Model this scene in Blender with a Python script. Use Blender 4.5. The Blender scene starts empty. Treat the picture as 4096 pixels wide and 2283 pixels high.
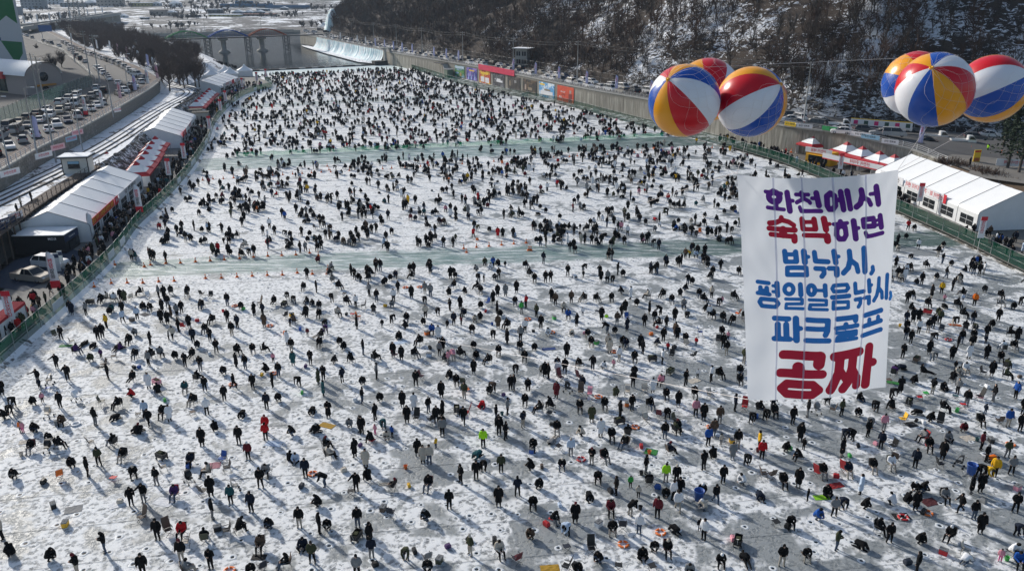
import bpy, bmesh, math, random
import numpy as np
from mathutils import Vector, Matrix
random.seed(7); rng = np.random.default_rng(7)
SC = bpy.context.scene; COL = SC.collection
R = math.radians
# ---------------------------------------------------------------- camera
FPX, CAMH, CX, CY, HY = 3200.0, 36.7, 2048.0, 1141.5, -45.0      # measured on the 4096 x 2283 photograph
TH = math.atan((CY - HY) / FPX); CT, ST = math.cos(TH), math.sin(TH)
cam = bpy.data.cameras.new('camera'); cam.sensor_fit = 'HORIZONTAL'; cam.sensor_width = 36.0
cam.lens = 36.0 * FPX / 4096.0; cam.clip_start = 0.5; cam.clip_end = 9000
co = bpy.data.objects.new('camera', cam); COL.objects.link(co)
co.location = (0, 0, CAMH); co.rotation_euler = (math.pi / 2 - TH, 0, 0); SC.camera = co
# ---------------------------------------------------------------- sky, sun, exposure
SUN_EL, SUN_AZ = R(26), R(-45)          # sun stands ahead of the camera, to its left
W = bpy.data.worlds.new('World'); SC.world = W; W.use_nodes = True
nt = W.node_tree; bg = nt.nodes['Background']; sky = nt.nodes.new('ShaderNodeTexSky')
sky.sky_type = 'NISHITA'; sky.sun_disc = False; sky.sun_elevation = SUN_EL; sky.sun_rotation = SUN_AZ
sky.dust_density = 1.5; sky.air_density = 1.0; sky.ozone_density = 1.0
nt.links.new(sky.outputs[0], bg.inputs[0]); bg.inputs[1].default_value = 0.1
sl = bpy.data.lights.new('sun', 'SUN'); sl.energy = 3.6; sl.angle = R(2.5); sl.color = (1.0, 0.95, 0.87)
so = bpy.data.objects.new('sun', sl); COL.objects.link(so)
sdir = Vector((math.sin(SUN_AZ) * math.cos(SUN_EL), math.cos(SUN_AZ) * math.cos(SUN_EL), math.sin(SUN_EL)))
so.rotation_euler = (-sdir).to_track_quat('-Z', 'Y').to_euler(); so.location = sdir * 300
SC.view_settings.view_transform = 'Standard'; SC.view_settings.look = 'None'
SC.view_settings.exposure = 0.27; SC.view_settings.gamma = 1.0; SC.view_settings.use_curve_mapping = False
SC.render.engine = 'CYCLES'
try:
    SC.cycles.use_denoising = True; SC.cycles.use_adaptive_sampling = True; SC.cycles.adaptive_threshold = 0.02; SC.cycles.max_bounces = 6; SC.cycles.transparent_max_bounces = 12
    SC.cycles.sample_clamp_indirect = 4.0
except Exception: pass
# ---------------------------------------------------------------- helpers: from the measured photograph to places on the ground
def P(x, y, z=0.0):
    u = (x - CX) / FPX; v = (CY - y) / FPX
    d = (u, CT + v * ST, -ST + v * CT); t = (z - CAMH) / d[2]
    return Vector((d[0] * t, d[1] * t, z))
def PY(x, y, Y):
    u = (x - CX) / FPX; v = (CY - y) / FPX
    d = (u, CT + v * ST, -ST + v * CT); t = Y / d[1]
    return Vector((d[0] * t, Y, d[2] * t + CAMH))
def tag(o, label=None, cat=None, group=None, kind=None):
    if label: o['label'] = label
    if cat: o['category'] = cat
    if group: o['group'] = group
    if kind: o['kind'] = kind
    return o
def empty(name, loc=(0, 0, 0), rz=0.0):
    o = bpy.data.objects.new(name, None); COL.objects.link(o); o.location = loc; o.rotation_euler = (0, 0, rz)
    o.empty_display_size = 0.1; return o
def link(name, me, parent=None, loc=None, rz=0.0, sc=None):
    o = bpy.data.objects.new(name, me); COL.objects.link(o)
    if parent: o.parent = parent
    if loc is not None: o.location = loc
    if rz: o.rotation_euler = (0, 0, rz)
    if sc is not None: o.scale = sc if hasattr(sc, '__len__') else (sc, sc, sc)
    return o
def smooth_line(pts, step):
    "Catmull-Rom through pts (2-D or 3-D), resampled at about step metres"
    p = [np.array(q, float) for q in pts]; p = [2 * p[0] - p[1]] + p + [2 * p[-1] - p[-2]]
    out = []
    for i in range(1, len(p) - 2):
        n = max(2, int(np.linalg.norm(p[i + 1] - p[i]) / step))
        for k in range(n):
            t = k / n
            out.append(0.5 * ((2 * p[i]) + (-p[i - 1] + p[i + 1]) * t + (2 * p[i - 1] - 5 * p[i] + 4 * p[i + 1] - p[i + 2]) * t * t
                              + (-p[i - 1] + 3 * p[i] - 3 * p[i + 1] + p[i + 2]) * t ** 3))
    out.append(p[-2]); return np.array(out)
def resample(line, n):
    line = np.asarray(line, float); d = np.r_[0, np.cumsum(np.linalg.norm(np.diff(line, axis=0), axis=1))]
    s = np.linspace(0, d[-1], n); return np.stack([np.interp(s, d, line[:, k]) for k in range(line.shape[1])], 1)
def spaced(line, step):
    line = np.asarray(line, float); L = np.linalg.norm(np.diff(line, axis=0), axis=1).sum()
    return resample(line, max(2, int(round(L / step)) + 1))
def offset(line, d):
    line = np.asarray(line, float); t = np.gradient(line[:, :2], axis=0); t /= np.linalg.norm(t, axis=1)[:, None] + 1e-9
    o = line.copy(); o[:, 0] += t[:, 1] * d; o[:, 1] -= t[:, 0] * d; return o      # +d is to the right of travel
class MB:
    "collects simple shapes and builds them as one mesh"
    def __init__(s): s.v = []; s.f = []; s.m = []; s.sm = []
    def add(s, vs, fs, m=0, smooth=False):
        b = len(s.v); s.v += [tuple(q) for q in vs]; s.f += [tuple(i + b for i in f) for f in fs]
        s.m += [m] * len(fs); s.sm += [smooth] * len(fs); return s
    def box(s, c, d, m=0, rz=0.0, taper=1.0, M=None):
        x, y, z = d[0] / 2, d[1] / 2, d[2] / 2; cc, ss = math.cos(rz), math.sin(rz); vs = []
        for k, t in ((-1, 1.0), (1, taper)):
            for a, b in ((-1, -1), (1, -1), (1, 1), (-1, 1)):
                px, py = a * x * t, b * y * t; q = Vector((c[0] + px * cc - py * ss, c[1] + px * ss + py * cc, c[2] + k * z))
                vs.append(M @ q if M else q)
        return s.add(vs, [(3, 2, 1, 0), (4, 5, 6, 7), (0, 1, 5, 4), (1, 2, 6, 5), (2, 3, 7, 6), (3, 0, 4, 7)], m)
    def tube(s, pts, r, n=6, m=0, cap=True, smooth=True):
        pts = [Vector(p) for p in pts]; rs = r if hasattr(r, '__len__') else [r] * len(pts); vs = []; fs = []
        for i, p in enumerate(pts):
            t = (pts[min(i + 1, len(pts) - 1)] - pts[max(i - 1, 0)]).normalized()
            a = t.cross(Vector((0, 0, 1))) if abs(t.z) < 0.9 else t.cross(Vector((1, 0, 0)))
            a.normalize(); b = a.cross(t)
            for k in range(n):
                an = 2 * math.pi * k / n; vs.append(p + (a * math.cos(an) + b * math.sin(an)) * rs[i])
        for i in range(len(pts) - 1):
            for k in range(n):
                k2 = (k + 1) % n; fs.append((i * n + k, i * n + k2, (i + 1) * n + k2, (i + 1) * n + k))
        if cap and n > 2: fs += [tuple(range(n)), tuple(range(len(pts) * n - 1, (len(pts) - 1) * n - 1, -1))]
        return s.add(vs, fs, m, smooth)
    def lathe(s, prof, n=16, m=0, c=(0, 0, 0), smooth=True, M=None):
        vs = []; fs = []
        for r, z in prof:
            for k in range(n):
                a = 2 * math.pi * k / n; q = Vector((c[0] + r * math.cos(a), c[1] + r * math.sin(a), c[2] + z)); vs.append(M @ q if M else q)
        for i in range(len(prof) - 1):
            for k in range(n):
                k2 = (k + 1) % n; fs.append((i * n + k, i * n + k2, (i + 1) * n + k2, (i + 1) * n + k))
        if prof[0][0] > 1e-4: fs.append(tuple(range(n - 1, -1, -1)))
        if prof[-1][0] > 1e-4: fs.append(tuple(range((len(prof) - 1) * n, len(prof) * n)))
        return s.add(vs, fs, m, smooth)
    def quad(s, a, b, c, d, m=0): return s.add([a, b, c, d], [(0, 1, 2, 3)], m)
    def prism(s, poly, axis, lo, hi, m=0, M=None):
        "poly: list of 2-D points; axis 'x': points are (y,z)"
        n = len(poly); vs = []
        for t in (lo, hi):
            for p in poly:
                q = Vector((t, p[0], p[1]) if axis == 'x' else (p[0], t, p[1]) if axis == 'y' else (p[0], p[1], t)); vs.append(M @ q if M else q)
        fs = [tuple(range(n)), tuple(range(2 * n - 1, n - 1, -1))] + [(k, k + n, (k + 1) % n + n, (k + 1) % n) for k in range(n)]
        return s.add(vs, fs, m)
    def mesh(s, name, mats):
        me = bpy.data.meshes.new(name); me.from_pydata(s.v, [], s.f)
        for q in (mats if isinstance(mats, (list, tuple)) else [mats]): me.materials.append(q)
        me.polygons.foreach_set('material_index', s.m); me.polygons.foreach_set('use_smooth', s.sm)
        me.update(); return me
    def build(s, name, mats, parent=None, loc=None, rz=0.0): return link(name, s.mesh(name, mats), parent, loc, rz)
def npmesh(name, V, F, mats, mi=None, smooth=False):
    "quads or triangles held in numpy arrays"
    V = np.asarray(V, np.float32); F = np.asarray(F, np.int32); k = F.shape[1]; me = bpy.data.meshes.new(name)
    me.vertices.add(len(V)); me.vertices.foreach_set('co', V.ravel()); me.loops.add(F.size); me.loops.foreach_set('vertex_index', F.ravel())
    me.polygons.add(len(F)); me.polygons.foreach_set('loop_start', np.arange(0, F.size, k, dtype=np.int32))
    for q in (mats if isinstance(mats, (list, tuple)) else [mats]): me.materials.append(q)
    if mi is not None: me.polygons.foreach_set('material_index', np.asarray(mi, np.int32))
    me.polygons.foreach_set('use_smooth', np.full(len(F), smooth)); me.update(calc_edges=True); me.validate(); return me
def grid_mesh(name, G, mat, smooth=True):
    "G: array (rows, cols, 3)"
    r, c = G.shape[:2]; i = np.arange(r * c).reshape(r, c)
    F = np.stack([i[:-1, :-1], i[:-1, 1:], i[1:, 1:], i[1:, :-1]], -1).reshape(-1, 4)
    return npmesh(name, G.reshape(-1, 3), F, mat, smooth=smooth)
def ruled(name, A, B, mat, n=80, m=2, kind='structure', noise=0.0):
    "sheet between two 3-D lines"
    A = resample(A, n); B = resample(B, n); t = np.linspace(0, 1, m)[None, :, None]
    G = A[:, None] * (1 - t) + B[:, None] * t
    if noise: G[:, 1:-1, 2] += rng.normal(0, noise, (n, m - 2))
    o = link(name, grid_mesh(name, G, mat)); return tag(o, kind=kind) if kind else o
def z3(line, z): line = np.asarray(line, float); return np.c_[line[:, :2], np.full(len(line), z) if np.isscalar(z) else z]
def vnoise(x, y, seed=0):
    "smooth value noise for terrain"
    def h(i, j): s = np.sin(i * 127.1 + j * 311.7 + seed * 74.7) * 43758.5453; return s - np.floor(s)
    xi, yi = np.floor(x), np.floor(y); fx, fy = x - xi, y - yi; fx = fx * fx * (3 - 2 * fx); fy = fy * fy * (3 - 2 * fy)
    return (h(xi, yi) * (1 - fx) + h(xi + 1, yi) * fx) * (1 - fy) + (h(xi, yi + 1) * (1 - fx) + h(xi + 1, yi + 1) * fx) * fy
def fbm(x, y, o=4, seed=0): return sum(vnoise(x * 2 ** k, y * 2 ** k, seed + k) / 2 ** (k + 1) for k in range(o))
_TMP = bpy.data.scenes.new('workbench')
def baked(o):
    "mesh of an object with its modifiers or text applied, worked out in a small scene of its own"
    if o.name not in _TMP.collection.objects: _TMP.collection.objects.link(o)
    vl = _TMP.view_layers[0]; vl.update(); dg = vl.depsgraph; return bpy.data.meshes.new_from_object(o.evaluated_get(dg), preserve_all_data_layers=False, depsgraph=dg)
# ---------------------------------------------------------------- materials
MATS = {}
def mat(name, col, rough=0.8, metal=0.0, var=0.0, vscale=3.0, bump=0.0, bscale=20.0, spec=None, sub=None):
    if name in MATS: return MATS[name]
    m = bpy.data.materials.new(name); m.use_nodes = True; n = m.node_tree; b = n.nodes['Principled BSDF']
    b.inputs['Base Color'].default_value = (*col, 1); b.inputs['Roughness'].default_value = rough; b.inputs['Metallic'].default_value = metal
    if spec is not None: b.inputs['Specular IOR Level'].default_value = spec
    if var or bump:
        tc = n.nodes.new('ShaderNodeTexCoord'); nz = n.nodes.new('ShaderNodeTexNoise'); nz.inputs['Scale'].default_value = vscale; nz.inputs['Detail'].default_value = 5
        n.links.new(tc.outputs['Object'], nz.inputs['Vector'])
        if var:
            mx = n.nodes.new('ShaderNodeMix'); mx.data_type = 'RGBA'; n.links.new(nz.outputs['Fac'], mx.inputs['Factor'])
            mx.inputs[6].default_value = (*[max(0, c * (1 - var)) for c in col], 1); mx.inputs[7].default_value = (*[min(1, c * (1 + var)) for c in col], 1)
            n.links.new(mx.outputs[2], b.inputs['Base Color'])
        if bump:
            n2 = n.nodes.new('ShaderNodeTexNoise'); n2.inputs['Scale'].default_value = bscale; n2.inputs['Detail'].default_value = 4
            n.links.new(tc.outputs['Object'], n2.inputs['Vector']); bp = n.nodes.new('ShaderNodeBump'); bp.inputs['Strength'].default_value = bump; bp.inputs['Distance'].default_value = 0.05
            n.links.new(n2.outputs['Fac'], bp.inputs['Height']); n.links.new(bp.outputs[0], b.inputs['Normal'])
    MATS[name] = m; return m
class NG:
    "small wrapper for longer node trees"
    def __init__(s, name, rough=0.8):
        s.m = bpy.data.materials.new(name); s.m.use_nodes = True; s.t = s.m.node_tree; s.b = s.t.nodes['Principled BSDF']; s.b.inputs['Roughness'].default_value = rough
        s.tc = s.t.nodes.new('ShaderNodeTexCoord').outputs['Object']; MATS[name] = s.m
    def put(s, sock, v):
        if isinstance(v, bpy.types.NodeSocket): s.t.links.new(v, sock)
        elif hasattr(v, '__len__') and len(v) == 3 and sock.type == 'RGBA': sock.default_value = (*v, 1)
        else: sock.default_value = v
    def noise(s, scale, detail=4, rough=0.55, dist=0.0, vec=None):
        n = s.t.nodes.new('ShaderNodeTexNoise'); s.put(n.inputs['Vector'], vec or s.tc)
        for k, v in (('Scale', scale), ('Detail', detail), ('Roughness', rough), ('Distortion', dist)): s.put(n.inputs[k], v)
        return n.outputs['Fac']
    def voro(s, scale, feature='F1', vec=None, out='Distance', rand=1.0):
        n = s.t.nodes.new('ShaderNodeTexVoronoi'); n.feature = feature; s.put(n.inputs['Vector'], vec or s.tc); n.inputs['Scale'].default_value = scale
        n.inputs['Randomness'].default_value = rand; return n.outputs[out]
    def map(s, scale=(1, 1, 1), rot=(0, 0, 0), loc=(0, 0, 0), vec=None):
        n = s.t.nodes.new('ShaderNodeMapping'); s.put(n.inputs['Vector'], vec or s.tc); n.inputs['Scale'].default_value = scale; n.inputs['Rotation'].default_value = rot; n.inputs['Location'].default_value = loc
        return n.outputs[0]
    def math(s, op, a, b=0.0, c=None, clamp=False):
        n = s.t.nodes.new('ShaderNodeMath'); n.operation = op; n.use_clamp = clamp; s.put(n.inputs[0], a); s.put(n.inputs[1], b)
        if c is not None: s.put(n.inputs[2], c)
        return n.outputs[0]
    def step(s, v, lo, hi):
        n = s.t.nodes.new('ShaderNodeMapRange'); n.interpolation_type = 'SMOOTHSTEP'; s.put(n.inputs['Value'], v)
        s.put(n.inputs['From Min'], lo); s.put(n.inputs['From Max'], hi); return n.outputs[0]
    def mix(s, f, a, b):
        n = s.t.nodes.new('ShaderNodeMix'); n.data_type = 'RGBA'; s.put(n.inputs['Factor'], f); s.put(n.inputs[6], a); s.put(n.inputs[7], b); return n.outputs[2]
    def mixf(s, f, a, b):
        n = s.t.nodes.new('ShaderNodeMix'); s.put(n.inputs['Factor'], f); s.put(n.inputs[2], a); s.put(n.inputs[3], b); return n.outputs[0]
    def sep(s, v=None): n = s.t.nodes.new('ShaderNodeSeparateXYZ'); s.put(n.inputs[0], v or s.tc); return n.outputs
    def bump(s, h, strength=0.5, dist=0.05):
        n = s.t.nodes.new('ShaderNodeBump'); n.inputs['Strength'].default_value = strength; n.inputs['Distance'].default_value = dist; s.put(n.inputs['Height'], h); s.t.links.new(n.outputs[0], s.b.inputs['Normal'])
    def out(s, col=None, rough=None):
        if col is not None: s.put(s.b.inputs['Base Color'], col)
        if rough is not None: s.put(s.b.inputs['Roughness'], rough)
        return s.m
def seethrough(name, col, alpha, rough=0.9, trans=0.4):
    "woven net or thin cloth: part of the light passes straight through"
    m = bpy.data.materials.new(name); m.use_nodes = True; n = m.node_tree; n.nodes.remove(n.nodes['Principled BSDF']); o = n.nodes['Material Output']
    d = n.nodes.new('ShaderNodeBsdfDiffuse'); d.inputs[0].default_value = (*col, 1); tl = n.nodes.new('ShaderNodeBsdfTranslucent'); tl.inputs[0].default_value = (*col, 1)
    tp = n.nodes.new('ShaderNodeBsdfTransparent'); m1 = n.nodes.new('ShaderNodeMixShader'); m1.inputs[0].default_value = trans; m2 = n.nodes.new('ShaderNodeMixShader'); m2.inputs[0].default_value = alpha
    n.links.new(d.outputs[0], m1.inputs[1]); n.links.new(tl.outputs[0], m1.inputs[2]); n.links.new(tp.outputs[0], m2.inputs[1]); n.links.new(m1.outputs[0], m2.inputs[2]); n.links.new(m2.outputs[0], o.inputs[0])
    MATS[name] = m; return m
def ice_material():
    g = NG('snowy_ice', 0.7); x, y, z = g.sep()
    wob = g.noise(0.35, 2, 0.6)
    # trodden snow: fine mottling of footprints over larger drifts
    f1 = g.noise(3.6, 4, 0.74, 0.5); f2 = g.noise(0.9, 2, 0.6, 0.4); v1 = g.voro(2.4)
    speck = g.step(g.math('ADD', g.math('MULTIPLY', f1, 0.75), g.math('MULTIPLY', v1, 0.35)), 0.42, 0.58)
    drift = g.step(f2, 0.34, 0.62)
    far_off = g.step(y, 62.0, 150.0)                                    # the far rows are less trampled
    snow = g.mix(speck, g.mix(far_off, (0.19, 0.205, 0.215), (0.50, 0.52, 0.53)), (0.85, 0.86, 0.86)); snow = g.mix(g.math('MULTIPLY', drift, 0.45), snow, (0.83, 0.84, 0.84))
    # wet grey ice where snow is worn away
    p1 = g.noise(0.17, 3, 0.62, 0.8); p2 = g.noise(0.55, 2, 0.6, 0.4)
    side = g.step(x, -35.0, 30.0)                                          # the ice towards the right bank is worn barest
    th = g.math('ADD', g.mixf(side, 0.51, 0.45), g.math('MULTIPLY', far_off, 0.055)); pt = g.math('ADD', g.math('MULTIPLY', p1, 0.7), g.math('MULTIPLY', p2, 0.3))
    wet = g.step(pt, th, g.math('ADD', th, 0.075))
    greyc = g.mix(f1, (0.11, 0.125, 0.13), (0.30, 0.325, 0.33)); col = g.mix(g.math('MULTIPLY', wet, 0.86), snow, greyc)
    # lanes of clear green ice across the river
    def lane(a, b, half, soft=1.6):
        dx, dy = b[0] - a[0], b[1] - a[1]; L = math.hypot(dx, dy); nx, ny = -dy / L, dx / L
        d = g.math('ADD', g.math('MULTIPLY', x, nx), g.math('MULTIPLY', y, ny)); d = g.math('SUBTRACT', d, nx * a[0] + ny * a[1])
        d = g.math('ADD', g.math('ABSOLUTE', d), g.math('MULTIPLY', g.math('SUBTRACT', wob, 0.5), soft * 2.2))
        return g.step(d, half + soft, half)
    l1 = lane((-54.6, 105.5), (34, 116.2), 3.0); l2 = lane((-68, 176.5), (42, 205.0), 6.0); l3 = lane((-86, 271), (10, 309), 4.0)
    far = g.step(g.math('ADD', g.math('SUBTRACT', y, g.math('MULTIPLY', x, 0.54)), g.math('MULTIPLY', wob, 8.0)), 432.0, 438.0)
    st = g.noise(1.0, 3, 0.6, 0.3, g.map((0.25, 1.2, 1), (0, 0, R(8))))
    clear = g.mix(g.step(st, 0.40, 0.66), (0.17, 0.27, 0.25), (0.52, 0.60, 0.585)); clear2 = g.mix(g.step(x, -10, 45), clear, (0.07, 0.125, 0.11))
    lm = g.math('MAXIMUM', l1, g.math('MAXIMUM', l2, g.math('MULTIPLY', l3, 0.6))); lm = g.math('MULTIPLY', lm, g.mixf(g.step(st, 0.46, 0.66), 0.95, 0.55))
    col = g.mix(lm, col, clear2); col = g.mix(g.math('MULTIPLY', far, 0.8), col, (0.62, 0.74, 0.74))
    slick = g.math('MAXIMUM', g.math('MULTIPLY', wet, 0.7), lm)
    g.bump(g.math('ADD', g.math('MULTIPLY', speck, 0.6), f1), 0.55, 0.07)
    return g.out(col, g.mixf(slick, 0.75, 0.33))
def snow_ground(name, bare=(0.12, 0.10, 0.085), cover=0.5, scale=0.4):
    g = NG(name, 0.85); a = g.noise(scale, 7, 0.66, 0.6); b = g.noise(scale * 8, 4, 0.6)
    t = g.math('ADD', g.math('MULTIPLY', a, 0.75), g.math('MULTIPLY', b, 0.25)); k = g.step(t, 0.62 - 0.25 * cover, 0.67 - 0.25 * cover + 0.02)
    dirt = g.mix(b, tuple(c * 0.7 for c in bare), tuple(c * 1.3 for c in bare)); g.bump(t, 0.6, 0.15)
    return g.out(g.mix(k, dirt, (0.86, 0.88, 0.90)))
M_ICE = ice_material()
M_SNOW = mat('packed_snow', (0.84, 0.86, 0.88), 0.8, var=0.06, vscale=0.7, bump=0.4, bscale=3)
M_SNOWY = snow_ground('snowy_soil', (0.13, 0.115, 0.10), 0.85, 0.25)
M_PROM = mat('promenade_paving', (0.21, 0.20, 0.185), 0.85, var=0.25, vscale=0.5, bump=0.1)
M_ASPH = mat('asphalt', (0.105, 0.102, 0.10), 0.9, var=0.22, vscale=0.25, bump=0.1)
M_CONC = mat('concrete', (0.36, 0.355, 0.33), 0.85, var=0.18, vscale=0.9, bump=0.15, bscale=6)
M_STONE = mat('wall_stone', (0.22, 0.205, 0.18), 0.9, var=0.3, vscale=2.0, bump=0.3, bscale=5)
M_DARK = mat('dark_joint', (0.05, 0.048, 0.045), 0.95)
M_BARK = mat('bark', (0.075, 0.062, 0.052), 0.95); M_TWIG = mat('twigs', (0.068, 0.05, 0.04), 0.95)
M_STEEL = mat('galvanised_steel', (0.36, 0.37, 0.37), 0.5, 0.6); M_POLE = mat('concrete_pole', (0.33, 0.33, 0.32), 0.8)
M_WHITE = mat('white_paint', (0.78, 0.78, 0.78), 0.6); M_BLACK = mat('black_plastic', (0.015, 0.015, 0.016), 0.5)
M_WIRE = mat('cable', (0.05, 0.05, 0.05), 0.7)
# ================================================================ the setting
RF = smooth_line([(74, 30), (72, 70), (71, 95), (70, 108.6), (69.2, 120), (68, 129), (65.5, 148), (62.4, 167), (58.6, 182), (48, 208), (36, 231), (17, 273), (0, 298), (-21, 335), (-40, 380), (-62, 430)], 3)
LF = smooth_line([(-46, 20), (-50, 55), (-52.8, 74), (-54.5, 89), (-56.2, 103), (-58.2, 114), (-61.1, 126), (-63.3, 141), (-68, 166), (-77, 203), (-86.6, 237), (-96, 285), (-97, 310), (-94.5, 323), (-106, 350), (-128, 385)], 3)
RW = smooth_line([(86.5, 158), (85, 166), (80, 171.5), (71, 183), (63, 192), (40, 237), (22.7, 267), (0, 313), (-13, 338), (-30, 368), (-61, 421), (-66, 432), (-98, 494), (-130, 557), (-150, 592)], 3)
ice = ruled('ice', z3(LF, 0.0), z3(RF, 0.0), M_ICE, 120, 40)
ruled('river_bank_snow', z3(offset(RF, -0.6), 0.02), z3(np.r_[[(88, 30), (87, 120)], RW[RW[:, 1] < 432]], 0.45), snow_ground('bank_snow', (0.2, 0.19, 0.17), 0.55, 0.5), 120, 6)
# river beyond the boom
g = NG('river_water', 0.08); wv = g.noise(0.55, 4, 0.6, 0.3, g.map((1, 0.45, 1))); g.bump(wv, 0.35, 0.25); g.b.inputs['IOR'].default_value = 1.33
M_WATER = g.out((0.012, 0.022, 0.026))
o = link('river', npmesh('river', [(-900, 384, -0.4), (60, 384, -0.4), (60, 950, -0.4), (-900, 950, -0.4)], [(0, 1, 2, 3)], M_WATER)); tag(o, kind='structure')
# great sheet under everything
gx = np.linspace(-2600, 2200, 90); gy = np.r_[np.linspace(-200, 700, 20), np.linspace(760, 1500, 70), np.linspace(1540, 3200, 24)]
X, Y = np.meshgrid(gx, gy); up = np.clip((Y - 815) / 700, 0, 9)
shore = 815 + 30 * np.sin(X / 170) - np.clip(X + 100, 0, 400) * 0.5
Z = np.where(Y > shore, 1.2 + 26 * np.clip((Y - shore) / 700, 0, None) ** 1.35 + 5.0 * (fbm(X / 90, Y / 60, 4, 3) - 0.45) * np.clip((Y - shore) / 60, 0, 1), -3.5)
Z = np.where(Y > 1750, np.minimum(Z, 26 * (935 / 700) ** 1.35 + 8) - 4, Z)
link('far_ground', grid_mesh('far_ground', np.dstack([X, Y, Z]), snow_ground('far_fields', (0.075, 0.075, 0.078), 0.5, 0.03)))['kind'] = 'structure'
mx = np.linspace(-2600, 2200, 120); my = np.linspace(1650, 3200, 40); X, Y = np.meshgrid(mx, my)
Z = 30 + np.clip((Y - 1700) / 1000, 0, 1) ** 1.1 * (230 + 330 * fbm(X / 520, Y / 700, 4, 9)) - np.where(Y < 1690, 20, 0)
link('mountains', grid_mesh('mountains', np.dstack([X, Y, Z]), snow_ground('wooded_mountain', (0.03, 0.033, 0.036), 0.12, 0.02)))['kind'] = 'structure'
def far_z(x, y):
    sh = 815 + 30 * math.sin(x / 170) - min(max(x + 100, 0), 400) * 0.5
    return float(1.2 + 26 * max(0, (y - sh) / 700) ** 1.35 + 5.0 * (fbm(np.array(x / 90), np.array(y / 60), 4, 3) - 0.45) * min(max((y - sh) / 60, 0), 1)) if y > sh else -0.4
# ---- left bank: promenade, rock slope, terrace, road
TE = smooth_line([(-62, 30), (-66, 70), (-69, 92), (-72, 108), (-75.5, 124), (-79.8, 151), (-83, 171), (-88, 190), (-93, 214), (-100, 249), (-104, 268), (-110, 284), (-124, 300), (-150, 335)], 3)
WB = smooth_line([(-72, 60), (-79, 100), (-86, 132), (-91.3, 155), (-95, 178), (-101, 207), (-109, 243), (-115.3, 267.5)], 3)
RR = np.r_[WB, smooth_line([(-115.3, 267.5), (-117.5, 275), (-124.5, 287), (-153.5, 334), (-212, 417), (-266, 501), (-330, 600), (-400, 700)], 4)[1:]]
RL = smooth_line([(-100, 60), (-104, 110), (-109, 150), (-115, 181), (-119, 198), (-125, 223), (-132, 258), (-139, 274), (-155, 301), (-174, 332), (-197, 369), (-226, 416), (-270, 475), (-340, 570), (-420, 680)], 4)
ruled('promenade', z3(offset(LF, -0.5), 0.6), z3(offset(TE, 4.5), 0.6), M_PROM, 120, 8)
ruled('promenade_edge', z3(offset(LF, 0.6), 0.0), z3(offset(LF, -0.5), 0.62), M_SNOWY, 120, 3)
near = TE[:, 1] < 151; farr = TE[:, 1] >= 148
ruled('rock_slope', z3(offset(TE, 4.6)[farr], 0.55), z3(TE[farr], 4.8), snow_ground('snowy_rocks', (0.075, 0.07, 0.065), 0.5, 1.1), 90, 12, noise=0.16)
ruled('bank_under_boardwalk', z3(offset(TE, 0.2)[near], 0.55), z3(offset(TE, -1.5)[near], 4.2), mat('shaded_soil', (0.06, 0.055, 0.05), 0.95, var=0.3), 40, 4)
ruled('terrace', z3(TE, 4.8), z3(np.r_[WB, [(-124, 286), (-152, 326)]], 4.8), M_SNOWY, 120, 10, noise=0.03)
ruled('road', z3(RR, 8.0), z3(RL, 8.0), M_ASPH, 140, 6)
SH = smooth_line([(-128, 383), (-150, 430), (-186, 500), (-245, 590), (-330, 690), (-420, 790)], 6)
ruled('left_bank_ground', np.r_[[(-121, 301, .58), (-129, 345, .58), (-131, 384, .4)], z3(SH, -0.3)[1:]], np.r_[[(-125, 303, 4.7), (-138, 345, 4.6), (-141, 384, 4.6)], z3(offset(SH, -10), 4.6)[1:]], M_SNOWY, 90, 4)
ruled('grove_ground', z3(np.r_[[(-115.5, 268), (-124, 301), (-138, 345), (-141, 384)], offset(SH, -10)[1:]], 4.6), z3(RR[RR[:, 1] > 268], 7.9), M_SNOWY, 90, 5)
ruled('town_ground', z3(RL, 7.9), z3(np.c_[np.full(60, -900), np.linspace(60, 760, 60)], 5.0), mat('town_lot', (0.10, 0.095, 0.09), 0.95, var=0.35, vscale=0.08), 80, 12)
# pavement with reddish paving beside the wall
ruled('pavement', z3(offset(RR, 0.0)[RR[:, 1] > 60], 8.12), z3(offset(RR, -3.2)[RR[:, 1] > 60], 8.12), mat('red_paving', (0.105, 0.075, 0.065), 0.9, var=0.2, vscale=1.5), 140, 2)
ruled('kerb', z3(offset(RR, -3.2), 8.13), z3(offset(RR, -3.35), 8.0), M_CONC, 140, 2)
# cycle path on the terrace, with its two dark kerbs
CP = smooth_line([(-76, 60), (-82, 110), (-85.5, 150), (-89.5, 178), (-94.5, 204), (-100, 235), (-104, 262), (-110, 276), (-122, 291), (-140, 318)], 3)
for k, (a, b, nm, mt, z) in enumerate(((0, 1, 'cycle_path', M_SNOW, 4.86),)): ruled(nm, z3(offset(CP, -1.5), z), z3(offset(CP, 1.5), z), mt, 110, 3)
for d in (-1.5, 0.1, 1.5, 3.1):
    A = spaced(offset(CP, d), 2.0); mb = MB()
    for a, b in zip(A[:-1], A[1:]):
        c = (a + b) / 2; mb.box((c[0], c[1], 4.87), (0.28, np.linalg.norm(b - a) - 0.02, 0.22), 0, math.atan2(b[1] - a[1], b[0] - a[0]) - math.pi / 2)
    tag(mb.build('path_kerb', M_DARK), kind='structure')
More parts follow.
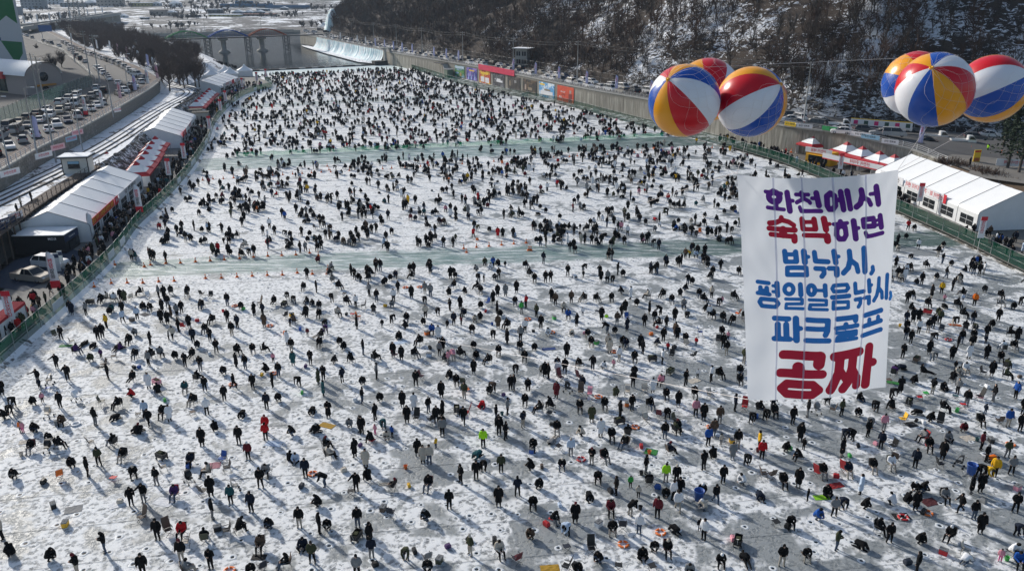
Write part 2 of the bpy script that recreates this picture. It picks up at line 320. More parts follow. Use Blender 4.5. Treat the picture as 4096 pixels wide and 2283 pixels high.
# rocks on the slope, largest ones in view as parts of the slope
slope = bpy.data.objects['rock_slope']; rockmb = []
for k in range(4):
    bm = bmesh.new(); bmesh.ops.create_icosphere(bm, subdivisions=1, radius=0.5)
    for v in bm.verts: v.co = Vector((v.co.x * random.uniform(.8, 1.5), v.co.y * random.uniform(.6, 1.1), v.co.z * random.uniform(.35, .8)))
    me = bpy.data.meshes.new('rock'); bm.to_mesh(me); bm.free(); me.materials.append(mat('rock', (0.10, 0.095, 0.09), 0.95, var=0.4, vscale=3)); rockmb.append(me)
TEf = spaced(TE[farr], 1.0)
for k in range(290):
    i = int(random.random() ** 1.7 * (len(TEf) - 2)); t = random.random(); n = offset(TEf, 4.6 * (1 - t))[i]
    link('rock', rockmb[k % 4], slope, (n[0] + random.uniform(-.4, .4), n[1] + random.uniform(-.5, .5), 0.6 + 4.2 * t + 0.1), random.random() * 6, random.uniform(0.6, 1.25))
# ---- stone retaining wall of the upper road: courses of blocks with recessed joints
wallL = empty('stone_retaining_wall', (WB[0][0], WB[0][1], 4.8)); inv = Vector((-WB[0][0], -WB[0][1], -4.8))
tag(wallL, 'long grey stone block retaining wall below the car-lined upper road', 'wall')
def ruled_child(name, A, B, mt, parent, n=80):
    o = ruled(name, A, B, mt, n, 2, None); o.parent = parent; o.location = -Vector(parent.location); return o
ruled_child('backing', z3(offset(WB, -0.02), 4.6), z3(offset(WB, -0.02), 8.1), M_DARK, wallL)
ruled_child('coping', z3(offset(WB, 0.22), 8.14), z3(offset(WB, -0.3), 8.16), M_CONC, wallL); ruled_child('coping_face', z3(offset(WB, 0.22), 7.85), z3(offset(WB, 0.22), 8.14), M_CONC, wallL)
blk = MB().box((0, 0, 0), (1.16, 0.3, 0.58), 0, 0, 0.94).mesh('stone', M_STONE); blk2 = MB().box((0, 0, 0), (1.16, 0.34, 0.58), 0, 0, 0.9).mesh('stone', mat('wall_stone_pale', (0.27, 0.255, 0.225), 0.9, var=0.3, vscale=2.0, bump=0.3, bscale=5))
WBs = spaced(WB, 1.22); spots = []
for i in range(len(WBs) - 1):
    for r in range(5):
        a, b = WBs[i], WBs[i + 1]; t = 0.5 + (0.5 if r % 2 else 0); p = a + (b - a) * t
        spots.append((p[0], p[1], 5.12 + r * 0.62, math.atan2(b[1] - a[1], b[0] - a[0])))
vis = sorted(spots, key=lambda s: (abs(s[1] - 150) > 30, s[1]) if s[1] > 118 else (True, 1e6)); rest = MB()
for k, s in enumerate(vis):
    if k < 290: link('stone', blk if random.random() < .6 else blk2, wallL, Vector(s[:3]) - wallL.location, s[3])
    else: rest.box((s[0] - wallL.location.x, s[1] - wallL.location.y, s[2] - 4.8), (1.16, 0.32, 0.58), 0, s[3])
tag(rest.build('stone_courses', M_STONE, wallL), kind='stuff')
# ---- right bank: concrete wall, road, rock fence, hill
g = NG('stained_concrete', 0.88); st = g.noise(1.0, 6, 0.65, 0.2, g.map((1.6, 1.6, 0.12))); fl = g.noise(0.35, 4, 0.6); z = g.sep()[2]
base = g.mix(g.step(st, 0.36, 0.72), (0.20, 0.185, 0.155), (0.44, 0.42, 0.36)); base = g.mix(g.math('MULTIPLY', g.step(fl, 0.45, 0.75), 0.5), base, (0.25, 0.235, 0.20))
drip = g.math('MULTIPLY', g.step(z, 4.6, 6.2), g.step(st, 0.42, 0.56)); base = g.mix(g.math('MULTIPLY', drip, 0.65), base, (0.075, 0.07, 0.06)); g.bump(st, 0.25, 0.05)
M_WALLR = g.out(base)
wallR = empty('concrete_river_wall', (0, 313, 0)); tag(wallR, 'tall stained concrete river wall along the right bank below the parked cars', 'wall')
RWs = spaced(RW, 5.0); ZB = lambda y: 6.5
def rz_road(p):      # the road dips to the square at the near end
    return 6.5 - 2.2 * min(1.0, max(0.0, (178 - p[1]) / 18.0))
for i in range(len(RWs) - 1):
    a, b = RWs[i], RWs[i + 1]; za, zb = rz_road(a), rz_road(b); d = (b - a) / np.linalg.norm(b - a); a2 = a + d * 0.02; b2 = b - d * 0.02; q = np.array([d[1], -d[0]])
    mb = MB(); lo = 0.0; w = 0.5
    A = [(a2[0], a2[1], lo), (b2[0], b2[1], lo), (b2[0], b2[1], zb - 0.3), (a2[0], a2[1], za - 0.3)]; B = [(p[0] + q[0] * w, p[1] + q[1] * w, p[2]) for p in A]
    mb.add(A + B, [(0, 1, 2, 3), (7, 6, 5, 4), (0, 4, 5, 1), (1, 5, 6, 2), (2, 6, 7, 3), (3, 7, 4, 0)])
    o = mb.build('wall_panel', M_WALLR, wallR); o.location = (0, -313, 0)
    c = [(a[0] - q[0] * .15, a[1] - q[1] * .15, za - .3), (b[0] - q[0] * .15, b[1] - q[1] * .15, zb - .3), (b[0] + q[0] * .55, b[1] + q[1] * .55, zb - .3), (a[0] + q[0] * .55, a[1] + q[1] * .55, za - .3)]
    mb = MB(); mb.add(c + [(x, y, zz + .34) for x, y, zz in c], [(0, 1, 2, 3), (7, 6, 5, 4), (0, 4, 5, 1), (1, 5, 6, 2), (2, 6, 7, 3), (3, 7, 4, 0)])
    o = mb.build('coping', M_CONC, wallR); o.location = (0, -313, 0)
RWn = RW[RW[:, 1] < 600]; zr = np.array([rz_road(p) for p in RWn])
RE = smooth_line([(150, 168), (128, 181), (112, 190), (98, 194), (80, 203), (72, 212), (52, 245), (34, 275), (12, 320), (0, 342), (-18, 376), (-48, 428), (-84, 500), (-112, 556), (-128, 596)], 3)   # foot of the hill
zre = np.array([6.5 - 2.2 * min(1.0, max(0.0, (p[0] - 82) / 26)) for p in RE])
ruled('road', z3(offset(RWn, 0.4), zr), z3(RE, zre + 0.02), M_ASPH, 130, 6)
sq = [(86.5, 158, 4.3), (87, 150, 4.3), (84, 146, 4.3), (92, 138, 4.3), (150, 120, 4.3), (190, 150, 4.3), (150, 168.5, 4.3), (128, 181, 4.31), (112, 190, 4.31), (98, 194, 4.8), (90, 180, 4.9)]
mb = MB(); mb.add(sq, [tuple(range(len(sq)))]); tag(mb.build('square', mat('plaza_asphalt', (0.20, 0.185, 0.165), 0.9, var=0.25, vscale=0.3)), kind='structure')
# grassy bank and flat between square and ice
ruled('grass_bank', z3([(66, 152), (74, 150), (79, 143), (86, 130), (89, 110), (89, 60)], 0.75), z3([(86, 158), (86.5, 149.5), (86, 145.5), (95, 136), (104, 122), (110, 60)], 4.28), snow_ground('dry_grass', (0.13, 0.085, 0.05), 0.22, 0.8), 60, 8, noise=0.10)
ruled('tent_ground', z3(offset(RF, -0.5)[RF[:, 1] < 200], 0.5), z3([(92, 30), (90, 110), (87, 130), (80, 143), (86, 158), (80, 171.5), (71, 183), (62, 193)], 0.6), mat('wet_ground', (0.15, 0.14, 0.125), 0.8, var=0.35, vscale=0.4), 60, 6)
# wooded hill
HB = RE[::-1]; HB = np.r_[smooth_line([(-168, 800), (-150, 690), (-137, 625)], 4), HB, [(175, 160), (215, 140)]]
HBs = resample(smooth_line(HB[::4], 4), 190); tt = np.linspace(0, 1, 64) ** 1.25 * 165
tg = np.gradient(HBs, axis=0); tg /= np.linalg.norm(tg, axis=1)[:, None]; hn = np.c_[-tg[:, 1], tg[:, 0]]
for _ in range(12): hn[1:-1] = (hn[:-2] + hn[1:-1] * 2 + hn[2:]) / 4
hn /= np.linalg.norm(hn, axis=1)[:, None]
def hill_h(x, y, d, s):
    rise = 0.72 + 0.22 * np.sin(s * 9.0 + 0.6) + 0.25 * (fbm(x / 60, y / 60, 3, 5) - 0.5)
    return d * rise + np.minimum(d / 8, 1) * (14 * (fbm(x / 45, y / 45, 4, 2) - 0.5) + 2.6 * (fbm(x / 7, y / 7, 3, 8) - 0.5)) + np.minimum(d, 6) * 0.35
S = np.linspace(0, 1, len(HBs))[:, None]; D = tt[None, :]
HX = HBs[:, 0][:, None] + hn[:, 0][:, None] * D; HYy = HBs[:, 1][:, None] + hn[:, 1][:, None] * D
hz0 = np.interp(HBs[:, 0], [82, 108], [6.5, 4.3])[:, None]
HZ = hz0 + 0.05 + np.maximum(hill_h(HX, HYy, D, S), -0.1)
g = NG('hillside', 0.95); x, y, z = g.sep(); v = g.map((1.0, 1.0, 2.4)); n1 = g.noise(0.045, 4, 0.55, 0.4); n2 = g.noise(0.55, 7, 0.7, 1.0, v); n3 = g.noise(2.2, 4, 0.7)
n1b = g.noise(0.012, 2, 0.5)
bias = g.mixf(g.step(x, -40, 90), -0.065, 0.06)
t = g.math('ADD', g.math('ADD', g.math('MULTIPLY', n1, 0.5), g.math('MULTIPLY', n2, 0.62)), bias); k = g.step(t, 0.60, 0.635)
soil = g.mix(n3, (0.022, 0.017, 0.014), (0.085, 0.06, 0.045)); soil = g.mix(g.step(n1, 0.5, 0.68), soil, g.mix(n3, (0.04, 0.036, 0.033), (0.12, 0.105, 0.09)))
g.bump(g.math('ADD', n2, g.math('MULTIPLY', n3, 0.4)), 0.8, 0.5)
M_HILL = g.out(g.mix(k, soil, (0.80, 0.83, 0.88)))
link('hill', grid_mesh('hill', np.dstack([HX, HYy, HZ]), M_HILL))['kind'] = 'structure'
def hill_pt(s, d):
    "point on the hill surface, s along the foot (0 far .. 1 near), d metres in from it"
    i = min(len(HBs) - 1.001, max(0, s * (len(HBs) - 1))); i0 = int(i); f = i - i0; b = HBs[i0] * (1 - f) + HBs[i0 + 1] * f; n = hn[i0] * (1 - f) + hn[i0 + 1] * f
    x, y = b + n * d; j = np.interp(d, tt, np.arange(len(tt))); j0 = min(int(j), len(tt) - 2); g2 = j - j0
    z = (HZ[i0, j0] * (1 - f) + HZ[i0 + 1, j0] * f) * (1 - g2) + (HZ[i0, j0 + 1] * (1 - f) + HZ[i0 + 1, j0 + 1] * f) * g2
    return Vector((x, y, z))
# ================================================================ people
PALN = dict(k=('black', (0.007, 0.007, 0.008)), n=('dark navy', (0.011, 0.016, 0.03)), g=('grey', (0.20, 0.205, 0.21)), w=('white', (0.74, 0.75, 0.77)), r=('red', (0.46, 0.015, 0.02)),
    b=('blue', (0.02, 0.085, 0.33)), o=('orange', (0.72, 0.16, 0.02)), y=('yellow', (0.70, 0.40, 0.02)), e=('beige', (0.50, 0.45, 0.38)), u=('purple', (0.075, 0.03, 0.12)), i=('pink', (0.66, 0.28, 0.34)),
    t=('teal', (0.025, 0.095, 0.105)), v=('olive green', (0.052, 0.058, 0.032)), z=('lime yellow high-visibility', (0.42, 0.95, 0.03)), a=('pale blue', (0.48, 0.58, 0.72)), j=('brown', (0.09, 0.06, 0.042)), d=('maroon', (0.13, 0.018, 0.026)),
    l=('leaf green', (0.05, 0.36, 0.07)))
CLOTH = {c: mat('cloth_' + n.replace(' ', '_'), col, 0.9, var=0.25, vscale=6, spec=.12) for c, (n, col) in PALN.items()}
SKIN = mat('skin', (0.50, 0.33, 0.25), 0.6); HAIR = mat('dark_hair', (0.008, 0.007, 0.007), 0.8, spec=.2); SHOE = mat('shoes', (0.02, 0.018, 0.017), 0.7)
TROU = [mat('trousers_black', (0.008, 0.008, 0.009), 0.9, spec=.12), mat('trousers_jeans', (0.05, 0.075, 0.12), 0.9), mat('trousers_grey', (0.17, 0.17, 0.175), 0.9), mat('trousers_sand', (0.36, 0.32, 0.27), 0.9), mat('trousers_pink', (0.7, 0.12, 0.3), 0.9)]
def capsule(p0, r0, p1, r1, seg=10):
    p0, p1 = Vector(p0), Vector(p1); ax = p1 - p0
    if ax.length < 1e-4: ax = Vector((0, 0, 1e-3))
    q = ax.normalized().to_track_quat('Z', 'Y').to_matrix(); L = ax.length; rings = []
    for k in range(4): a = -math.pi / 2 + math.pi / 2 * k / 3; rings.append((max(1e-3, r0 * math.cos(a)), r0 * math.sin(a)))
    for k in range(4): a = math.pi / 2 * k / 3; rings.append((max(1e-3, r1 * math.cos(a)), L + r1 * math.sin(a)))
    mb = MB().lathe(rings, seg); return [p0 + q @ Vector(v) for v in mb.v], mb.f
def mirror(pt, s): return (pt[0] * s, pt[1], pt[2])
def body(pel, chest, head, knee, ank, elb, hand, knee2=None, ank2=None, elb2=None, hand2=None, coat=0, bulk=1.0, hat=0, toe=-0.13):
    "joints of the right side; second set when the left side differs; returns primitives (p0, r0, p1, r1, tag)"
    pr = []; pel, chest, head = Vector(pel), Vector(chest), Vector(head); up = (chest - pel).normalized(); B = bulk
    for s in (-1, 1): pr.append((pel + Vector((s * .06, 0, 0)), .125 * B, chest + Vector((s * .075, 0, 0)), .135 * B, 0))
    sh = chest + up * 0.06
    pr.append((sh + Vector((-.15, 0, 0)), .095 * B, sh + Vector((.15, 0, 0)), .095 * B, 0))
    nk = (head - sh).normalized(); pr.append((sh, .075, sh + nk * .12, .065, 0)); f = Vector((0, -1, 0))
    look = (nk * -0.25 + f) if abs(nk.y) < .75 else Vector((0, -.35, -1)); look.normalize()
    pr.append((head - nk * .035, .092, head + nk * .035, .098, 3)); pr.append((head + look * .04 - nk * .04, .066, head + look * .045 + nk * .01, .06, 2)); pr.append((head + look * .105, .016, head + look * .1 - nk * .03, .02, 2))
    if hat: pr.append((head + nk * .06, .105, head + nk * .11, .085, 3))
    else: pr.append((head - look * .035 - nk * .01, .1, head - look * .02 + nk * .04, .1, 3))
    for s, kn, an, el, ha in ((1, knee, ank, elb, hand), (-1, knee2 or knee, ank2 or ank, elb2 or elb, hand2 or hand)):
        kn, an, el, ha = (Vector(mirror(q, s)) for q in (kn, an, el, ha)); hip = pel + Vector((s * .09, 0, -.02)); shd = sh + Vector((s * .19, 0, -.01))
        pr.append((hip, .105, kn, .075, 1)); pr.append((kn, .075, an, .052, 1)); pr.append((an + Vector((0, .02, -.03)), .047, an + Vector((0, toe, -.035)), .04, 4))
        pr.append((shd, .078 * B, el, .066 * B, 0)); pr.append((el, .066 * B, ha, .05 * B, 0)); dr = (ha - el).normalized(); pr.append((ha + dr * .03, .042, ha + dr * .09, .034, 2))
    if coat:
        z0 = Vector((pel.x, pel.y, coat))
        for s in (-1, 1): pr.append((pel + Vector((s * .05, 0, 0)), .155, z0 + Vector((s * .07, 0, 0)), .17, 0))
    return pr
STD = dict(pel=(0, 0, .92), chest=(0, .01, 1.36), head=(0, -.02, 1.62), knee=(.1, -.02, .5), ank=(.115, .03, .085), elb=(.275, .04, 1.13), hand=(.27, -.07, .9))
PH = dict(STD, head=(0, -.09, 1.6), elb=(.25, .02, 1.12), hand=(.07, -.27, 1.2)); AR = dict(STD, elb2=(.34, -.2, 1.27), hand2=(.40, -.47, 1.3), head=(0, -.06, 1.61))
POSES = {
 's': body(**STD, bulk=1.08), 'S': body(**dict(STD, hand=(.2, -.12, 1.0), knee=(.13, -.03, .5), ank=(.16, .03, .085)), bulk=1.12, hat=1), 'l': body(**STD, coat=.48, bulk=1.1), 'L': body(**PH, coat=.42, bulk=1.12, hat=1),
 'p': body(**PH, bulk=1.12), 'a': body(**AR, bulk=1.1), 'x': body(**dict(STD, elb=(.45, 0, 1.34), hand=(.72, -.03, 1.3)), bulk=1.08),
 'w': body(**dict(STD, pel=(0, 0, .9), knee=(.1, -.2, .52), ank=(.1, -.2, .1), knee2=(.1, .08, .5), ank2=(.1, .36, .17), elb=(.28, .1, 1.14), hand=(.26, .02, .9), elb2=(.28, -.08, 1.14), hand2=(.25, -.26, .98)), bulk=1.08),
 'b': body((0, .16, .88), (0, -.2, 1.06), (0, -.46, 1.03), (.12, .03, .5), (.14, .1, .085), (.22, -.27, .78), (.1, -.42, .52), bulk=1.12),
 'q': body((0, .12, .3), (0, -.08, .7), (0, -.22, .92), (.19, -.28, .46), (.15, -.03, .085), (.26, -.2, .5), (.07, -.42, .36), bulk=1.18),
 'k': body((0, .26, .4), (0, -.14, .42), (0, -.4, .28), (.15, -.02, .1), (.13, .42, .085), (.26, -.28, .2), (.14, -.45, .1), bulk=1.2, toe=.1),
 't': body((0, .1, .45), (0, -.1, .86), (0, -.26, 1.07), (.18, -.33, .49), (.19, -.36, .085), (.27, -.18, .64), (.08, -.42, .52), bulk=1.15),
 'c': body((0, .1, .45), (0, .1, .88), (0, .0, 1.13), (.15, -.36, .5), (.16, -.47, .085), (.27, .0, .68), (.1, -.28, .6), bulk=1.15),
 'r': body((0, .12, .42), (0, .32, .8), (0, .3, 1.06), (.13, -.34, .49), (.11, -.78, .42), (.27, .15, .62), (.12, -.12, .56), bulk=1.15),
 'm': body((0, .12, .14), (0, .05, .55), (0, -.05, .8), (.3, -.22, .2), (.1, -.42, .1), (.28, -.08, .34), (.1, -.3, .26), bulk=1.15),
 'd': body((0, 0, .15), (0, .42, .16), (0, .7, .17), (.12, -.4, .13), (.12, -.8, .1), (.3, .28, .13), (.26, .04, .12), bulk=1.15)}
def make_body(key, prims, faces):
    V = []; F = []
    for p0, r0, p1, r1, t in prims:
        v, f = capsule(p0, r0, p1, r1); b = len(V); V += v; F += [tuple(i + b for i in q) for q in f]
    me = bpy.data.meshes.new('tmp'); me.from_pydata([tuple(v) for v in V], [], F); o = bpy.data.objects.new('tmp', me)
    rm = o.modifiers.new('r', 'REMESH'); rm.mode = 'VOXEL'; rm.voxel_size = 0.024
    sm = o.modifiers.new('s', 'SMOOTH'); sm.iterations = 2; sm.factor = 0.4
    out = []
    for n in faces:
        t0_ = baked(o); base = len(t0_.polygons) * 2; bpy.data.meshes.remove(t0_); dc = o.modifiers.new('d', 'DECIMATE'); dc.ratio = min(1, n / base); r = baked(o)
        o.modifiers.remove(dc); bm = bmesh.new(); bm.from_mesh(r); bmesh.ops.triangulate(bm, faces=bm.faces); bm.to_mesh(r); bm.free(); r.materials.clear()
        nv = len(r.vertices); vc = np.empty(nv * 3); r.vertices.foreach_get('co', vc); vc = vc.reshape(-1, 3); tri = np.empty(len(r.polygons) * 3, np.int32); r.loops.foreach_get('vertex_index', tri); tri = tri.reshape(-1, 3)
        c = vc[tri].mean(1); best = np.full(len(c), 1e9); lab = np.zeros(len(c), int)
        for p0, r0, p1, r1, t in prims:
            a, b = np.array(p0), np.array(p1); ab = b - a; L = max(ab @ ab, 1e-9); h = np.clip(((c - a) @ ab) / L, 0, 1); dd = np.linalg.norm(c - a - h[:, None] * ab, axis=1) - (r0 + (r1 - r0) * h)
            m = dd < best; best[m] = dd[m]; lab[m] = t
        r.polygons.foreach_set('material_index', lab.astype(np.int32)); r.polygons.foreach_set('use_smooth', np.full(len(lab), n > 300)); r.name = 'person'
        out.append((r, vc, tri, lab))
    bpy.data.objects.remove(o); return out
BODY = {k: make_body(k, v, (620, 104)) for k, v in POSES.items()}
for k in BODY:
    for mm in (CLOTH['k'], TROU[0], SKIN, HAIR, SHOE): BODY[k][0][0].materials.append(mm)
# crowd read off the photograph, tile by tile: x y pose colour (tile pixels, 2.515 to one photograph pixel)
TILES = {
(0, 1712): "360 45qk 235 50hi 510 155tk 610 210ck 320 245ck 155 510qk 735 395qk 890 490sk 1000 380Sv 1140 190ck 1240 330ck 1390 75qk 2035 185lk 2405 165sk 2500 320sd 1580 580Sk 1350 495tk 1920 380cn 2090 490ce 1760 715cu 2125 690lk 2325 765st 2530 850sn 2140 915sk 1450 750ak 1325 785ak 2410 1055tk 2065 1150ck 1590 1130sk 1835 1100cr 1060 1255pk 120 1290qk 500 1335qk 30 1120se 1830 1345sk 1890 1470cg 2125 1420pk 1445 1490sk 785 1480pk 2520 1470qk",
(1024, 1712): "100 125sr 370 75qk 600 55qk 1065 65sk 1200 70hi 1320 125qe 1370 95hb 1160 160tk 710 215ck 740 315ce 345 330mk 400 345ma 500 500sn 995 295lk 1105 400le 1625 285lk 1680 355le 1745 365se 1810 205hy 1875 85sg 2285 195sz 2445 75sk 2510 118Sk 2230 300kt 2215 520sk 2290 445bk 2465 450sv 2060 560Sk 1735 620ck 1360 630rk 1130 550tk 1010 640ak 685 590bk 50 605Sk 110 480tg 630 790qk 440 1005sk 640 1060sk 725 1020qk 145 1010qk 1025 1000sk 1145 1165lk 50 1235cj 475 1215mn 570 1360Sv 300 1410ck 1165 1310sn 1020 1500Sg 1510 1335bv 1730 1440qk 1720 930qk 1945 820sk 2440 790lk 2155 1280Sv 2450 1290ce",
(2048, 1712): "450 60ck 410 140dg 705 85qe 890 90lw 1000 130ck 1160 95ck 1130 205ck 220 220tk 590 280sa 800 370pk 930 345ck 195 425qk 500 415tk 1345 460sk 1535 110sk 1590 270cn 1650 60cv 1970 180sb 2025 90sj 2100 170he 2265 205sk 2215 320lg 2355 380bk 2480 215sy 2510 315sr 1925 425pk 2025 315qk 2120 560sk 2320 570qw 860 545tk 1045 675sk 1190 600hl 1270 700he 1375 580ck 1545 545sz 1650 560sk 1540 700qk 1620 725sw 1680 700sk 1665 840ww 1905 665qk 2045 760wk 1925 830qe 2490 715kn 55 685Sn 260 610qk 775 720kk 210 805tk 415 960tk 635 955lk 990 870cd 1195 880bk 1460 905sd 1275 1060sw 1005 1060tk 195 1115qj 550 1085ba 1635 1055kk 1925 1125sw 1885 1035hk 2090 1385tk 2350 1340dk 880 1355qk 1310 1310mk 1425 1240qk 1560 1275ck 1775 1470qg 650 1460qk",
(3072, 1712): "320 135lk 355 220hk 170 235qk 310 330tk 760 125bn 840 130bk 740 290lk 1000 90sk 1130 210sn 1555 140cg 1610 230ck 1805 130mg 1750 315lk 2140 220sd 2400 300Sv 2440 470Sg 1475 400sn 1050 440ck 800 480cn 545 495ck 300 600lk 150 590ck 1230 410cw 925 665la 590 680mk 395 735hk 490 920qb 660 890Sg 740 830bn 215 1000tk 965 810qk 1250 780qw 1390 760qk 1480 830lk 1545 650qk 1480 640qk 1770 745cg 1925 850wk 2065 920sk 2130 1060lk 2480 850Sk 2500 1090bn 2450 1290tw 2330 1345hi 2040 660lk 2130 650lk 2120 490bk 2200 510by 2270 490sy 2190 340sk 2255 340ko 685 1230pv 930 1215kk 1215 1155Sk 1120 1060ck 1520 1160qk 1820 1130ck 135 1390Sk 375 1325tk 1490 1470sk 1985 1350kw 2510 1400cb",
(0, 1142): "730 300ln 710 285sk 870 305sg 1020 185ck 1075 165ce 1155 175cw 1220 165sk 1260 180lv 1410 105ck 1600 130sg 1655 140lk 1720 95ck 1895 120sk 2025 235ck 1105 300qk 1130 270qt 1235 290sk 1240 385wa 1385 350sa 1440 240mk 1520 265tk 1635 270lk 1690 230sk 1725 330lj 1830 285sk 1785 330sg 2035 240tk 1075 435sy 990 555sk 1035 535sk 620 550Sk 1365 510qg 1515 605ak 1625 380lk 1690 395lk 1800 475sk 1905 430lk 1740 555we 1700 550hg 1945 580sn 2060 485ck 2115 570pk 2130 390ck 2290 375sk 2335 510sk 2390 435sn 2290 210sk 2560 310lk 2420 245qk 840 610dk 945 635kk 1180 640dk 1215 650mu 1300 600ck 780 700cu 1020 735hu 920 770qv 575 840ak 1360 745ck 1500 815sg 1520 740ck 1620 725cg 1770 745qk 1865 825pk 1930 745rk 1980 635qk 2180 685Sk 2395 700ck 2545 690ck 2380 830lk 2470 845sk 2020 870pk 2255 900qk 2355 1045wk 2545 1045sk 1995 970ck 2065 1070Sk 1865 1085ct 1330 980rk 1090 945ak 685 960ak 390 1000ak 400 1040hn 25 1110lk 610 1235sk 345 1205qk 430 1180hi 140 1225bk 110 1310bk 55 1340qk 1335 1130qr 1500 1045lw 1595 1110tk 1185 1240ck 1940 1210ck 2260 1165sk 2085 1305sw 2440 1325kk 640 1410tj 965 1410sk 1165 1360kk 1465 1330sa 1500 1415wk 1640 1330ck 1710 1370lw 215 1480ho 370 1470qk 1390 1480kk 2170 1470qk",
(1024, 1142): "480 60ck 610 75sk 840 45ck 1140 110sg 1215 170sk 1385 170sw 1565 135lk 1430 80sk 1700 90sg 1755 120sg 1945 110qk 1980 40rk 2105 95qk 2260 95ck 2220 50ck 2385 190lk 2430 115lk 2510 115lg 320 150bk 385 195bk 180 205rk 515 185mk 570 210mk 765 175bk 920 200ck 1005 225sw 1185 285ck 1370 225qg 510 330lk 635 255rk 635 335ck 830 320ce 695 395kk 70 310sn 85 425lj 385 390tj 345 415hn 1015 440lk 1270 425hk 1370 385bk 1515 380ck 1510 440qk 1690 400qk 1700 195bk 1705 330se 1830 310bk 1950 260sk 1990 405sn 2055 245lk 2085 325cn 2260 235qk 2425 290lk 1925 435hk 2065 400hd 2205 380qe 2255 360qk 2435 440lj 2455 320qk 315 600lw 360 675sk 520 515hd 640 545rk 640 625ck 705 490bu 845 600qk 875 650qk 1080 700sk 1440 540mk 1640 605ck 1770 500cb 1835 550lw 1880 660lk 1845 710sg 2175 485tk 2385 545bk 2520 440ck 2525 590lk 2190 640qk 2440 710ck 2215 735mk 2330 795ck 2060 725ck 1380 725lk 1465 755lk 1605 735ck 1205 765ck 90 680ck 175 775hi 375 810lt 550 800pk 780 790qk 960 780tk 1915 770qk 1985 760bi 1935 800si 2190 895lk 1950 930mk 2015 1010ck 110 880qk 230 925sk 170 1030sk 430 1020bk 630 1000lv 680 960pk 680 1115lt 870 980sn 1215 945xg 1075 1005qk 1070 1185Sk 1250 1170qk 1610 1020Sk 1865 1135lk 2095 1145sv 2340 1095qk 2385 1080bj 110 1245sn 230 1170qk 570 1290kk 730 1335Lk 1200 1360sk 1475 1230lk 1520 1385lk 1590 1260lw 1735 1280sk 1815 1390sk 1875 1330lk 1870 1480sk 2085 1400wk 2415 1370sk 2275 1230kr 2530 1300sg 2440 1470sk 945 1430qg 1050 1480lk 1285 1450bt 100 1480sr 600 1480kk 2560 1060sk",
(2048, 1142): "45 80lk 30 205ck 95 290sl 140 230sr 245 325sv 395 165sk 435 205sj 595 185sj 715 170ck 855 175ck 1000 170ck 520 270ce 290 440sk 565 345cb 650 415lk 710 305hw 900 355lk 1055 400sj 1100 325sk 1135 280lk 950 480bk 1030 490qk 1155 465ln 1330 420sk 1380 290lk 1485 300bk 1430 380sk 1550 440sk 1470 420ck 1635 360lk 1605 190ck 1725 240cg 1735 60qk 1690 115qk 1510 130ck 1360 140ce 1190 145lw 1105 90qk 1250 210qk 1880 130ck 1930 175ck 2005 130se 2110 190hi 2075 215bk 2235 150ck 1940 265qk 1760 320kk 2335 360ck 2020 340ck 1980 330sw 2120 370ck 2210 395ck 130 480sw 85 560sg 225 660qk 80 665ck 360 510qw 600 500ke 760 540ck 795 620ck 550 725lk 965 640se 980 690le 1115 620ck 1145 635cn 1290 640lk 1315 690sk 1450 610qn 1565 665hr 1520 570sk 1640 520lj 1660 550lk 1745 580ck 1850 610hr 2110 510ck 2170 550hi 2120 640sk 2155 705sk 1510 795sw 1230 775ck 1075 770sw 1020 840hi 810 855ak 910 845qw 680 830tk 455 840cn 530 895wk 460 915lw 365 945sk 330 930lk 290 900he 35 900bk 125 770ck 20 1060sk 160 1060rk 445 1135ld 705 1060sn 130 1210ck 270 1285ck 390 1245tk 680 1270ck 800 1380lv 930 1250ck 1040 1125qv 1225 900qk 1215 1025sk 1415 1085lw 1495 1010ci 1550 1150ck 1670 1220lk 1745 1010Sk 1865 935hw 2000 970sw 2090 940ck 2290 915ck 2330 790sv 1835 1130ck 2290 1000ck 2240 1265sn 1085 1340sk 1205 1260sk 1390 1250ck 1555 1330tk 1845 1320si 1925 1360lk 2085 1390sj 2495 1290ck 2405 1390bk 110 1430pn 1525 1480qk 1660 1480ck 2030 1460qj 2545 1360bk",
(3072, 1142): "1395 185sk 1450 140ck 1640 130lk 1740 90sy 1770 170hi 1850 60sk 2070 210so 1945 115ck 1905 230ck 1955 170ha 2180 75qk 2340 140ck 2460 245qk 2540 205bk 2335 220cg 2310 365sk 2240 425qk 1605 225ck 1705 300qv 1720 385sv 1770 235kk 1440 245mk 1965 330ck 1870 410bk 2055 395sk 1385 390sn 1455 375lk 1510 370lk 1510 490sw 1605 480sk 1655 435sk 1650 570bk 1430 590sk 1380 550sk 1385 480lk 1940 590sk 1980 460ck 2190 540sk 2065 550ck 2435 520ck 2500 570lk 2040 650sk 1350 735ak 1615 700lk 1650 770bg 1845 750lk 1900 650sk 2015 745lw 1880 850hk 2185 590hn 2190 745lk 2350 670cw 2470 660ck 2335 770ck 2245 915lk 1340 855kn 1265 915cu 1455 990qk 1575 915rk 1325 1085Lk 1650 1095pk 1760 1055mk 1910 900me 1980 890cw 1850 975tk 1900 1095sg 2400 850cv 2400 945cv 2485 1140sb 2260 1170sk 1990 1220sk 1245 1140bk 1240 1265tk 1500 1310kk 1080 1275bk 905 1320qk 735 1310Sv 920 1165mk 580 1190tk 395 1325sk 245 1400sk 60 1320ck 1620 1370qk 1770 1275ck 1160 1460si 1020 1440bg 2180 1300hn 2130 1410ck 2410 1425sb 2530 1470sk 1955 1470qd 320 1470qk 45 1250sn 2560 1300sk"}
def tile_xy(t, x, y): return t[0] + x / 2.5146, t[1] + y / 2.5146
def parse(s):
    import re
    return [(int(a), int(b), c, d) for a, b, c, d in re.findall(r'(-?\d+) (\d+)(\w)(\w)', s)]
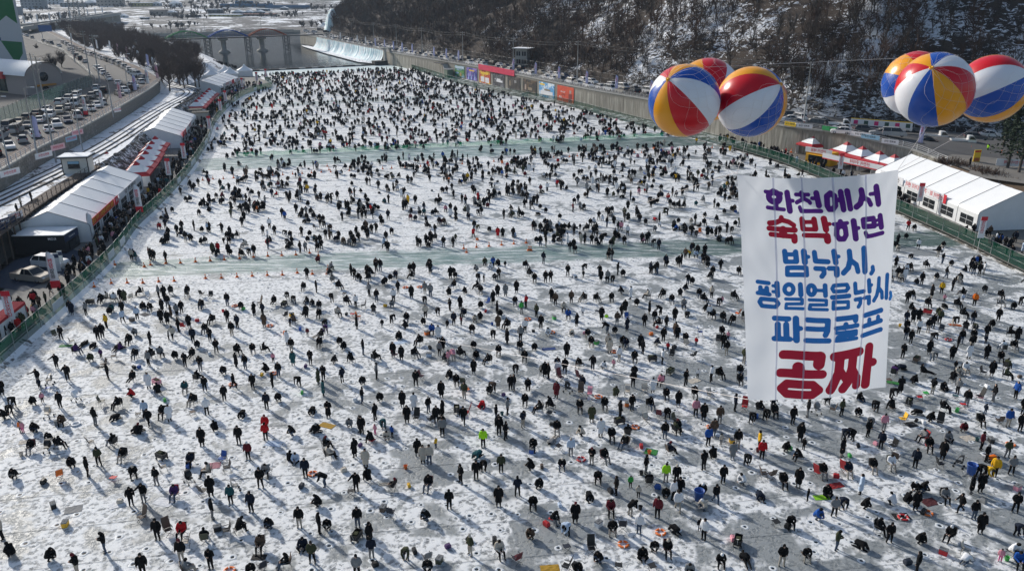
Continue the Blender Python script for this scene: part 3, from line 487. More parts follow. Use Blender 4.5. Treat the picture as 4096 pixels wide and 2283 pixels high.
PEOPLE = []                 # (x, y, pose, colour, z, facing)
for t, s in TILES.items():
    for x, y, c, d in parse(s):
        sx, sy = tile_xy(t, x, y); q = P(sx, sy - (4 if c in 'qtckrmd' else 2)); PEOPLE.append((q.x, q.y, c, d))
PEOPLE.sort(key=lambda p: p[1]); NEAR_PEOPLE = PEOPLE[:296]
POSEW = dict(s='standing', S='standing in hat', l='standing in long coat', L='in long coat and hat', p='standing, hands raised', a='standing, arm held out', x='standing with arms spread', w='walking', b='bending over the ice', q='squatting', k='crouched on all fours', t='hunched on a stool', c='in a folding chair', r='reclining in a chair', m='sitting on the ground', d='lying down', h='standing')
ORD = ['first', 'second', 'third', 'fourth', 'fifth', 'sixth', 'seventh', 'eighth', 'ninth', 'tenth', 'eleventh', 'twelfth', 'thirteenth', 'fourteenth', 'fifteenth', 'sixteenth', 'seventeenth', 'eighteenth', 'nineteenth', 'twentieth', 'twenty-first', 'twenty-second', 'twenty-third', 'twenty-fourth', 'twenty-fifth', 'twenty-sixth', 'twenty-seventh', 'twenty-eighth', 'twenty-ninth', 'thirtieth']
def nth(i): return ORD[i] if i < len(ORD) else '%d%s' % (i + 1, {1: 'st', 2: 'nd', 3: 'rd'}.get((i + 1) % 10, 'th') if (i + 1) % 100 not in (11, 12, 13) else 'th')
BANDS = [(0, 'at bottom edge'), (48, 'in front rows'), (54, 'in lower foreground'), (61, 'in lower middle'), (69, 'on mid ice'), (78, 'in upper middle'), (90, 'below first lane'), (108, 'above first lane')]
def band(y): return [n for b, n in BANDS if y >= b][-1]
def give_labels(items):
    "items: (object, base text, x, y, category, group). Look-alikes are told apart by rows and by order from the left"
    by = {}
    for it in items: by.setdefault(it[1], []).append(it)
    for base, L in by.items():
        if len(L) == 1: tag(L[0][0], base, L[0][4], L[0][5]); continue
        sub = {}
        for it in L: sub.setdefault(band(it[3]), []).append(it)
        for bn, S in sub.items():
            S.sort(key=lambda i: i[2] / i[3])
            for k, it in enumerate(S): tag(it[0], base + ', ' + bn + (', %s from left' % nth(k) if len(S) > 1 else ''), it[4], it[5])
LBL = []; SEATS = []
faces_cam = lambda: random.choice([0, 0, random.uniform(-1, 1), random.uniform(-math.pi, math.pi), random.uniform(-math.pi, math.pi)])
for x, y, pose, c in NEAR_PEOPLE:
    key = 's' if pose == 'h' else pose; rz = faces_cam(); sc = random.uniform(.95, 1.06) * (0.62 if pose == 'h' else 1)
    o = link('person', BODY[key][0][0], None, (x, y, 0.0), rz, (sc * 1.1, sc * 1.1, sc * 1.03)); cl = CLOTH[c]
    tr = TROU[0] if random.random() < .66 else random.choice(TROU[1:4])
    if pose == 'h' and c in 'ir': tr = TROU[4]
    for k, mm in enumerate((cl, tr, SKIN, HAIR if random.random() < .8 else random.choice([CLOTH['k'], CLOTH['w'], CLOTH['g'], CLOTH['e'], CLOTH['d']]), SHOE)):
        o.material_slots[k].link = 'OBJECT'; o.material_slots[k].material = mm
    w = 'child' if pose == 'h' else 'person'
    LBL.append((o, '%s in %s %s %s' % (w, PALN[c][0], 'vest' if c == 'z' else 'jacket' if pose not in 'lL' else 'clothes', POSEW[pose]), x, y, 'person', 'people on the ice'))
    if pose in 'ctr': SEATS.append((x, y, rz, pose))
# the rest of the crowd, farther off: one mass
crowd = [(x, y, 0.0, p, c, faces_cam()) for x, y, p, c in PEOPLE[296:]]
def in_ice(x, y):
    i = np.argmin(abs(LF[:, 1] - y)); j = np.argmin(abs(RF[:, 1] - y)); return LF[i, 0] + 1.5 < x < RF[j, 0] - 2
def lane_d(x, y):
    d1 = y - (105.5 + (x + 54.6) * 0.1208); d2 = y - (176.5 + (x + 68) * 0.259); d3 = y - (271 + (x + 86) * 0.396); return d1, d2, d3
PCOL = 'k' * 84 + 'nnnnnngggggwwwweejjjvvvddrriabty'; PPOSE = 'sssssslllSSpaabbqqqqqcccccttkmrwh'
top = lambda p: P(*tile_xy((0, 1142), 0, 0)).y
n0 = 0; clusters = []
for tries in range(30000):
    Yw = 98.8 + 335 * random.random() ** .98
    x = random.uniform(-128, 72); y = Yw
    if not in_ice(x, y) or y > 452 + 0.54 * (x - 20): continue
    d1, d2, d3 = lane_d(x, y)
    if y < 112 and d1 < 0 and x < -28: continue
    if abs(d1) < 3.2 and random.random() < (.93 if x < 0 else .6): continue
    if -5 < d2 < 6 and random.random() < .93: continue
    if random.random() > 0.1 + 1.25 * fbm(np.array(x / 8), np.array(y / 8), 3, 4): continue
    if y - 0.54 * x > 428: continue
    px = CX + FPX * x / (y * CT + CAMH * ST)
    if random.random() > (1.0 if px < 3000 else .8): continue
    if px > 4250: continue
    crowd.append((x, y, 0.0, random.choice(PPOSE), random.choice(PCOL), faces_cam())); n0 += 1
    if random.random() < .5: crowd.append((x + random.uniform(-.9, .9), y + random.uniform(-.7, .7), 0.0, random.choice(PPOSE), random.choice(PCOL), faces_cam()))
    if n0 > 3050: break
# visitors on the promenade, beside the tents and on the far quay
LFs = spaced(LF, 0.5)
def along(y0, y1, lo, hi, n, z, poses='sssslllSpw'):
    for _ in range(n):
        y = random.uniform(y0, y1); i = np.argmin(abs(LFs[:, 1] - y)); crowd.append((LFs[i, 0] - random.uniform(lo, hi), y, z, random.choice(poses), random.choice(PCOL), faces_cam()))
along(77, 90, 1.3, 7, 62, .62); along(90, 100, 1.2, 3.6, 14, .62); along(100, 120, 1, 4, 45, .62); along(118, 150, .9, 4, 95, .62); along(150, 200, .9, 4.4, 110, .62); along(200, 300, .9, 5, 130, .62); along(300, 330, 2, 12, 40, .62)
RFs = spaced(RF, 0.5)
for _ in range(95):
    y = random.uniform(135, 205); i = np.argmin(abs(RFs[:, 1] - y)); crowd.append((RFs[i, 0] + random.uniform(1.2, 5), y, .55, random.choice('sssslllSpw'), random.choice(PCOL), faces_cam()))
for _ in range(24):
    y = random.uniform(108, 122); i = np.argmin(abs(RFs[:, 1] - y)); crowd.append((RFs[i, 0] + random.uniform(1.2, 7), y, .55, random.choice('sssslllSp'), random.choice(PCOL), faces_cam()))
for _ in range(26): t = random.random(); crowd.append((-128 - 26 * t + random.uniform(-1, 1), 386 + 40 * t, 1.0, random.choice('ssll'), 'k', 0))
VV = []; FF = []; MI = []; nb = 0; cm = list(CLOTH.values()) + TROU + [SKIN, HAIR, SHOE]; ck = list(CLOTH); nT = len(ck); seatsfar = []
for x, y, z, pose, c, rz in crowd:
    key = 's' if pose == 'h' else pose; me, vc, tri, lab = BODY[key][1]; s = random.uniform(.95, 1.06) * (.62 if pose == 'h' else 1.0); cc, ss = math.cos(rz) * s, math.sin(rz) * s
    VV.append(np.c_[(vc[:, 0] * cc - vc[:, 1] * ss) * 1.1 + x, (vc[:, 0] * ss + vc[:, 1] * cc) * 1.1 + y, vc[:, 2] * s * 1.03 + z]); FF.append(tri + nb); nb += len(vc)
    tr = nT + (0 if random.random() < .68 else random.randint(1, 3)); MI.append(np.choose(lab, [ck.index(c), tr, nT + 5, nT + 6, nT + 7]))
    if pose in 'ctr': seatsfar.append((x, y, z, rz, pose))
tag(link('crowd', npmesh('crowd', np.concatenate(VV), np.concatenate(FF), cm, np.concatenate(MI))), 'dense crowd of anglers and visitors farther off on the ice and banks', 'crowd', kind='stuff')
print('CROWD', len(crowd), n0)
# ================================================================ things standing on the ice
CM = {c: mat('gear_' + n.replace(' ', '_'), tuple(min(1, v * 1.15) for v in col), 0.55, var=0.12, vscale=5) for c, (n, col) in PALN.items()}
CM['o'] = mat('gear_orange', (0.78, 0.17, 0.025), 0.5); CM['r'] = mat('gear_red', (0.60, 0.02, 0.02), 0.5)
FRAME = mat('chair_frame', (0.10, 0.10, 0.105), 0.45, 0.5)
def slab(w, d, t, rot=None, off=(0, 0, 0)):
    M = Matrix.Translation(off) @ (rot or Matrix.Identity(4)); return MB().box((0, 0, 0), (w, d, t), 0, 0, 0.97, M)
_seat = slab(.5, .46, .03, Matrix.Rotation(R(-6), 4, 'X'), (0, 0, .43)); _back = slab(.5, .03, .55, Matrix.Rotation(R(-14), 4, 'X'), (0, .3, .72)); _hib = slab(.54, .03, .85, Matrix.Rotation(R(-16), 4, 'X'), (0, .34, .86))
CH = {}
for c in CM: CH[c] = [_seat.mesh('seat', CM[c]), _back.mesh('backrest', CM[c]), _hib.mesh('backrest', CM[c])]
LEGS = [MB().tube([(sx * .27, sy * .25, 0), (-sx * .24, sy * .23 + (.06 if sy > 0 else 0), .45)], .016, 5).mesh('leg', FRAME) for sx in (-1, 1) for sy in (-1, 1)]
POSTS = [MB().tube([(sx * .27, .2, .4), (sx * .27, .42, 1.0)], .014, 5).mesh('back_post', FRAME) for sx in (-1, 1)]; ARM = [MB().box((sx * .29, 0, .62), (.06, .46, .03)).mesh('armrest', FRAME) for sx in (-1, 1)]
CHN = 0
def chair(x, y, rz, c, kind='c', what=None, z=0.0, sc=1.0):
    e = empty('folding_stool' if kind == 't' else 'folding_chair', (x, y, z), rz); e.scale = (sc, sc, sc)
    link('seat', CH[c][0], e, (0, .08, 0) if kind != 't' else (0, .1, -.03))
    for l in LEGS: link('leg', l, e, (0, .08, 0))
    if kind != 't':
        link('backrest', CH[c][2 if kind == 'h' else 1], e, (0, .06, 0))
        for p in POSTS: link('back_post', p, e, (0, .06, 0))
        for p in ARM: link('armrest', p, e, (0, .08, 0))
    txt = 'low %s folding stool' % PALN[c][0] if kind == 't' else '%s%s camp chair' % ('high-backed ' if kind == 'h' else '', PALN[c][0])
    LBL.append((e, txt + (' ' + what if what else ' standing empty'), x, y, 'stool' if kind == 't' else 'chair', 'folding seats on the ice')); return e
for x, y, rz, p in SEATS: chair(x, y, rz, random.choice('kkkkkjvndgr' if p != 't' else 'kkjnr'), 't' if p == 't' else 'c', 'under seated person')
# far seats joined with the far crowd
mbs = MB()
for x, y, z, rz, p in seatsfar:
    cc, ss = math.cos(rz), math.sin(rz); M = Matrix.Translation((x, y, z)) @ Matrix.Rotation(rz, 4, 'Z'); mbs.box((0, .16, .41), (.5, .46, .05), 0, 0, 1, M)
    for sx in (-1, 1):
        for sy in (-.1, .38): mbs.box((sx * .22, sy, .2), (.03, .03, .4), 1, 0, 1, M)
    if p != 't': mbs.box((0, .42, .68), (.5, .04, .5), 0, 0, 1, M)
for _ in range(170):       # empty seats, boxes and bags among the far crowd
    x, y, z = random.choice(crowd)[:3]
    if z > .1 or y < 100: continue
    x += random.uniform(-2, 2); y += random.uniform(-1.5, 1.5); M = Matrix.Translation((x, y, 0)) @ Matrix.Rotation(random.random() * 6, 4, 'Z'); k = random.choice((0, 0, 0, 2, 3, 4))
    if random.random() < .6: mbs.box((0, .16, .41), (.5, .46, .05), k, 0, 1, M); mbs.box((0, .42, .68), (.5, .04, .5), k, 0, 1, M); [mbs.box((sx * .22, sy, .2), (.03, .03, .4), 1, 0, 1, M) for sx in (-1, 1) for sy in (-.1, .38)]
    else: mbs.box((0, 0, .18), (.45, .32, .36), k, 0, .9, M)
tag(mbs.build('seats_and_bags', [CM['k'], FRAME, CM['o'], CM['b'], CM['g']]), 'folding seats, boxes and bags among the far crowd', 'seats', kind='stuff')
# props read off the photograph. C chair H high chair T stool B bag X box U bucket M mat R ring W wagon S stroller D sled
PROPS = {
(0, 1712): "930 175Ck 600 505Co 1660 430Ck 1140 545Tr 2235 355Cb 2275 440Ck 1420 945Hj 1700 1075Hj 1860 1190Ce 2270 1075Ck 2055 665Ck 1630 310Wk 1910 555Sk 490 240Sk 2370 630Sg 440 555Bk 1210 755Be 218 280Ue 260 140Me 1180 770Mw 1650 745Mw 740 820Mg 2140 380Mi 660 985Xy 2310 1440Ro 1900 395Bb 540 800Xk 2190 1030Xk",
(1024, 1712): "395 350Mw 570 465Ro 460 600Bn 1540 590By 1365 880Cn 60 1430Cn 1715 1335Cg 1845 1350Xv 1595 1255Bk 1930 1205Bu 1200 1390Bk 1015 1120Wk 955 680Tk 885 440Be 1050 185Bu 1280 830Xj 1505 410Uo 2140 1130Bk 30 1300Mk 180 160Ma 2400 1150Bk",
(2048, 1712): "200 245Xb 695 320Rr 1495 1055Ro 1120 1175Ro 1875 745Db 1380 260Uo 1400 240Ml 2540 500Cj 1110 1010Cn 800 1265Hk 40 1345Cd 530 1430Hk 1420 1425Tk 1070 1430Tk 870 985Xw 2270 1170Wk 345 985Br 2210 150Xy 2470 240Ud 1465 610Bb 1300 470Uk 380 1410My 555 1240Tn 2070 85Ba 1300 200Br 460 210Tk 480 790Ba 1290 820Uk 300 400Bj 640 1400Bk 2220 1130Bi 990 650Bk",
(3072, 1712): "215 215Bl 540 700Mz 685 500Br 680 580Mr 1360 905Rr 1605 860Ro 1760 1265Xr 770 440Hr 505 480Hr 1910 390Sk 2035 480Db 1280 330Cj 2240 140Xk 1735 400Ck 1625 745Md 2505 620Xi 1995 1280Ce 25 500Cj 1400 1370Bn 905 190Bk 1240 220Ck 195 1010Bk 1080 170Bi 2020 105Me 820 290Bl 1560 860Bk 2440 170Ro 2100 130Ut 2400 1330Ul 1340 890Mk 2160 750Bg 90 980Tk",
(0, 1142): "500 995Sk 770 1160Sw 490 1330Se 1400 830Bb 1350 835Bk 570 535Cv 1140 745Cj 1040 830Cj 1040 1200Cv 1500 140Cw 1310 150Ce 2120 140Ck 2040 110Ck 910 190Wk 2365 210Ro 765 1400Rw 585 1400Xg 1660 1165Bl 495 1065Tb 1395 1330Tk 1930 1310Tj 1985 365Br 1850 440Cr 2110 700Bw 1330 360Xj 2245 270Ur 1460 295Mn 2525 990Cj 660 610Ml 740 590Cv 1580 1000Wi 2340 1000Ro 1880 120Sk 2450 245Bl",
(1024, 1142): "140 410Ro 1505 25Ro 1650 20Ro 180 890Ro 1720 495Xo 1740 715Xa 290 330Ck 475 320Ck 970 320Tr 1075 230Ck 895 105Tk 1455 575Ma 1590 560Mw 285 490Bo 445 450Bb 465 1090Bl 285 210Wk 30 205Hj 1610 1375Hk 1750 1380Ck 2110 1310Hr 2020 1275Wk 2490 1110Bu 2475 1305Ut 1410 730Cd 2310 270Br 910 300Bk 1670 950Cd 715 1410My 500 825Bu 1750 640Bk 2375 400Ub 360 310Xy 2085 1000Cv 2130 1080Co 1300 215By 1040 345Co 2250 1230Br 1000 1160Bw 60 910By 2320 205Cb",
(2048, 1142): "160 345Ro 400 475Ro 1025 670Ro 870 1125Ro 1240 1430Ro 2000 1430Ro 370 640Mb 800 970Mw 1830 960Me 495 960Hd 685 950Hd 690 1110Hj 565 1075Sk 1160 1110Se 850 290Cn 1160 360Cb 2260 310Co 1340 1095Ce 2000 1140Ce 2335 1260Hr 380 1310Tk 1355 1395Ce 1480 1325Cd 1760 610Ce 2070 590Ck 1600 740Ck 1810 735Ck 1410 760Wk 1590 890Wv 1155 1210Xo 780 1130Si 425 340Xl 1720 1390Bw 915 1400Ua 2460 1330Bb 1630 635Bk 215 470Bk 850 590Xl 950 320Bz 1400 500Bo 1080 1390Wk 1650 1390Cv 400 1410Bk 730 490Bi 1460 430Br 1900 500Cb",
(3072, 1142): "1880 400Mo 1815 550Rr 1325 415Uy 1730 485Cn 2080 440Wk 1260 980Ml 1490 770Wj 1220 980Tj 1780 1050Mg 1415 1200Wk 1575 1110Tl 1530 1155Tr 2110 1150Hk 2200 1030Bw 2170 910Ck 1440 1400Mk 1335 1380Cy 1720 1420Hk 1880 1150Tt 2310 1390Cj 1900 1270Bl 490 1290Sg 635 1280Cj 2530 930Bj 1600 290Wr 2140 1130Bi 1960 1235Tr 1560 1390Bw 1490 1370Bk 80 1290Bg"}
def m_ring(c):
    mb = MB(); n = 22; V = []; F = []
    for i in range(n):
        a = 2 * math.pi * i / n
        for k in range(8): b = 2 * math.pi * k / 8; r = .33 + .085 * math.cos(b); V.append((r * math.cos(a), r * math.sin(a), .07 + .07 * math.sin(b)))
    for i in range(n):
        for k in range(8): F.append((i * 8 + k, (i + 1) % n * 8 + k, (i + 1) % n * 8 + (k + 1) % 8, i * 8 + (k + 1) % 8))
    return mb.add(V, F, 0, True).mesh('float', CM[c])
GRAB = MB().tube([((.44 + .035 * math.sin(4 * a)) * math.cos(a), (.44 + .035 * math.sin(4 * a)) * math.sin(a), .05) for a in np.linspace(0, 2 * math.pi, 33)], .008, 4).mesh('grab_rope', CLOTH['e'])
BAND = [MB().box((.33 * math.cos(a), .33 * math.sin(a), .07), (.20, .07, .155), 0, a).mesh('band', M_WHITE) for a in (0.4, 1.97, 3.54, 5.11)]
CACHE = {}
def cached(key, fn):
    if key not in CACHE: CACHE[key] = fn()
    return CACHE[key]
WHEEL = MB().lathe([(.02, -.02), (.09, -.025), (.1, 0), (.09, .025), (.02, .02)], 12, 0, M=Matrix.Rotation(math.pi / 2, 4, 'Y')).mesh('wheel', M_BLACK)
HANDLE = MB().tube([(-.14, 0, .28), (-.12, 0, .42), (.12, 0, .42), (.14, 0, .28)], .014, 5).mesh('handle', M_BLACK); BAIL = MB().tube([(.17 * math.cos(a), 0, .32 + .2 * math.sin(a)) for a in np.linspace(0, math.pi, 9)], .006, 4).mesh('handle', M_STEEL)
def prop(kind, c, x, y, z=0.0):
    rz = random.uniform(-.6, .6); nm = PALN[c][0]; L = lambda e, t, cat, g: LBL.append((e, t, x, y, cat, g))
    if kind in 'CHT': return chair(x, y, random.uniform(-math.pi, math.pi), c, dict(C='c', H='h', T='t')[kind])
    if kind == 'R':
        e = empty('ring_buoy', (x, y, z), rz); link('float', cached('R' + c, lambda: m_ring(c)), e); link('grab_rope', GRAB, e)
        for b in BAND: link('band', b, e)
        L(e, '%s ring buoy lying on the ice' % nm, 'ring buoy', 'ring buoys on the ice')
    elif kind == 'B':
        s = random.uniform(.85, 1.25); e = empty('bag', (x, y, z), rz * 3); e.scale = (s, s, s)
        def f():
            bm = bmesh.new(); bmesh.ops.create_cube(bm, size=1); bmesh.ops.subdivide_edges(bm, edges=bm.edges, cuts=2, use_grid_fill=True)
            for v in bm.verts: k = 1 - .22 * (abs(v.co.z * 2) ** 3); v.co = Vector((v.co.x * .44 * k + random.uniform(-.015, .015), v.co.y * .27 * k, (v.co.z + .5) * .33))
            me = bpy.data.meshes.new('body'); bm.to_mesh(me); bm.free(); me.materials.append(CM[c]); return me
        link('body', cached('B' + c, f), e); link('handle', HANDLE, e); L(e, 'soft %s bag on the ice' % nm, 'bag', 'bags on the ice')
    elif kind == 'X':
        e = empty('cool_box', (x, y, z), rz * 3); link('body', cached('X' + c, lambda: MB().box((0, 0, .19), (.52, .36, .38), 0, 0, 1.04).mesh('body', CM[c])), e)
        link('lid', cached('XL', lambda: MB().box((0, 0, .415), (.57, .41, .07), 0, 0, .95).mesh('lid', CLOTH['g'])), e); link('handle', HANDLE, e, (0, 0, .04)); L(e, '%s storage box with grey lid' % nm, 'box', 'boxes on the ice')
    elif kind == 'U':
        e = empty('bucket', (x, y, z), rz); link('pail', cached('U' + c, lambda: MB().lathe([(.12, 0), (.17, .32), (.18, .33), (.165, .33), (.115, .02), (0.001, .02)], 14).mesh('pail', CM[c])), e); link('handle', BAIL, e); L(e, 'small %s bucket standing on the ice' % nm, 'bucket', 'buckets on the ice')
    elif kind == 'M':
        w, d = random.uniform(1.0, 1.5), random.uniform(.6, 1.0); n = 7; gx = np.linspace(-w / 2, w / 2, n); gy = np.linspace(-d / 2, d / 2, n); X, Y = np.meshgrid(gx, gy); Z = .012 + .035 * rng.random((n, n)) ** 2
        o = link('picnic_mat', grid_mesh('picnic_mat', np.dstack([X, Y, Z]), mat('mat_' + nm.replace(' ', '_'), tuple(v * .55 for v in PALN[c][1]) if c in 'zryoblid' else PALN[c][1], .8, var=.25, vscale=4), False), None, (x, y, z), rz); sm = o.modifiers.new('thickness', 'SOLIDIFY'); sm.thickness = .01; L(o, '%s picnic mat spread on the ice' % nm, 'mat', 'mats on the ice')
    elif kind in 'WS':
        e = empty('folding_wagon' if kind == 'W' else 'pushchair', (x, y, z), rz * 4)
        if kind == 'W':
            def f():
                mb = MB(); mb.box((0, 0, .22), (.5, .9, .04)); [mb.box((sx * .25, 0, .42), (.03, .9, .36)) for sx in (-1, 1)]; [mb.box((0, sy * .45, .42), (.5, .03, .36)) for sy in (-1, 1)]; return mb.mesh('basket', CM[c])
            link('basket', cached('W' + c, f), e); link('load', cached('WL', lambda: MB().box((.02, -.1, .5), (.4, .5, .3), 0, .1, .7).mesh('load', CLOTH['v'])), e); link('pull_handle', cached('WH', lambda: MB().tube([(0, -.45, .3), (0, -.75, .95), (-.1, -.75, .98), (.1, -.75, .98)], .015, 5).mesh('pull_handle', M_STEEL)), e)
            wh = [(-.27, -.34), (.27, -.34), (-.27, .34), (.27, .34)]; t = '%s folding wagon loaded with gear' % nm
        else:
            def f():
                mb = MB(); mb.box((0, 0, .5), (.42, .5, .08)); mb.box((0, .26, .75), (.42, .06, .5), 0, 0, .9)
                mb.add([(sx * .23, .3 - .42 * math.sin(a) * 1.0, .72 + .38 * math.cos(a) * (1 if a < 1.6 else .6)) for a in np.linspace(0, 1.9, 7) for sx in (-1, 1)], [(2 * i, 2 * i + 1, 2 * i + 3, 2 * i + 2) for i in range(6)], 0, True); return mb.mesh('seat_and_hood', CM[c])
            link('seat_and_hood', cached('S' + c, f), e); link('frame', cached('SF', lambda: MB().tube([(-.24, .5, 1.02), (-.24, -.3, .12)], .014, 5).tube([(.24, .5, 1.02), (.24, -.3, .12)], .014, 5).tube([(-.24, .5, 1.02), (.24, .5, 1.02)], .016, 5).tube([(-.24, -.1, .45), (-.24, .38, .1)], .014, 5).tube([(.24, -.1, .45), (.24, .38, .1)], .014, 5).mesh('frame', M_STEEL)), e)
            wh = [(-.26, -.3), (.26, -.3), (-.26, .38), (.26, .38)]; t = '%s pushchair parked on the ice' % nm
        for wx, wy in wh: link('wheel', WHEEL, e, (wx, wy, .1))
        L(e, t, 'wagon' if kind == 'W' else 'pushchair', 'wagons and pushchairs on the ice')
    elif kind == 'D':
        e = empty('fish_sled', (x, y, z), -.9); r = MB()
        for sx in (-.32, .32): r.tube([(sx, -.75, .22), (sx, -.6, .03), (sx, .6, .03), (sx, .75, .12)], .02, 6)
        for sy in (-.45, 0, .45): r.tube([(-.32, sy, .05), (-.32, sy, .18), (.32, sy, .18), (.32, sy, .05)], .015, 5)
        r.build('runners', M_STEEL, e); MB().lathe([(.3, .2), (.38, 1.02), (.41, 1.03), (.41, 1.08), (.37, 1.08), (.29, .24), (.001, .24)], 20).build('blue_tub', CM['b'], e); MB().tube([(-.3, -.6, .15), (-.25, -1.3, .9), (.25, -1.3, .9), (.3, -.6, .15)], .016, 6).build('push_bar', M_STEEL, e)
        L(e, 'metal sled carrying a large blue tub', 'sled', 'tub sleds')
for t, s in PROPS.items():
    for x, y, k, c in parse(s): q = P(*tile_xy(t, x, y - 3)); prop(k, c, q.x, q.y)
give_labels(LBL)
# traffic cones along the clear lanes
CONES = {(0, 571): [(1155, 1228), (1452, 1248), (1515, 1230), (1667, 1215), (1815, 1210), (1967, 1198), (2115, 1188), (2257, 1178), (2410, 1165), (2550, 1152), (948, 1450), (1120, 1415), (1280, 1410), (1437, 1410), (1597, 1398), (1752, 1392), (2068, 1365), (2228, 1362), (2385, 1352), (2538, 1342), (2040, 378), (2143, 368), (2247, 365), (2350, 355), (2450, 352)],
 (1024, 571): [(120, 1142), (260, 1135), (402, 1128), (540, 1110), (628, 1137), (620, 1180), (725, 1270), (115, 1335), (266, 1330), (415, 1310), (567, 1322), (715, 1318), (2090, 1066), (2118, 1105), (2218, 1053), (2345, 1042), (2470, 1030), (170, 330), (270, 325), (370, 318), (465, 312), (560, 306), (657, 300), (717, 240), (735, 276), (752, 296), (940, 283), (1275, 266), (1365, 259), (1500, 251), (1655, 241), (1740, 232), (2075, 214), (2393, 190), (2475, 190)],
 (2048, 571): [(18, 1018), (143, 1008), (165, 1083), (178, 1083), (192, 1083), (188, 172), (420, 150), (580, 144), (658, 137), (962, 119), (1232, 102), (1305, 102), (1515, 84), (1685, 72), (1757, 63), (1945, 58), (2013, 53)]}
c_body = MB().lathe([(.17, .04), (.125, .25), (.11, .32)], 12).lathe([(.085, .44), (.045, .66), (.03, .70)], 12).mesh('cone', CM['o']); c_band = MB().lathe([(.111, .32), (.086, .44)], 12).mesh('white_band', M_WHITE); c_foot = MB().box((0, 0, .02), (.42, .42, .04)).mesh('foot', CM['o'])
LBL2 = []
def cone(x, y, z=0.0, where='on the ice'):
    e = empty('traffic_cone', (x, y, z), random.random()); link('cone', c_body, e); link('white_band', c_band, e); link('foot', c_foot, e); LBL2.append((e, x, y, where)); return e
for t, L in CONES.items():
    for x, y in L:
        q = P(*tile_xy(t, x, y)); side = 'near side of the first clear lane' if (q.y < 100 + (q.x + 54) * .12 + 3) else 'far side of the first clear lane' if q.y < 140 else 'front edge of the second clear lane'; cone(q.x, q.y, 0, side)
for wv in sorted({c[3] for c in LBL2}):
    S = sorted([c for c in LBL2 if c[3] == wv], key=lambda c: c[1] / c[2])
    for k, c in enumerate(S): tag(c[0], 'orange traffic cone on the %s, %s from left' % (wv, nth(k)), 'traffic cone', 'cones along the lanes')
# ropes across the ice, holes in rows between them
ROPE = mat('rope', (0.5, 0.49, 0.47), 0.9); HOLES = []; ry = 36.5; k = 0
while ry < 330:
    def rope_y(x): return ry + (0.16 - .00015 * ry) * x + (0.25 * math.sin(x * .13 + k))
    xs = [x for x in np.arange(-128, 76, 3.0) if in_ice(x, rope_y(x))]
    if len(xs) > 4:
        o = MB().tube([(x, rope_y(x) + random.uniform(-.06, .06), .025) for x in xs], .010 + .00005 * ry, 4, cap=False).build('rope', ROPE); tag(o, 'thin pale rope lying across the ice, %s from the front' % nth(k), 'rope', 'ropes on the ice')
        for x in np.arange(-128, 76, 2.05):
            for dy in (1.15, 3.1):
                if random.random() < .5:
                    hx, hy = x + random.uniform(-.8, .8), rope_y(x) + dy + random.uniform(-.7, .7); d1, d2, d3 = lane_d(hx, hy)
                    if in_ice(hx, hy) and abs(d1) > 3.6 and abs(d2) > 6 and hy < 300: HOLES.append((hx, hy))
    ry += 4.05 + .004 * ry; k += 1
HOLE_W = mat('hole_water', (0.02, 0.026, 0.03), 0.15); RIM = mat('wet_snow', (0.66, 0.69, 0.71), 0.6)
def hole_mesh(seed):
    r_ = random.Random(seed); mb = MB(); n = 12; wob = [r_.uniform(.85, 1.2) for _ in range(n)]
    ring = lambda r, z, w: [(r * (wob[i] if w else 1) * math.cos(2 * math.pi * i / n), r * (wob[i] if w else 1) * math.sin(2 * math.pi * i / n), z) for i in range(n)]
    V = ring(.27, .004, 1) + ring(.19, .03, 1) + ring(.125, .022, 0) + ring(.115, .006, 0); F = [(a * n + i, a * n + (i + 1) % n, (a + 1) * n + (i + 1) % n, (a + 1) * n + i) for a in range(3) for i in range(n)]
    mb.add(V, F, 1, True); mb.add(ring(.118, .008, 0), [tuple(range(n))], 0); return mb
HM = [hole_mesh(s).mesh('fishing_hole', [HOLE_W, RIM]) for s in range(4)]; HOLES.sort(key=lambda h: h[1]); hb = MB()
vis = [h for h in HOLES if abs(h[0]) < .66 * h[1] * CT + 16]
for i, h in enumerate(vis[:300]): link('fishing_hole', HM[i % 4], ice, (h[0], h[1], .002), random.random() * 6, random.uniform(.85, 1.25))
hv = []; hm = hole_mesh(9)
for h in vis[300:]: hb.add([(v[0] * 1.1 + h[0], v[1] * 1.1 + h[1], v[2]) for v in hm.v], [f for f in hm.f], 0); hb.m[-len(hm.m):] = hm.m
o = hb.build('fishing_holes', [HOLE_W, RIM], ice); tag(o, kind='stuff')
print('HOLES', len(HOLES), 'PROPS', len(LBL))
# green safety net along the far edge of the second lane, low poles beside the lanes
NET = seethrough('green_net', (0.02, 0.26, 0.13), 0.42, trans=.5); ne = empty('safety_net', (-55, 188, 0)); tag(ne, 'low green safety net strung along the far edge of the second lane', 'net')
pts = [(x, 176.5 + (x + 68) * .259 + 7.2) for x in np.arange(-64, 44, 4.0)]
for a, b in zip(pts[:-1], pts[1:]):
    MB().tube([(a[0] + 55, a[1] - 188, 0), (a[0] + 55, a[1] - 188, 1.3)], .03, 5).build('net_post', M_STEEL, ne)
    G = np.array([[(a[0] + (b[0] - a[0]) * u + 55, a[1] + (b[1] - a[1]) * u - 188 + .15 * math.sin(u * 7 + v), .03 + (1.15 - .22 * math.sin(math.pi * u)) * v) for u in np.linspace(0, 1, 6)] for v in (0, .5, 1)]); link('net_panel', grid_mesh('net_panel', G, NET), ne)
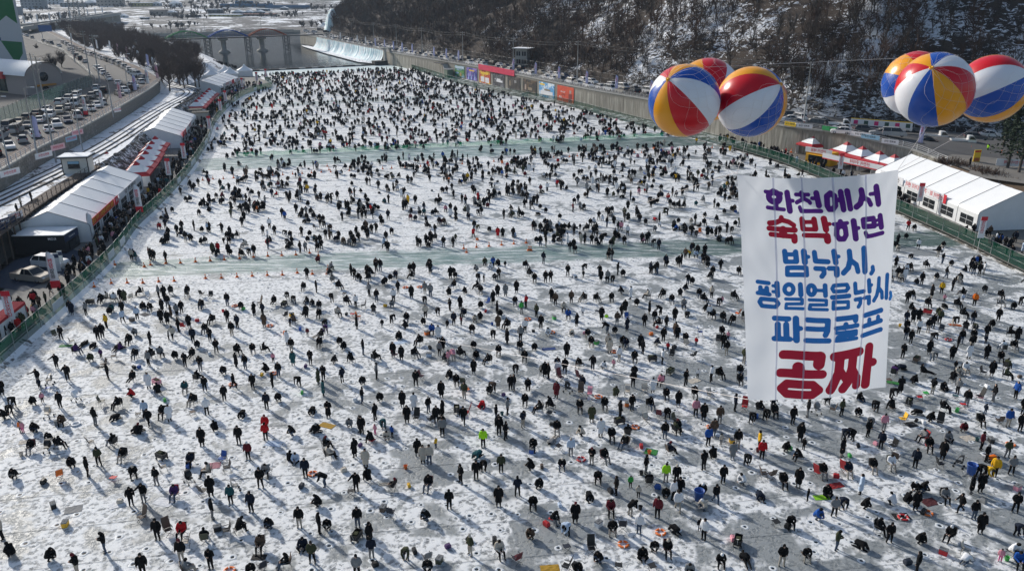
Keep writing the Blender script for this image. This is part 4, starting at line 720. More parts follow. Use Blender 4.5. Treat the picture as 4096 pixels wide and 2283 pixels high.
# ================================================================ balloons and the hanging banner
BC = [mat('balloon_red', (0.62, 0.008, 0.018), 0.28, spec=.5), mat('balloon_white', (0.80, 0.80, 0.83), 0.3), mat('balloon_blue', (0.012, 0.085, 0.42), 0.25), mat('balloon_yellow', (0.85, 0.36, 0.006), 0.28)]
for m_ in BC:      # thin vinyl lets a little of the backlight through
    b_ = m_.node_tree.nodes['Principled BSDF']; b_.inputs['Subsurface Weight'].default_value = 0.35; b_.inputs['Subsurface Radius'].default_value = (.6, .5, .45); b_.inputs['Subsurface Scale'].default_value = 0.4
NETM = mat('net_cord', (0.8, 0.74, 0.72), 0.8)
CAMX, CAMU, CAMF = Vector((1, 0, 0)), Vector((0, ST, CT)), Vector((0, CT, -ST))
def balloon(px, py, rpx, Yd, pole, first, off, label, oblate=1.0):
    c = PY(px, py, Yd); vf = (c - Vector((0, 0, CAMH))).normalized(); vx = vf.cross(Vector((0, 0, 1))).normalized(); vu = vx.cross(vf); rad = rpx / FPX * (c - Vector((0, 0, CAMH))).dot(CAMF); dx, dy = (pole[0] - px) / rpx, (pole[1] - py) / rpx; dd = math.sqrt(max(.01, 1 - dx * dx - dy * dy))
    ax = (vx * dx - vu * dy - vf * dd * (1 if len(pole) < 3 else -1)).normalized()
    ref = (-vf - ax * (-vf).dot(ax)).normalized(); side = ax.cross(ref)
    e = empty('advertising_balloon', c); tag(e, label, 'balloon', 'striped advertising balloons')
    def pt(lat, lon, r=1.0): return (ax * math.cos(lat) * oblate + (ref * math.cos(lon) + side * math.sin(lon)) * math.sin(lat)) * rad * r
    for k in range(8):      # eight coloured gores, slightly puffed between the seams
        V = []; F = []; nl, nm = 20, 7
        for i in range(nl + 1):
            for j in range(nm + 1):
                lon = (k * math.pi / 4 + (j / nm - .5) * math.pi / 4 + off); pf = 1 + .012 * math.cos((j / nm - .5) * math.pi) * math.sin(math.pi * i / nl); V.append(pt(math.pi * i / nl, lon, pf))
        for i in range(nl):
            for j in range(nm): a = i * (nm + 1) + j; F.append((a, a + 1, a + nm + 2, a + nm + 1))
        MB().add(V, F, 0, True).build('gore', BC[(first + k) % 4], e)
    nb_ = MB()
    for k in range(8):
        for s in (-1, 1): nb_.tube([pt(.03 + (math.pi - .06) * t, k * math.pi / 8 + s * .42 * math.sin(t * math.pi * 3), 1.018) for t in np.linspace(0, 1, 19)], .0035, 3, cap=False)
    nb_.build('cord_net', NETM, e); MB().tube([pt(0, 0, .99), pt(0, 0, 1.05)], [.1, .05], 8).build('valve', BC[3], e)
    return c, rad
A_ = balloon(2736, 404, 141, 32, (2669, 325), 0, R(-12), 'striped balloon with red panel towards viewer, left one of the front pair')
B_ = balloon(3004, 408, 137, 32.6, (3108, 338), 1, R(9), 'striped balloon with broad white diagonal panel, overlapping wall right of its twin')
C_ = balloon(2828, 362, 124, 36, (2812, 304, 1), 0, R(204), 'striped balloon half hidden behind the left front pair', 1.0)
D_ = balloon(3737, 360, 144, 32, (3714, 278), 3, R(22), 'striped balloon with blue and yellow panels facing, front one of right cluster')
E_ = balloon(3663, 337, 126, 35.5, (3630, 340, 1), 2, R(180), 'striped balloon mostly hidden behind the blue and yellow one')
F_ = balloon(3966, 356, 131, 34, (4085, 290), 2, R(28), 'striped balloon with white and blue diagonal panels at far right')
# banner: a cloth sheet hanging between the two bunches of balloons, gently billowed
TL, TR, BR, BL = (PY(x, y, d) for x, y, d in ((2947, 698, 31.5), (3592, 678, 32.5), (3545, 1550, 32.0), (2993, 1597, 31.2)))
bn_n = ((TR - TL).cross(BL - TL)).normalized(); bn_n = bn_n if bn_n.y < 0 else -bn_n
def cloth(u, v):
    p = TL * (1 - u) * (1 - v) + TR * u * (1 - v) + BR * u * v + BL * (1 - u) * v
    p = p + Vector((0, 0, -1)) * (.30 * math.sin(math.pi * u) * (1 - v) ** 2 * .9 + .25 * math.sin(math.pi * min(1, u * 1.1)) * v ** 3)
    wv = .10 * math.sin(u * 9 + v * 2.5) * (1 - .5 * v) + .05 * math.sin(u * 23 + v * 5) * (1 - u) ** 2 + .03 * math.sin(v * 31 + u * 13) * (1 - u) ** 3 + .35 * math.sin(math.pi * u) * math.sin(math.pi * v) + .012 * math.sin(u * 60 + 8 * math.sin(v * 7)) * (1 - v)
    return p + bn_n * wv
def thin_cloth(name, col, tl=.5):
    m = seethrough(name, col, .985, trans=tl); return m
nu, nv = 60, 84; G = np.array([[tuple(cloth(i / nu, j / nv)) for i in range(nu + 1)] for j in range(nv + 1)])
ban = link('hanging_banner', grid_mesh('hanging_banner', G, thin_cloth('banner_cloth', (0.74, 0.77, 0.82), .42))); tag(ban, 'huge white hanging banner with purple, red and blue Korean lettering', 'banner')
for k, u in enumerate((.205, .39, .585, .78)):      # stitched webbing straps with the ropes behind
    V = []
    for j in range(41): v = j / 40; uu = u + .012 * (1 - v) - .02 * v * (k - 1.5) * -.2; V += [cloth(uu - .006, v) + bn_n * .02, cloth(uu + .006, v) + bn_n * .02]
    MB().add(V, [(2 * i, 2 * i + 1, 2 * i + 3, 2 * i + 2) for i in range(40)], 0, True).build('strap', seethrough('strap_cloth', (0.60, 0.62, 0.78), .62, trans=.4) if k == 0 else MATS['strap_cloth'], ban)
qa = [np.array(q) for q in ((2947, 698), (3592, 678), (3545, 1550), (2993, 1597))]
def to_uv(x, y):
    u, v = .5, .5; (x0, y0), (x1, y1), (x2, y2), (x3, y3) = [(float(q[0]), float(q[1])) for q in qa]
    for _ in range(4):
        a, b, c, d = (1 - u) * (1 - v), u * (1 - v), u * v, (1 - u) * v; rx, ry = x - (x0 * a + x1 * b + x2 * c + x3 * d), y - (y0 * a + y1 * b + y2 * c + y3 * d)
        ux, uy = (x1 - x0) * (1 - v) + (x2 - x3) * v, (y1 - y0) * (1 - v) + (y2 - y3) * v; vx, vy = (x3 - x0) * (1 - u) + (x2 - x1) * u, (y3 - y0) * (1 - u) + (y2 - y1) * u
        det = ux * vy - uy * vx; u += (rx * vy - ry * vx) / det; v += (ux * ry - uy * rx) / det
    return u, v
def el(cx, cy, rx, ry): return [(cx + rx * math.cos(a), cy + ry * math.sin(a)) for a in np.linspace(0, 2 * math.pi, 17)]
def ring(*p): return list(p) + [p[0]]
PU, RE_, BL_ = 'p', 'r', 'b'; Z1, Z2, Z3 = (2940, 660, 2.2076), (2940, 940, 2.2076), (2940, 1200, 1.9333)
GLYPH = [   # one entry per syllable: zoom frame, colour, strokes (points, width)
(Z1, PU, [([(325, 184), (325, 200)], 42), ([(256, 195), (392, 200)], 30), (el(330, 233, 46, 40), 48), ([(345, 272), (345, 320)], 34), ([(272, 326), (412, 332)], 30), ([(445, 190), (464, 340)], 48), ([(462, 255), (495, 255)], 30)]),
(Z1, PU, [([(578, 190), (578, 205)], 42), ([(525, 202), (646, 202)], 30), ([(592, 205), (588, 242), (530, 268)], 34), ([(600, 235), (645, 258), (656, 272)], 32), ([(716, 190), (734, 292)], 48), ([(675, 233), (720, 233)], 30), ([(558, 310), (572, 342), (748, 341)], 34)]),
(Z1, PU, [(ring((806, 215), (838, 190), (872, 215), (874, 295), (850, 325), (818, 325), (804, 295)), 44), ([(925, 180), (940, 330)], 44), ([(895, 248), (925, 250)], 34), ([(980, 176), (999, 325)], 44)]),
(Z1, PU, [([(1100, 174), (1105, 220), (1085, 285), (1050, 312)], 44), ([(1115, 238), (1160, 262), (1176, 300)], 38), ([(1230, 157), (1247, 300)], 48), ([(1175, 212), (1225, 212)], 30)]),
(Z1, RE_, [([(385, 402), (382, 425), (340, 445), (284, 455)], 40), ([(390, 422), (450, 435), (500, 464)], 38), ([(280, 500), (512, 505)], 40), ([(400, 505), (400, 545)], 60), ([(296, 550), (505, 560)], 38), ([(500, 562), (500, 592)], 54)]),
(Z1, RE_, [([(575, 412), (582, 492)], 44), ([(684, 412), (692, 492)], 44), ([(580, 436), (690, 434)], 32), ([(584, 496), (694, 498)], 34), ([(767, 407), (780, 495)], 50), ([(782, 450), (815, 450)], 30), ([(590, 548), (790, 550)], 38), ([(786, 555), (789, 590)], 56)]),
(Z1, PU, [([(905, 430), (905, 442)], 40), ([(848, 452), (965, 444)], 30), (ring((872, 490), (905, 462), (945, 482), (950, 545), (930, 578), (890, 578), (868, 545)), 42), ([(1019, 430), (1032, 578)], 46), ([(1032, 490), (1060, 490)], 30)]),
(Z1, PU, [(ring((1103, 424), (1195, 418), (1208, 482), (1110, 482)), 42), ([(1262, 405), (1275, 500)], 46), ([(1215, 440), (1262, 435)], 26), ([(1215, 480), (1262, 475)], 26), ([(1122, 535), (1135, 568), (1287, 552)], 34)]),
(Z2, BL_, [([(408, 72), (415, 155)], 44), ([(506, 76), (514, 155)], 46), ([(412, 96), (512, 96)], 34), ([(415, 160), (515, 160)], 36), ([(581, 72), (590, 162)], 50), ([(594, 118), (620, 116)], 32), (ring((430, 212), (600, 212), (602, 274), (432, 274)), 38)]),
(Z2, BL_, [([(672, 76), (679, 150), (784, 155)], 40), ([(838, 68), (850, 160)], 46), ([(852, 110), (878, 110)], 30), ([(680, 215), (746, 216), (748, 255), (728, 283)], 38), ([(792, 212), (860, 212)], 38), ([(856, 214), (857, 268)], 46)]),
(Z2, BL_, [([(971, 68), (975, 140), (958, 210), (915, 252)], 44), ([(985, 150), (1030, 185), (1044, 244)], 42), ([(1102, 50), (1111, 250)], 48)]), (Z2, BL_, [([(1187, 220), (1192, 248), (1174, 272)], 38)]),
(Z2, BL_, [([(183, 350), (272, 356)], 34), ([(207, 398), (210, 445)], 34), ([(258, 398), (262, 445)], 34), ([(186, 450), (280, 455)], 34), ([(210, 420), (260, 420)], 22), ([(342, 352), (349, 458)], 40), ([(310, 377), (345, 378)], 26), ([(310, 428), (345, 430)], 26), (ring((216, 500), (330, 500), (354, 530), (330, 562), (220, 562), (202, 530)), 34)]),
(Z2, BL_, [(el(447, 402, 40, 42), 36), ([(547, 360), (552, 450)], 40), ([(418, 488), (563, 490), (563, 530), (424, 533), (420, 572), (572, 573)], 27)]),
(Z2, BL_, [(el(640, 405, 28, 42), 36), ([(754, 362), (757, 450)], 38), ([(680, 405), (752, 405)], 28), ([(622, 491), (764, 492), (764, 532), (630, 535), (624, 574), (772, 575)], 27)]),
(Z2, BL_, [(ring((828, 362), (942, 355), (956, 385), (935, 412), (830, 415), (815, 388)), 32), ([(816, 466), (962, 456)], 38), (ring((826, 508), (955, 508), (956, 560), (824, 568)), 30)]),
(Z2, BL_, [([(1018, 352), (1022, 432), (1100, 425)], 36), ([(1151, 335), (1159, 432)], 40), ([(1162, 382), (1180, 378)], 28), ([(1022, 492), (1070, 488), (1068, 530), (1052, 558)], 34), ([(1110, 486), (1155, 480)], 34), ([(1153, 482), (1155, 538)], 38)]),
(Z2, BL_, [([(1255, 327), (1252, 410), (1235, 480), (1206, 520)], 36), ([(1260, 420), (1288, 455), (1292, 506)], 34), ([(1343, 306), (1337, 512)], 36)]), (Z2, BL_, [([(1381, 468), (1387, 500), (1376, 526)], 28)]),
(Z3, BL_, [([(283, 78), (395, 83)], 38), ([(310, 128), (315, 230)], 44), ([(376, 130), (381, 230)], 44), ([(286, 242), (408, 245)], 38), ([(449, 80), (457, 250)], 44), ([(462, 155), (484, 155)], 34)]),
(Z3, BL_, [([(534, 85), (680, 88)], 38), ([(683, 88), (682, 170), (668, 202)], 40), ([(531, 155), (680, 155)], 36), ([(527, 248), (695, 248)], 38)]),
(Z3, BL_, [([(756, 76), (902, 65)], 38), ([(901, 66), (900, 92)], 42), ([(822, 120), (822, 140)], 36), ([(748, 150), (916, 135)], 34), ([(752, 188), (908, 178), (908, 206), (762, 220), (752, 250), (914, 239)], 27)]),
(Z3, BL_, [([(980, 62), (1125, 40)], 38), ([(1020, 102), (1020, 145)], 34), ([(1098, 90), (1098, 130)], 34), ([(974, 149), (1124, 123)], 36), ([(965, 224), (1124, 195)], 36)]),
(Z3, RE_, [([(360, 370), (640, 372)], 66), ([(634, 378), (628, 438)], 80), ([(480, 470), (480, 510)], 80), ([(345, 522), (658, 520)], 64), (ring((400, 608), (590, 606), (640, 650), (590, 690), (400, 692), (356, 650)), 62)]),
(Z3, RE_, [([(745, 378), (945, 352)], 66), ([(788, 400), (784, 510), (742, 625), (728, 652)], 66), ([(893, 390), (888, 480), (860, 600), (825, 650)], 66), ([(800, 500), (838, 565)], 52), ([(895, 500), (932, 570), (931, 635)], 60), ([(1028, 325), (1006, 640)], 64), ([(1050, 458), (1062, 458)], 62)])]
LCOL = dict(p=thin_cloth('print_purple', (0.13, 0.026, 0.28), .35), r=thin_cloth('print_red', (0.48, 0.016, 0.05), .35), b=thin_cloth('print_blue', (0.028, 0.20, 0.56), .35))
def letter_mesh(strokes, fr):
    "outline of thick round-ended strokes, cut from a fine grid so that no faces overlap"
    pts = np.concatenate([np.array(p, float) for p, w in strokes]); wm = max(w for p, w in strokes) * .56 + 5; lo, hi = pts.min(0) - wm, pts.max(0) + wm; st = 6.0
    nx, ny = int((hi[0] - lo[0]) / st) + 2, int((hi[1] - lo[1]) / st) + 2; gx, gy = lo[0] + np.arange(nx) * st, lo[1] + np.arange(ny) * st; X, Y = np.meshgrid(gx, gy); D = np.full(X.shape, -1e9)
    for p, w in strokes:
        for a, b in zip(p[:-1], p[1:]):
            a, b = np.array(a, float), np.array(b, float); ab = b - a; t = np.clip(((X - a[0]) * ab[0] + (Y - a[1]) * ab[1]) / max(ab @ ab, 1e-6), 0, 1); D = np.maximum(D, w * .56 - np.hypot(X - a[0] - t * ab[0], Y - a[1] - t * ab[1]))
    V = []; F = []; ids = {}
    def vid(x, y):
        k = (round(x, 2), round(y, 2))
        if k not in ids:
            u, v = to_uv(fr[0] + x / fr[2], fr[1] + y / fr[2]); ids[k] = len(V); V.append(tuple(cloth(u, v) + bn_n * .012))
        return ids[k]
    for j in range(ny - 1):
        for i in range(nx - 1):
            c = [(gx[i], gy[j], D[j, i]), (gx[i + 1], gy[j], D[j, i + 1]), (gx[i + 1], gy[j + 1], D[j + 1, i + 1]), (gx[i], gy[j + 1], D[j + 1, i])]
            if max(q[2] for q in c) <= 0: continue
            poly = []
            for k in range(4):
                a, b = c[k], c[(k + 1) % 4]
                if a[2] > 0: poly.append(vid(a[0], a[1]))
                if (a[2] > 0) != (b[2] > 0): t = a[2] / (a[2] - b[2]); poly.append(vid(a[0] + (b[0] - a[0]) * t, a[1] + (b[1] - a[1]) * t))
            poly = [q for k, q in enumerate(poly) if q != poly[k - 1]]
            if len(poly) > 2: F.append(tuple(poly))
    me = bpy.data.meshes.new('letter'); me.from_pydata(V, [], F); me.polygons.foreach_set('use_smooth', [True] * len(F)); me.update(); return me
for fr, c, strokes in GLYPH: me = letter_mesh(strokes, fr); me.materials.append(LCOL[c]); link('letter', me, ban)
# ropes of the banner
def rope(pts, r, label, m=None): tag(MB().tube(pts, r, 5).build('rope', m or NETM), label, 'rope', 'banner ropes')
for ctr, corner, t in ((A_, TL, 'left front balloon'), (B_, TL, 'right balloon of left bunch'), (D_, TR, 'front balloon of right bunch'), (F_, TR, 'far right balloon')):
    rope([ctr[0] - Vector((0, 0, ctr[1] * .99)), corner], .008, 'thin cord tying the banner to the ' + t)
rope([A_[0] + Vector((A_[1] * .5, .3, A_[1] * .9)), D_[0] + Vector((-D_[1] * .6, .3, D_[1] * .85))], .006, 'pale rope stretched between the two balloon bunches')
rope([BL, P(1700, 1350), P(1700, 1350) + Vector((0, 0, -.05))], .010, 'rope running from banner foot down to the ice'); rope([TL + Vector((0, 0, .1)), PY(2400, 870, 95), P(1640, 1290)], .009, 'long guy rope slanting down from the banner top to mid ice')
# ================================================================ shared builders: tents, flags, fences, cars
TENT_W = mat('tent_fabric', (0.87, 0.88, 0.88), 0.55, var=0.05, vscale=0.6); TENT_WALL = mat('tent_wall', (0.76, 0.77, 0.78), 0.6, var=0.08, vscale=0.8, bump=.2, bscale=1.2); TENT_RED = mat('tent_red', (0.42, 0.012, 0.022), 0.6); RIB = mat('tent_seam', (0.22, 0.22, 0.23), 0.6)
GLASS = mat('dark_window', (0.018, 0.022, 0.026), 0.12); RED_P = mat('print_bright_red', (0.60, 0.012, 0.03), 0.6); INK = mat('print_ink', (0.03, 0.028, 0.03), 0.7); PINK_P = mat('print_magenta', (0.62, 0.02, 0.16), 0.6); YEL_P = mat('print_yellow', (0.85, 0.55, 0.02), 0.6); NAVY_P = mat('print_navy', (0.02, 0.035, 0.09), 0.6)
def text_mesh(body, size, m, mirrored=True, bold=.012):
    key = ('T', body, size, m.name, mirrored)
    if key in CACHE: return CACHE[key]
    cu = bpy.data.curves.new('t', 'FONT'); cu.body = body; cu.size = size; cu.align_x = 'CENTER'; cu.align_y = 'CENTER'; cu.resolution_u = 2; cu.offset = bold * size; o = bpy.data.objects.new('t', cu)
    me = baked(o); bpy.data.objects.remove(o)
    me.materials.clear(); me.materials.append(m)
    if mirrored: me.transform(Matrix.Diagonal((-1, 1, 1, 1)))
    me.name = 'lettering'; CACHE[key] = me; return me
def text_on(parent, body, size, m, mat4, mirrored=True):
    o = link('lettering', text_mesh(body, size, m, mirrored), parent); o.matrix_local = mat4; return o
def face_matrix(origin, xdir, up=Vector((0, 0, 1))):
    x = Vector(xdir).normalized(); z = x.cross(up).normalized(); y = z.cross(x); M = Matrix((x, y, z)).transposed().to_4x4(); M.translation = origin; return M
def big_tent(corner, direc, width, length, label, bays=6, eave=2.9, ridge=5.0, side=1, banners=(), z=.6, windows=True):
    "corner: front corner on the open side; direc: along the tent; side +1 puts the tent to the left of direc"
    d = Vector((direc[0], direc[1], 0)).normalized(); n = Vector((-d.y, d.x, 0)) * side; e = empty('marquee_tent', (corner[0], corner[1], z)); tag(e, label, 'tent', 'white marquee tents')
    prof = [(0, 0), (0, eave - .5), (.12, eave - .15), (.55, eave + .12), (width / 2, ridge), (width - .55, eave + .12), (width - .12, eave - .15), (width, eave - .5), (width, 0)]
    pt = lambda a, k: d * a + n * prof[k][0] + Vector((0, 0, prof[k][1])); L = length / bays
    for b in range(bays):
        a0, a1 = b * L + .04, (b + 1) * L - .04
        for ks, nm, mt in (((1, 2, 3, 4), 'roof_panel', TENT_W), ((4, 5, 6, 7), 'roof_panel', TENT_W), ((0, 1), 'side_wall', TENT_WALL), ((7, 8), 'side_wall', TENT_WALL)):
            V = []
            for t in np.linspace(0, 1, 5):
                for k in ks: sag = .05 * math.sin(math.pi * t) if nm == 'roof_panel' else 0; V.append(pt(a0 + (a1 - a0) * t, k) - Vector((0, 0, sag)))
            w = len(ks); MB().add(V, [(i * w + j, i * w + j + 1, (i + 1) * w + j + 1, (i + 1) * w + j) for i in range(4) for j in range(w - 1)], 0, True).build(nm, mt, e)
        if windows:
            c = d * (b * L + L / 2) - n * .03 + Vector((0, 0, 1.25)); o = MB().box((0, 0, 0), (L * .62, .05, 1.5)).build('window', GLASS, e, c, math.atan2(d.y, d.x)); MB().box((0, -.005, 0), (.06, .07, 1.5)).box((0, -.005, 0), (L * .62, .07, .05)).build('mullion', TENT_WALL, o)
    for b in range(bays + 1):
        mb = MB(); mb.tube([pt(b * L, k) + Vector((0, 0, .02)) for k in range(9)], .055, 5); mb.build('rib', RIB, e)
    for a in (.03, length - .03):
        MB().add([pt(a, k) for k in range(9)], [tuple(range(9))]).build('gable_wall', TENT_WALL, e)
    for a0, a1, zz, h, mt, txts in banners:
        o = MB().box((0, 0, 0), (a1 - a0, .06, h)).build('sign_board', mt, e, d * (a0 + a1) / 2 - n * .12 + Vector((0, 0, zz)), math.atan2(d.y, d.x))
        for s, size, tm, dx in txts:
            M = face_matrix(Vector((dx, -.045 * side, 0)), Vector((side, 0, 0))); text_on(o, s, size, tm, M)
    return e
def peak_tent(x, y, w, rz, label, red=True, z=.6, eave=2.4, peak=4.6, walls=(1,)):
    e = empty('peaked_tent', (x, y, z), rz); tag(e, label, 'tent', 'peaked festival tents'); h = w / 2; n = 6; lv = [(1.0, eave), (.72, eave + .42), (.45, eave + .95), (.24, eave + 1.5), (.1, peak - .25), (.012, peak)]
    for a, b, mt, nm in ((0, 1, TENT_RED if red else TENT_W, 'roof_edge'), (1, 3, TENT_W, 'roof'), (3, 5, TENT_RED if red else TENT_W, 'roof_peak')):
        V = []; F = []
        for k in range(a, b + 1):
            s, zz = lv[k]
            for q in range(16):
                t = q / 4; i = int(t) % 4; f = t - int(t); cs = [(-1, -1), (1, -1), (1, 1), (-1, 1)]; p0, p1 = cs[i], cs[(i + 1) % 4]; sag = .06 * math.sin(math.pi * f) * s; V.append(((p0[0] + (p1[0] - p0[0]) * f) * h * s, (p0[1] + (p1[1] - p0[1]) * f) * h * s, zz - sag))
        for k in range(b - a):
            for q in range(16): F.append((k * 16 + q, k * 16 + (q + 1) % 16, (k + 1) * 16 + (q + 1) % 16, (k + 1) * 16 + q))
        MB().add(V, F).build(nm, mt, e)
    MB().add([(c[0] * h * 1.0, c[1] * h * 1.0, zz) for zz in (eave - .32, eave) for c in ((-1, -1), (1, -1), (1, 1), (-1, 1))], [(0, 1, 5, 4), (1, 2, 6, 5), (2, 3, 7, 6), (3, 0, 4, 7)]).build('valance', TENT_RED if red else TENT_W, e)
    for c in ((-1, -1), (1, -1), (1, 1), (-1, 1)): MB().tube([(c[0] * (h - .06), c[1] * (h - .06), 0), (c[0] * (h - .06), c[1] * (h - .06), eave)], .045, 6).build('pole', M_STEEL, e)
    for k in walls:
        cs = [(-1, -1), (1, -1), (1, 1), (-1, 1)]; a, b = cs[k], cs[(k + 1) % 4]; MB().quad((a[0] * (h - .1), a[1] * (h - .1), .05), (b[0] * (h - .1), b[1] * (h - .1), .05), (b[0] * (h - .1), b[1] * (h - .1), eave), (a[0] * (h - .1), a[1] * (h - .1), eave)).build('wall_sheet', TENT_WALL, e)
    return e
FLAGC = {'w': mat('flag_white', (0.74, 0.74, 0.76), 0.7), 'p': mat('flag_pink', (0.70, 0.45, 0.50), 0.7), 'b': mat('flag_lilac', (0.48, 0.48, 0.72), 0.7), 'r': RED_P}
def feather_flag(x, y, z, h, rz, label, c='w', txt='산천어축제', tail=False):
    e = empty('feather_flag', (x, y, z), rz); tag(e, label, 'flag', 'tall festival flags'); MB().tube([(0, 0, 0), (0, 0, h * .75), (.12, 0, h * .93), (.42, 0, h)], .025, 5).build('pole', M_STEEL, e); w = h * .17
    V = []; n = 9; z0 = h * .22
    for i in range(n + 1): t = i / n; zz = z0 + (h * .97 - z0) * t; x0 = .03 + (.4 * max(0, t - .75) ** 2 * 6); V += [(x0, .03 * math.sin(t * 9), zz), (max(x0 + .06, w * (1 - max(0, t - .84) ** 2 * 22)), .08 * math.sin(t * 7 + 1), zz - .04)]
    o = MB().add(V, [(2 * i, 2 * i + 1, 2 * i + 3, 2 * i + 2) for i in range(n)], 0, True).build('flag', FLAGC[c], e); o.modifiers.new('thickness', 'SOLIDIFY').thickness = .012
    for sgn in (1, -1):
        for i, ch in enumerate(txt): text_on(e, ch, w * .62, RED_P if i < 2 else INK, face_matrix(Vector((w * .48, -.11 * sgn, h * (.78 - .105 * i))), (sgn, 0, 0)), mirrored=sgn > 0)
    if tail: MB().box((w * .5, 0, z0 + h * .07), (w * 1.0, .2, h * .15)).build('red_tail', RED_P, e)
    return e
def banner_pole(x, y, z, h, rz, label, txt='행사장안내'):
    e = empty('vertical_banner', (x, y, z), rz); tag(e, label, 'banner', 'vertical sign banners on the fence'); MB().tube([(0, .06, 0), (0, .06, h)], .04, 6).build('pole', M_STEEL, e); bh, bw = h * .62, h * .18
    MB().box((0, 0, h - bh / 2), (bw, .04, bh)).build('cloth', FLAGC['w'], e); MB().box((0, -.005, h - bh * .09), (bw, .05, bh * .18)).build('red_head', RED_P, e)
    for i, ch in enumerate(txt): text_on(e, ch, bw * .62, RED_P, face_matrix(Vector((0, -.03, h - bh * (.27 + .145 * i))), (1, 0, 0)))
    return e
GREEN = seethrough('green_mesh', (0.014, 0.09, 0.055), .6, trans=.4); PALE = mat('notice_board', (0.55, 0.60, 0.62), 0.7, var=.15, vscale=2)
def mesh_fence(line, z, h, step, label, mesh=GREEN, boards=0.1, rail=True):
    pts = spaced(line, step); e = empty('mesh_fence', (pts[0][0], pts[0][1], 0)); tag(e, label, 'fence'); o0 = Vector((pts[0][0], pts[0][1], 0)); post = MB().tube([(0, 0, -.3), (0, 0, h + .08)], .045, 6).mesh('post', M_STEEL)
    for i, p in enumerate(pts):
        zz = z if np.isscalar(z) else z(p); link('post', post, e, Vector((p[0], p[1], zz)) - o0)
        if i + 1 < len(pts):
            q = pts[i + 1]; z2 = z if np.isscalar(z) else z(q); a, b = Vector((p[0], p[1], zz)) - o0, Vector((q[0], q[1], z2)) - o0; up = Vector((0, 0, h)); m = random.random() < boards
            MB().quad(a + Vector((0, 0, .06)), b + Vector((0, 0, .06)), b + up * .97, a + up * .97).build('mesh_panel', mesh, e)
            if rail: MB().tube([a + up, b + up], .03, 5).tube([a + up * .5, b + up * .5], .022, 5).build('rail', M_STEEL, e)
            if m: c = (a + b) / 2; d = (b - a); MB().box((0, 0, 0), (d.length * .9, .05, h * .42)).build('notice_board', PALE, e, c + up * .5 + Vector((d.y, -d.x, 0)).normalized() * .06 * (1 if d.y > 0 else -1), math.atan2(d.y, d.x))
    return e
def railing(line, z, h, step, label, col, rails=(1.0, .66, .33), kind='railing', pr=.05, rr=.028):
    pts = spaced(line, step); o0 = Vector((pts[0][0], pts[0][1], 0)); e = empty(kind, o0); tag(e, label, 'railing'); post = MB().box((0, 0, h / 2), (pr * 2, pr * 2, h)).mesh('post', col)
    Z = [z if np.isscalar(z) else z(p) for p in pts]
    for p, zz in zip(pts, Z): link('post', post, e, Vector((p[0], p[1], zz)) - o0)
    for r in rails: MB().tube([Vector((p[0], p[1], zz + h * r)) - o0 for p, zz in zip(pts, Z)], rr, 5).build('rail', col, e)
    return e
# ---- vehicles: body shell lofted from side profiles, with glass, wheels and lamps
PAINT = {k: mat('car_' + k, c, .28, .15, spec=.6) for k, c in dict(white=(.80, .80, .80), silver=(.42, .43, .44), grey=(.12, .125, .13), black=(.012, .012, .014), navy=(.02, .03, .07), beige=(.42, .38, .31), red=(.35, .01, .02), blue=(.03, .10, .30)).items()}
M_TYRE = mat('tyre', (.018, .018, .019), .85); M_RIMW = mat('wheel_rim', (.4, .41, .42), .35, .7); M_LAMP = mat('lamp_glass', (.75, .76, .78), .15); M_TAIL = mat('tail_lamp', (.4, .01, .01), .25)
# each type: length, width, lower body outline (x, z), roof outline (x, z); front at +x
CART = dict(sedan=(4.7, 1.84, [(-2.35, .35), (-2.33, .82), (-1.75, .95), (1.0, .93), (2.1, .78), (2.33, .55), (2.32, .3)], [(-1.72, .95), (-1.0, 1.42), (.15, 1.44), (1.05, .93)]),
 hatch=(4.2, 1.8, [(-2.08, .35), (-2.1, .9), (-1.9, 1.0), (1.0, .98), (1.9, .85), (2.08, .6), (2.06, .3)], [(-2.0, 1.0), (-1.55, 1.5), (.1, 1.53), (1.05, .98)]),
 suv=(4.7, 1.92, [(-2.33, .4), (-2.35, 1.05), (-2.2, 1.12), (.95, 1.1), (2.1, 1.0), (2.33, .7), (2.32, .35)], [(-2.25, 1.12), (-1.85, 1.68), (.15, 1.7), (1.0, 1.1)]),
 van=(5.0, 1.95, [(-2.48, .4), (-2.5, 1.1), (-2.45, 1.15), (1.5, 1.15), (2.3, .95), (2.48, .6), (2.46, .35)], [(-2.46, 1.15), (-2.3, 1.95), (.9, 1.95), (1.75, 1.15)]))
def shell(out, w0, w1, z_in=0.0):
    "loft: outline along x and z, width narrows upwards"
    n = len(out); zs = [p[1] for p in out]; zmin, zmax = min(zs), max(zs); V = []
    for s in (-1, 1):
        for x, z in out: t = (z - zmin) / max(1e-3, zmax - zmin); V.append((x, s * (w0 + (w1 - w0) * t) / 2, z))
    return V, [tuple(range(n)), tuple(range(2 * n - 1, n - 1, -1))] + [(k, k + n, (k + 1) % n + n, (k + 1) % n) for k in range(n)]
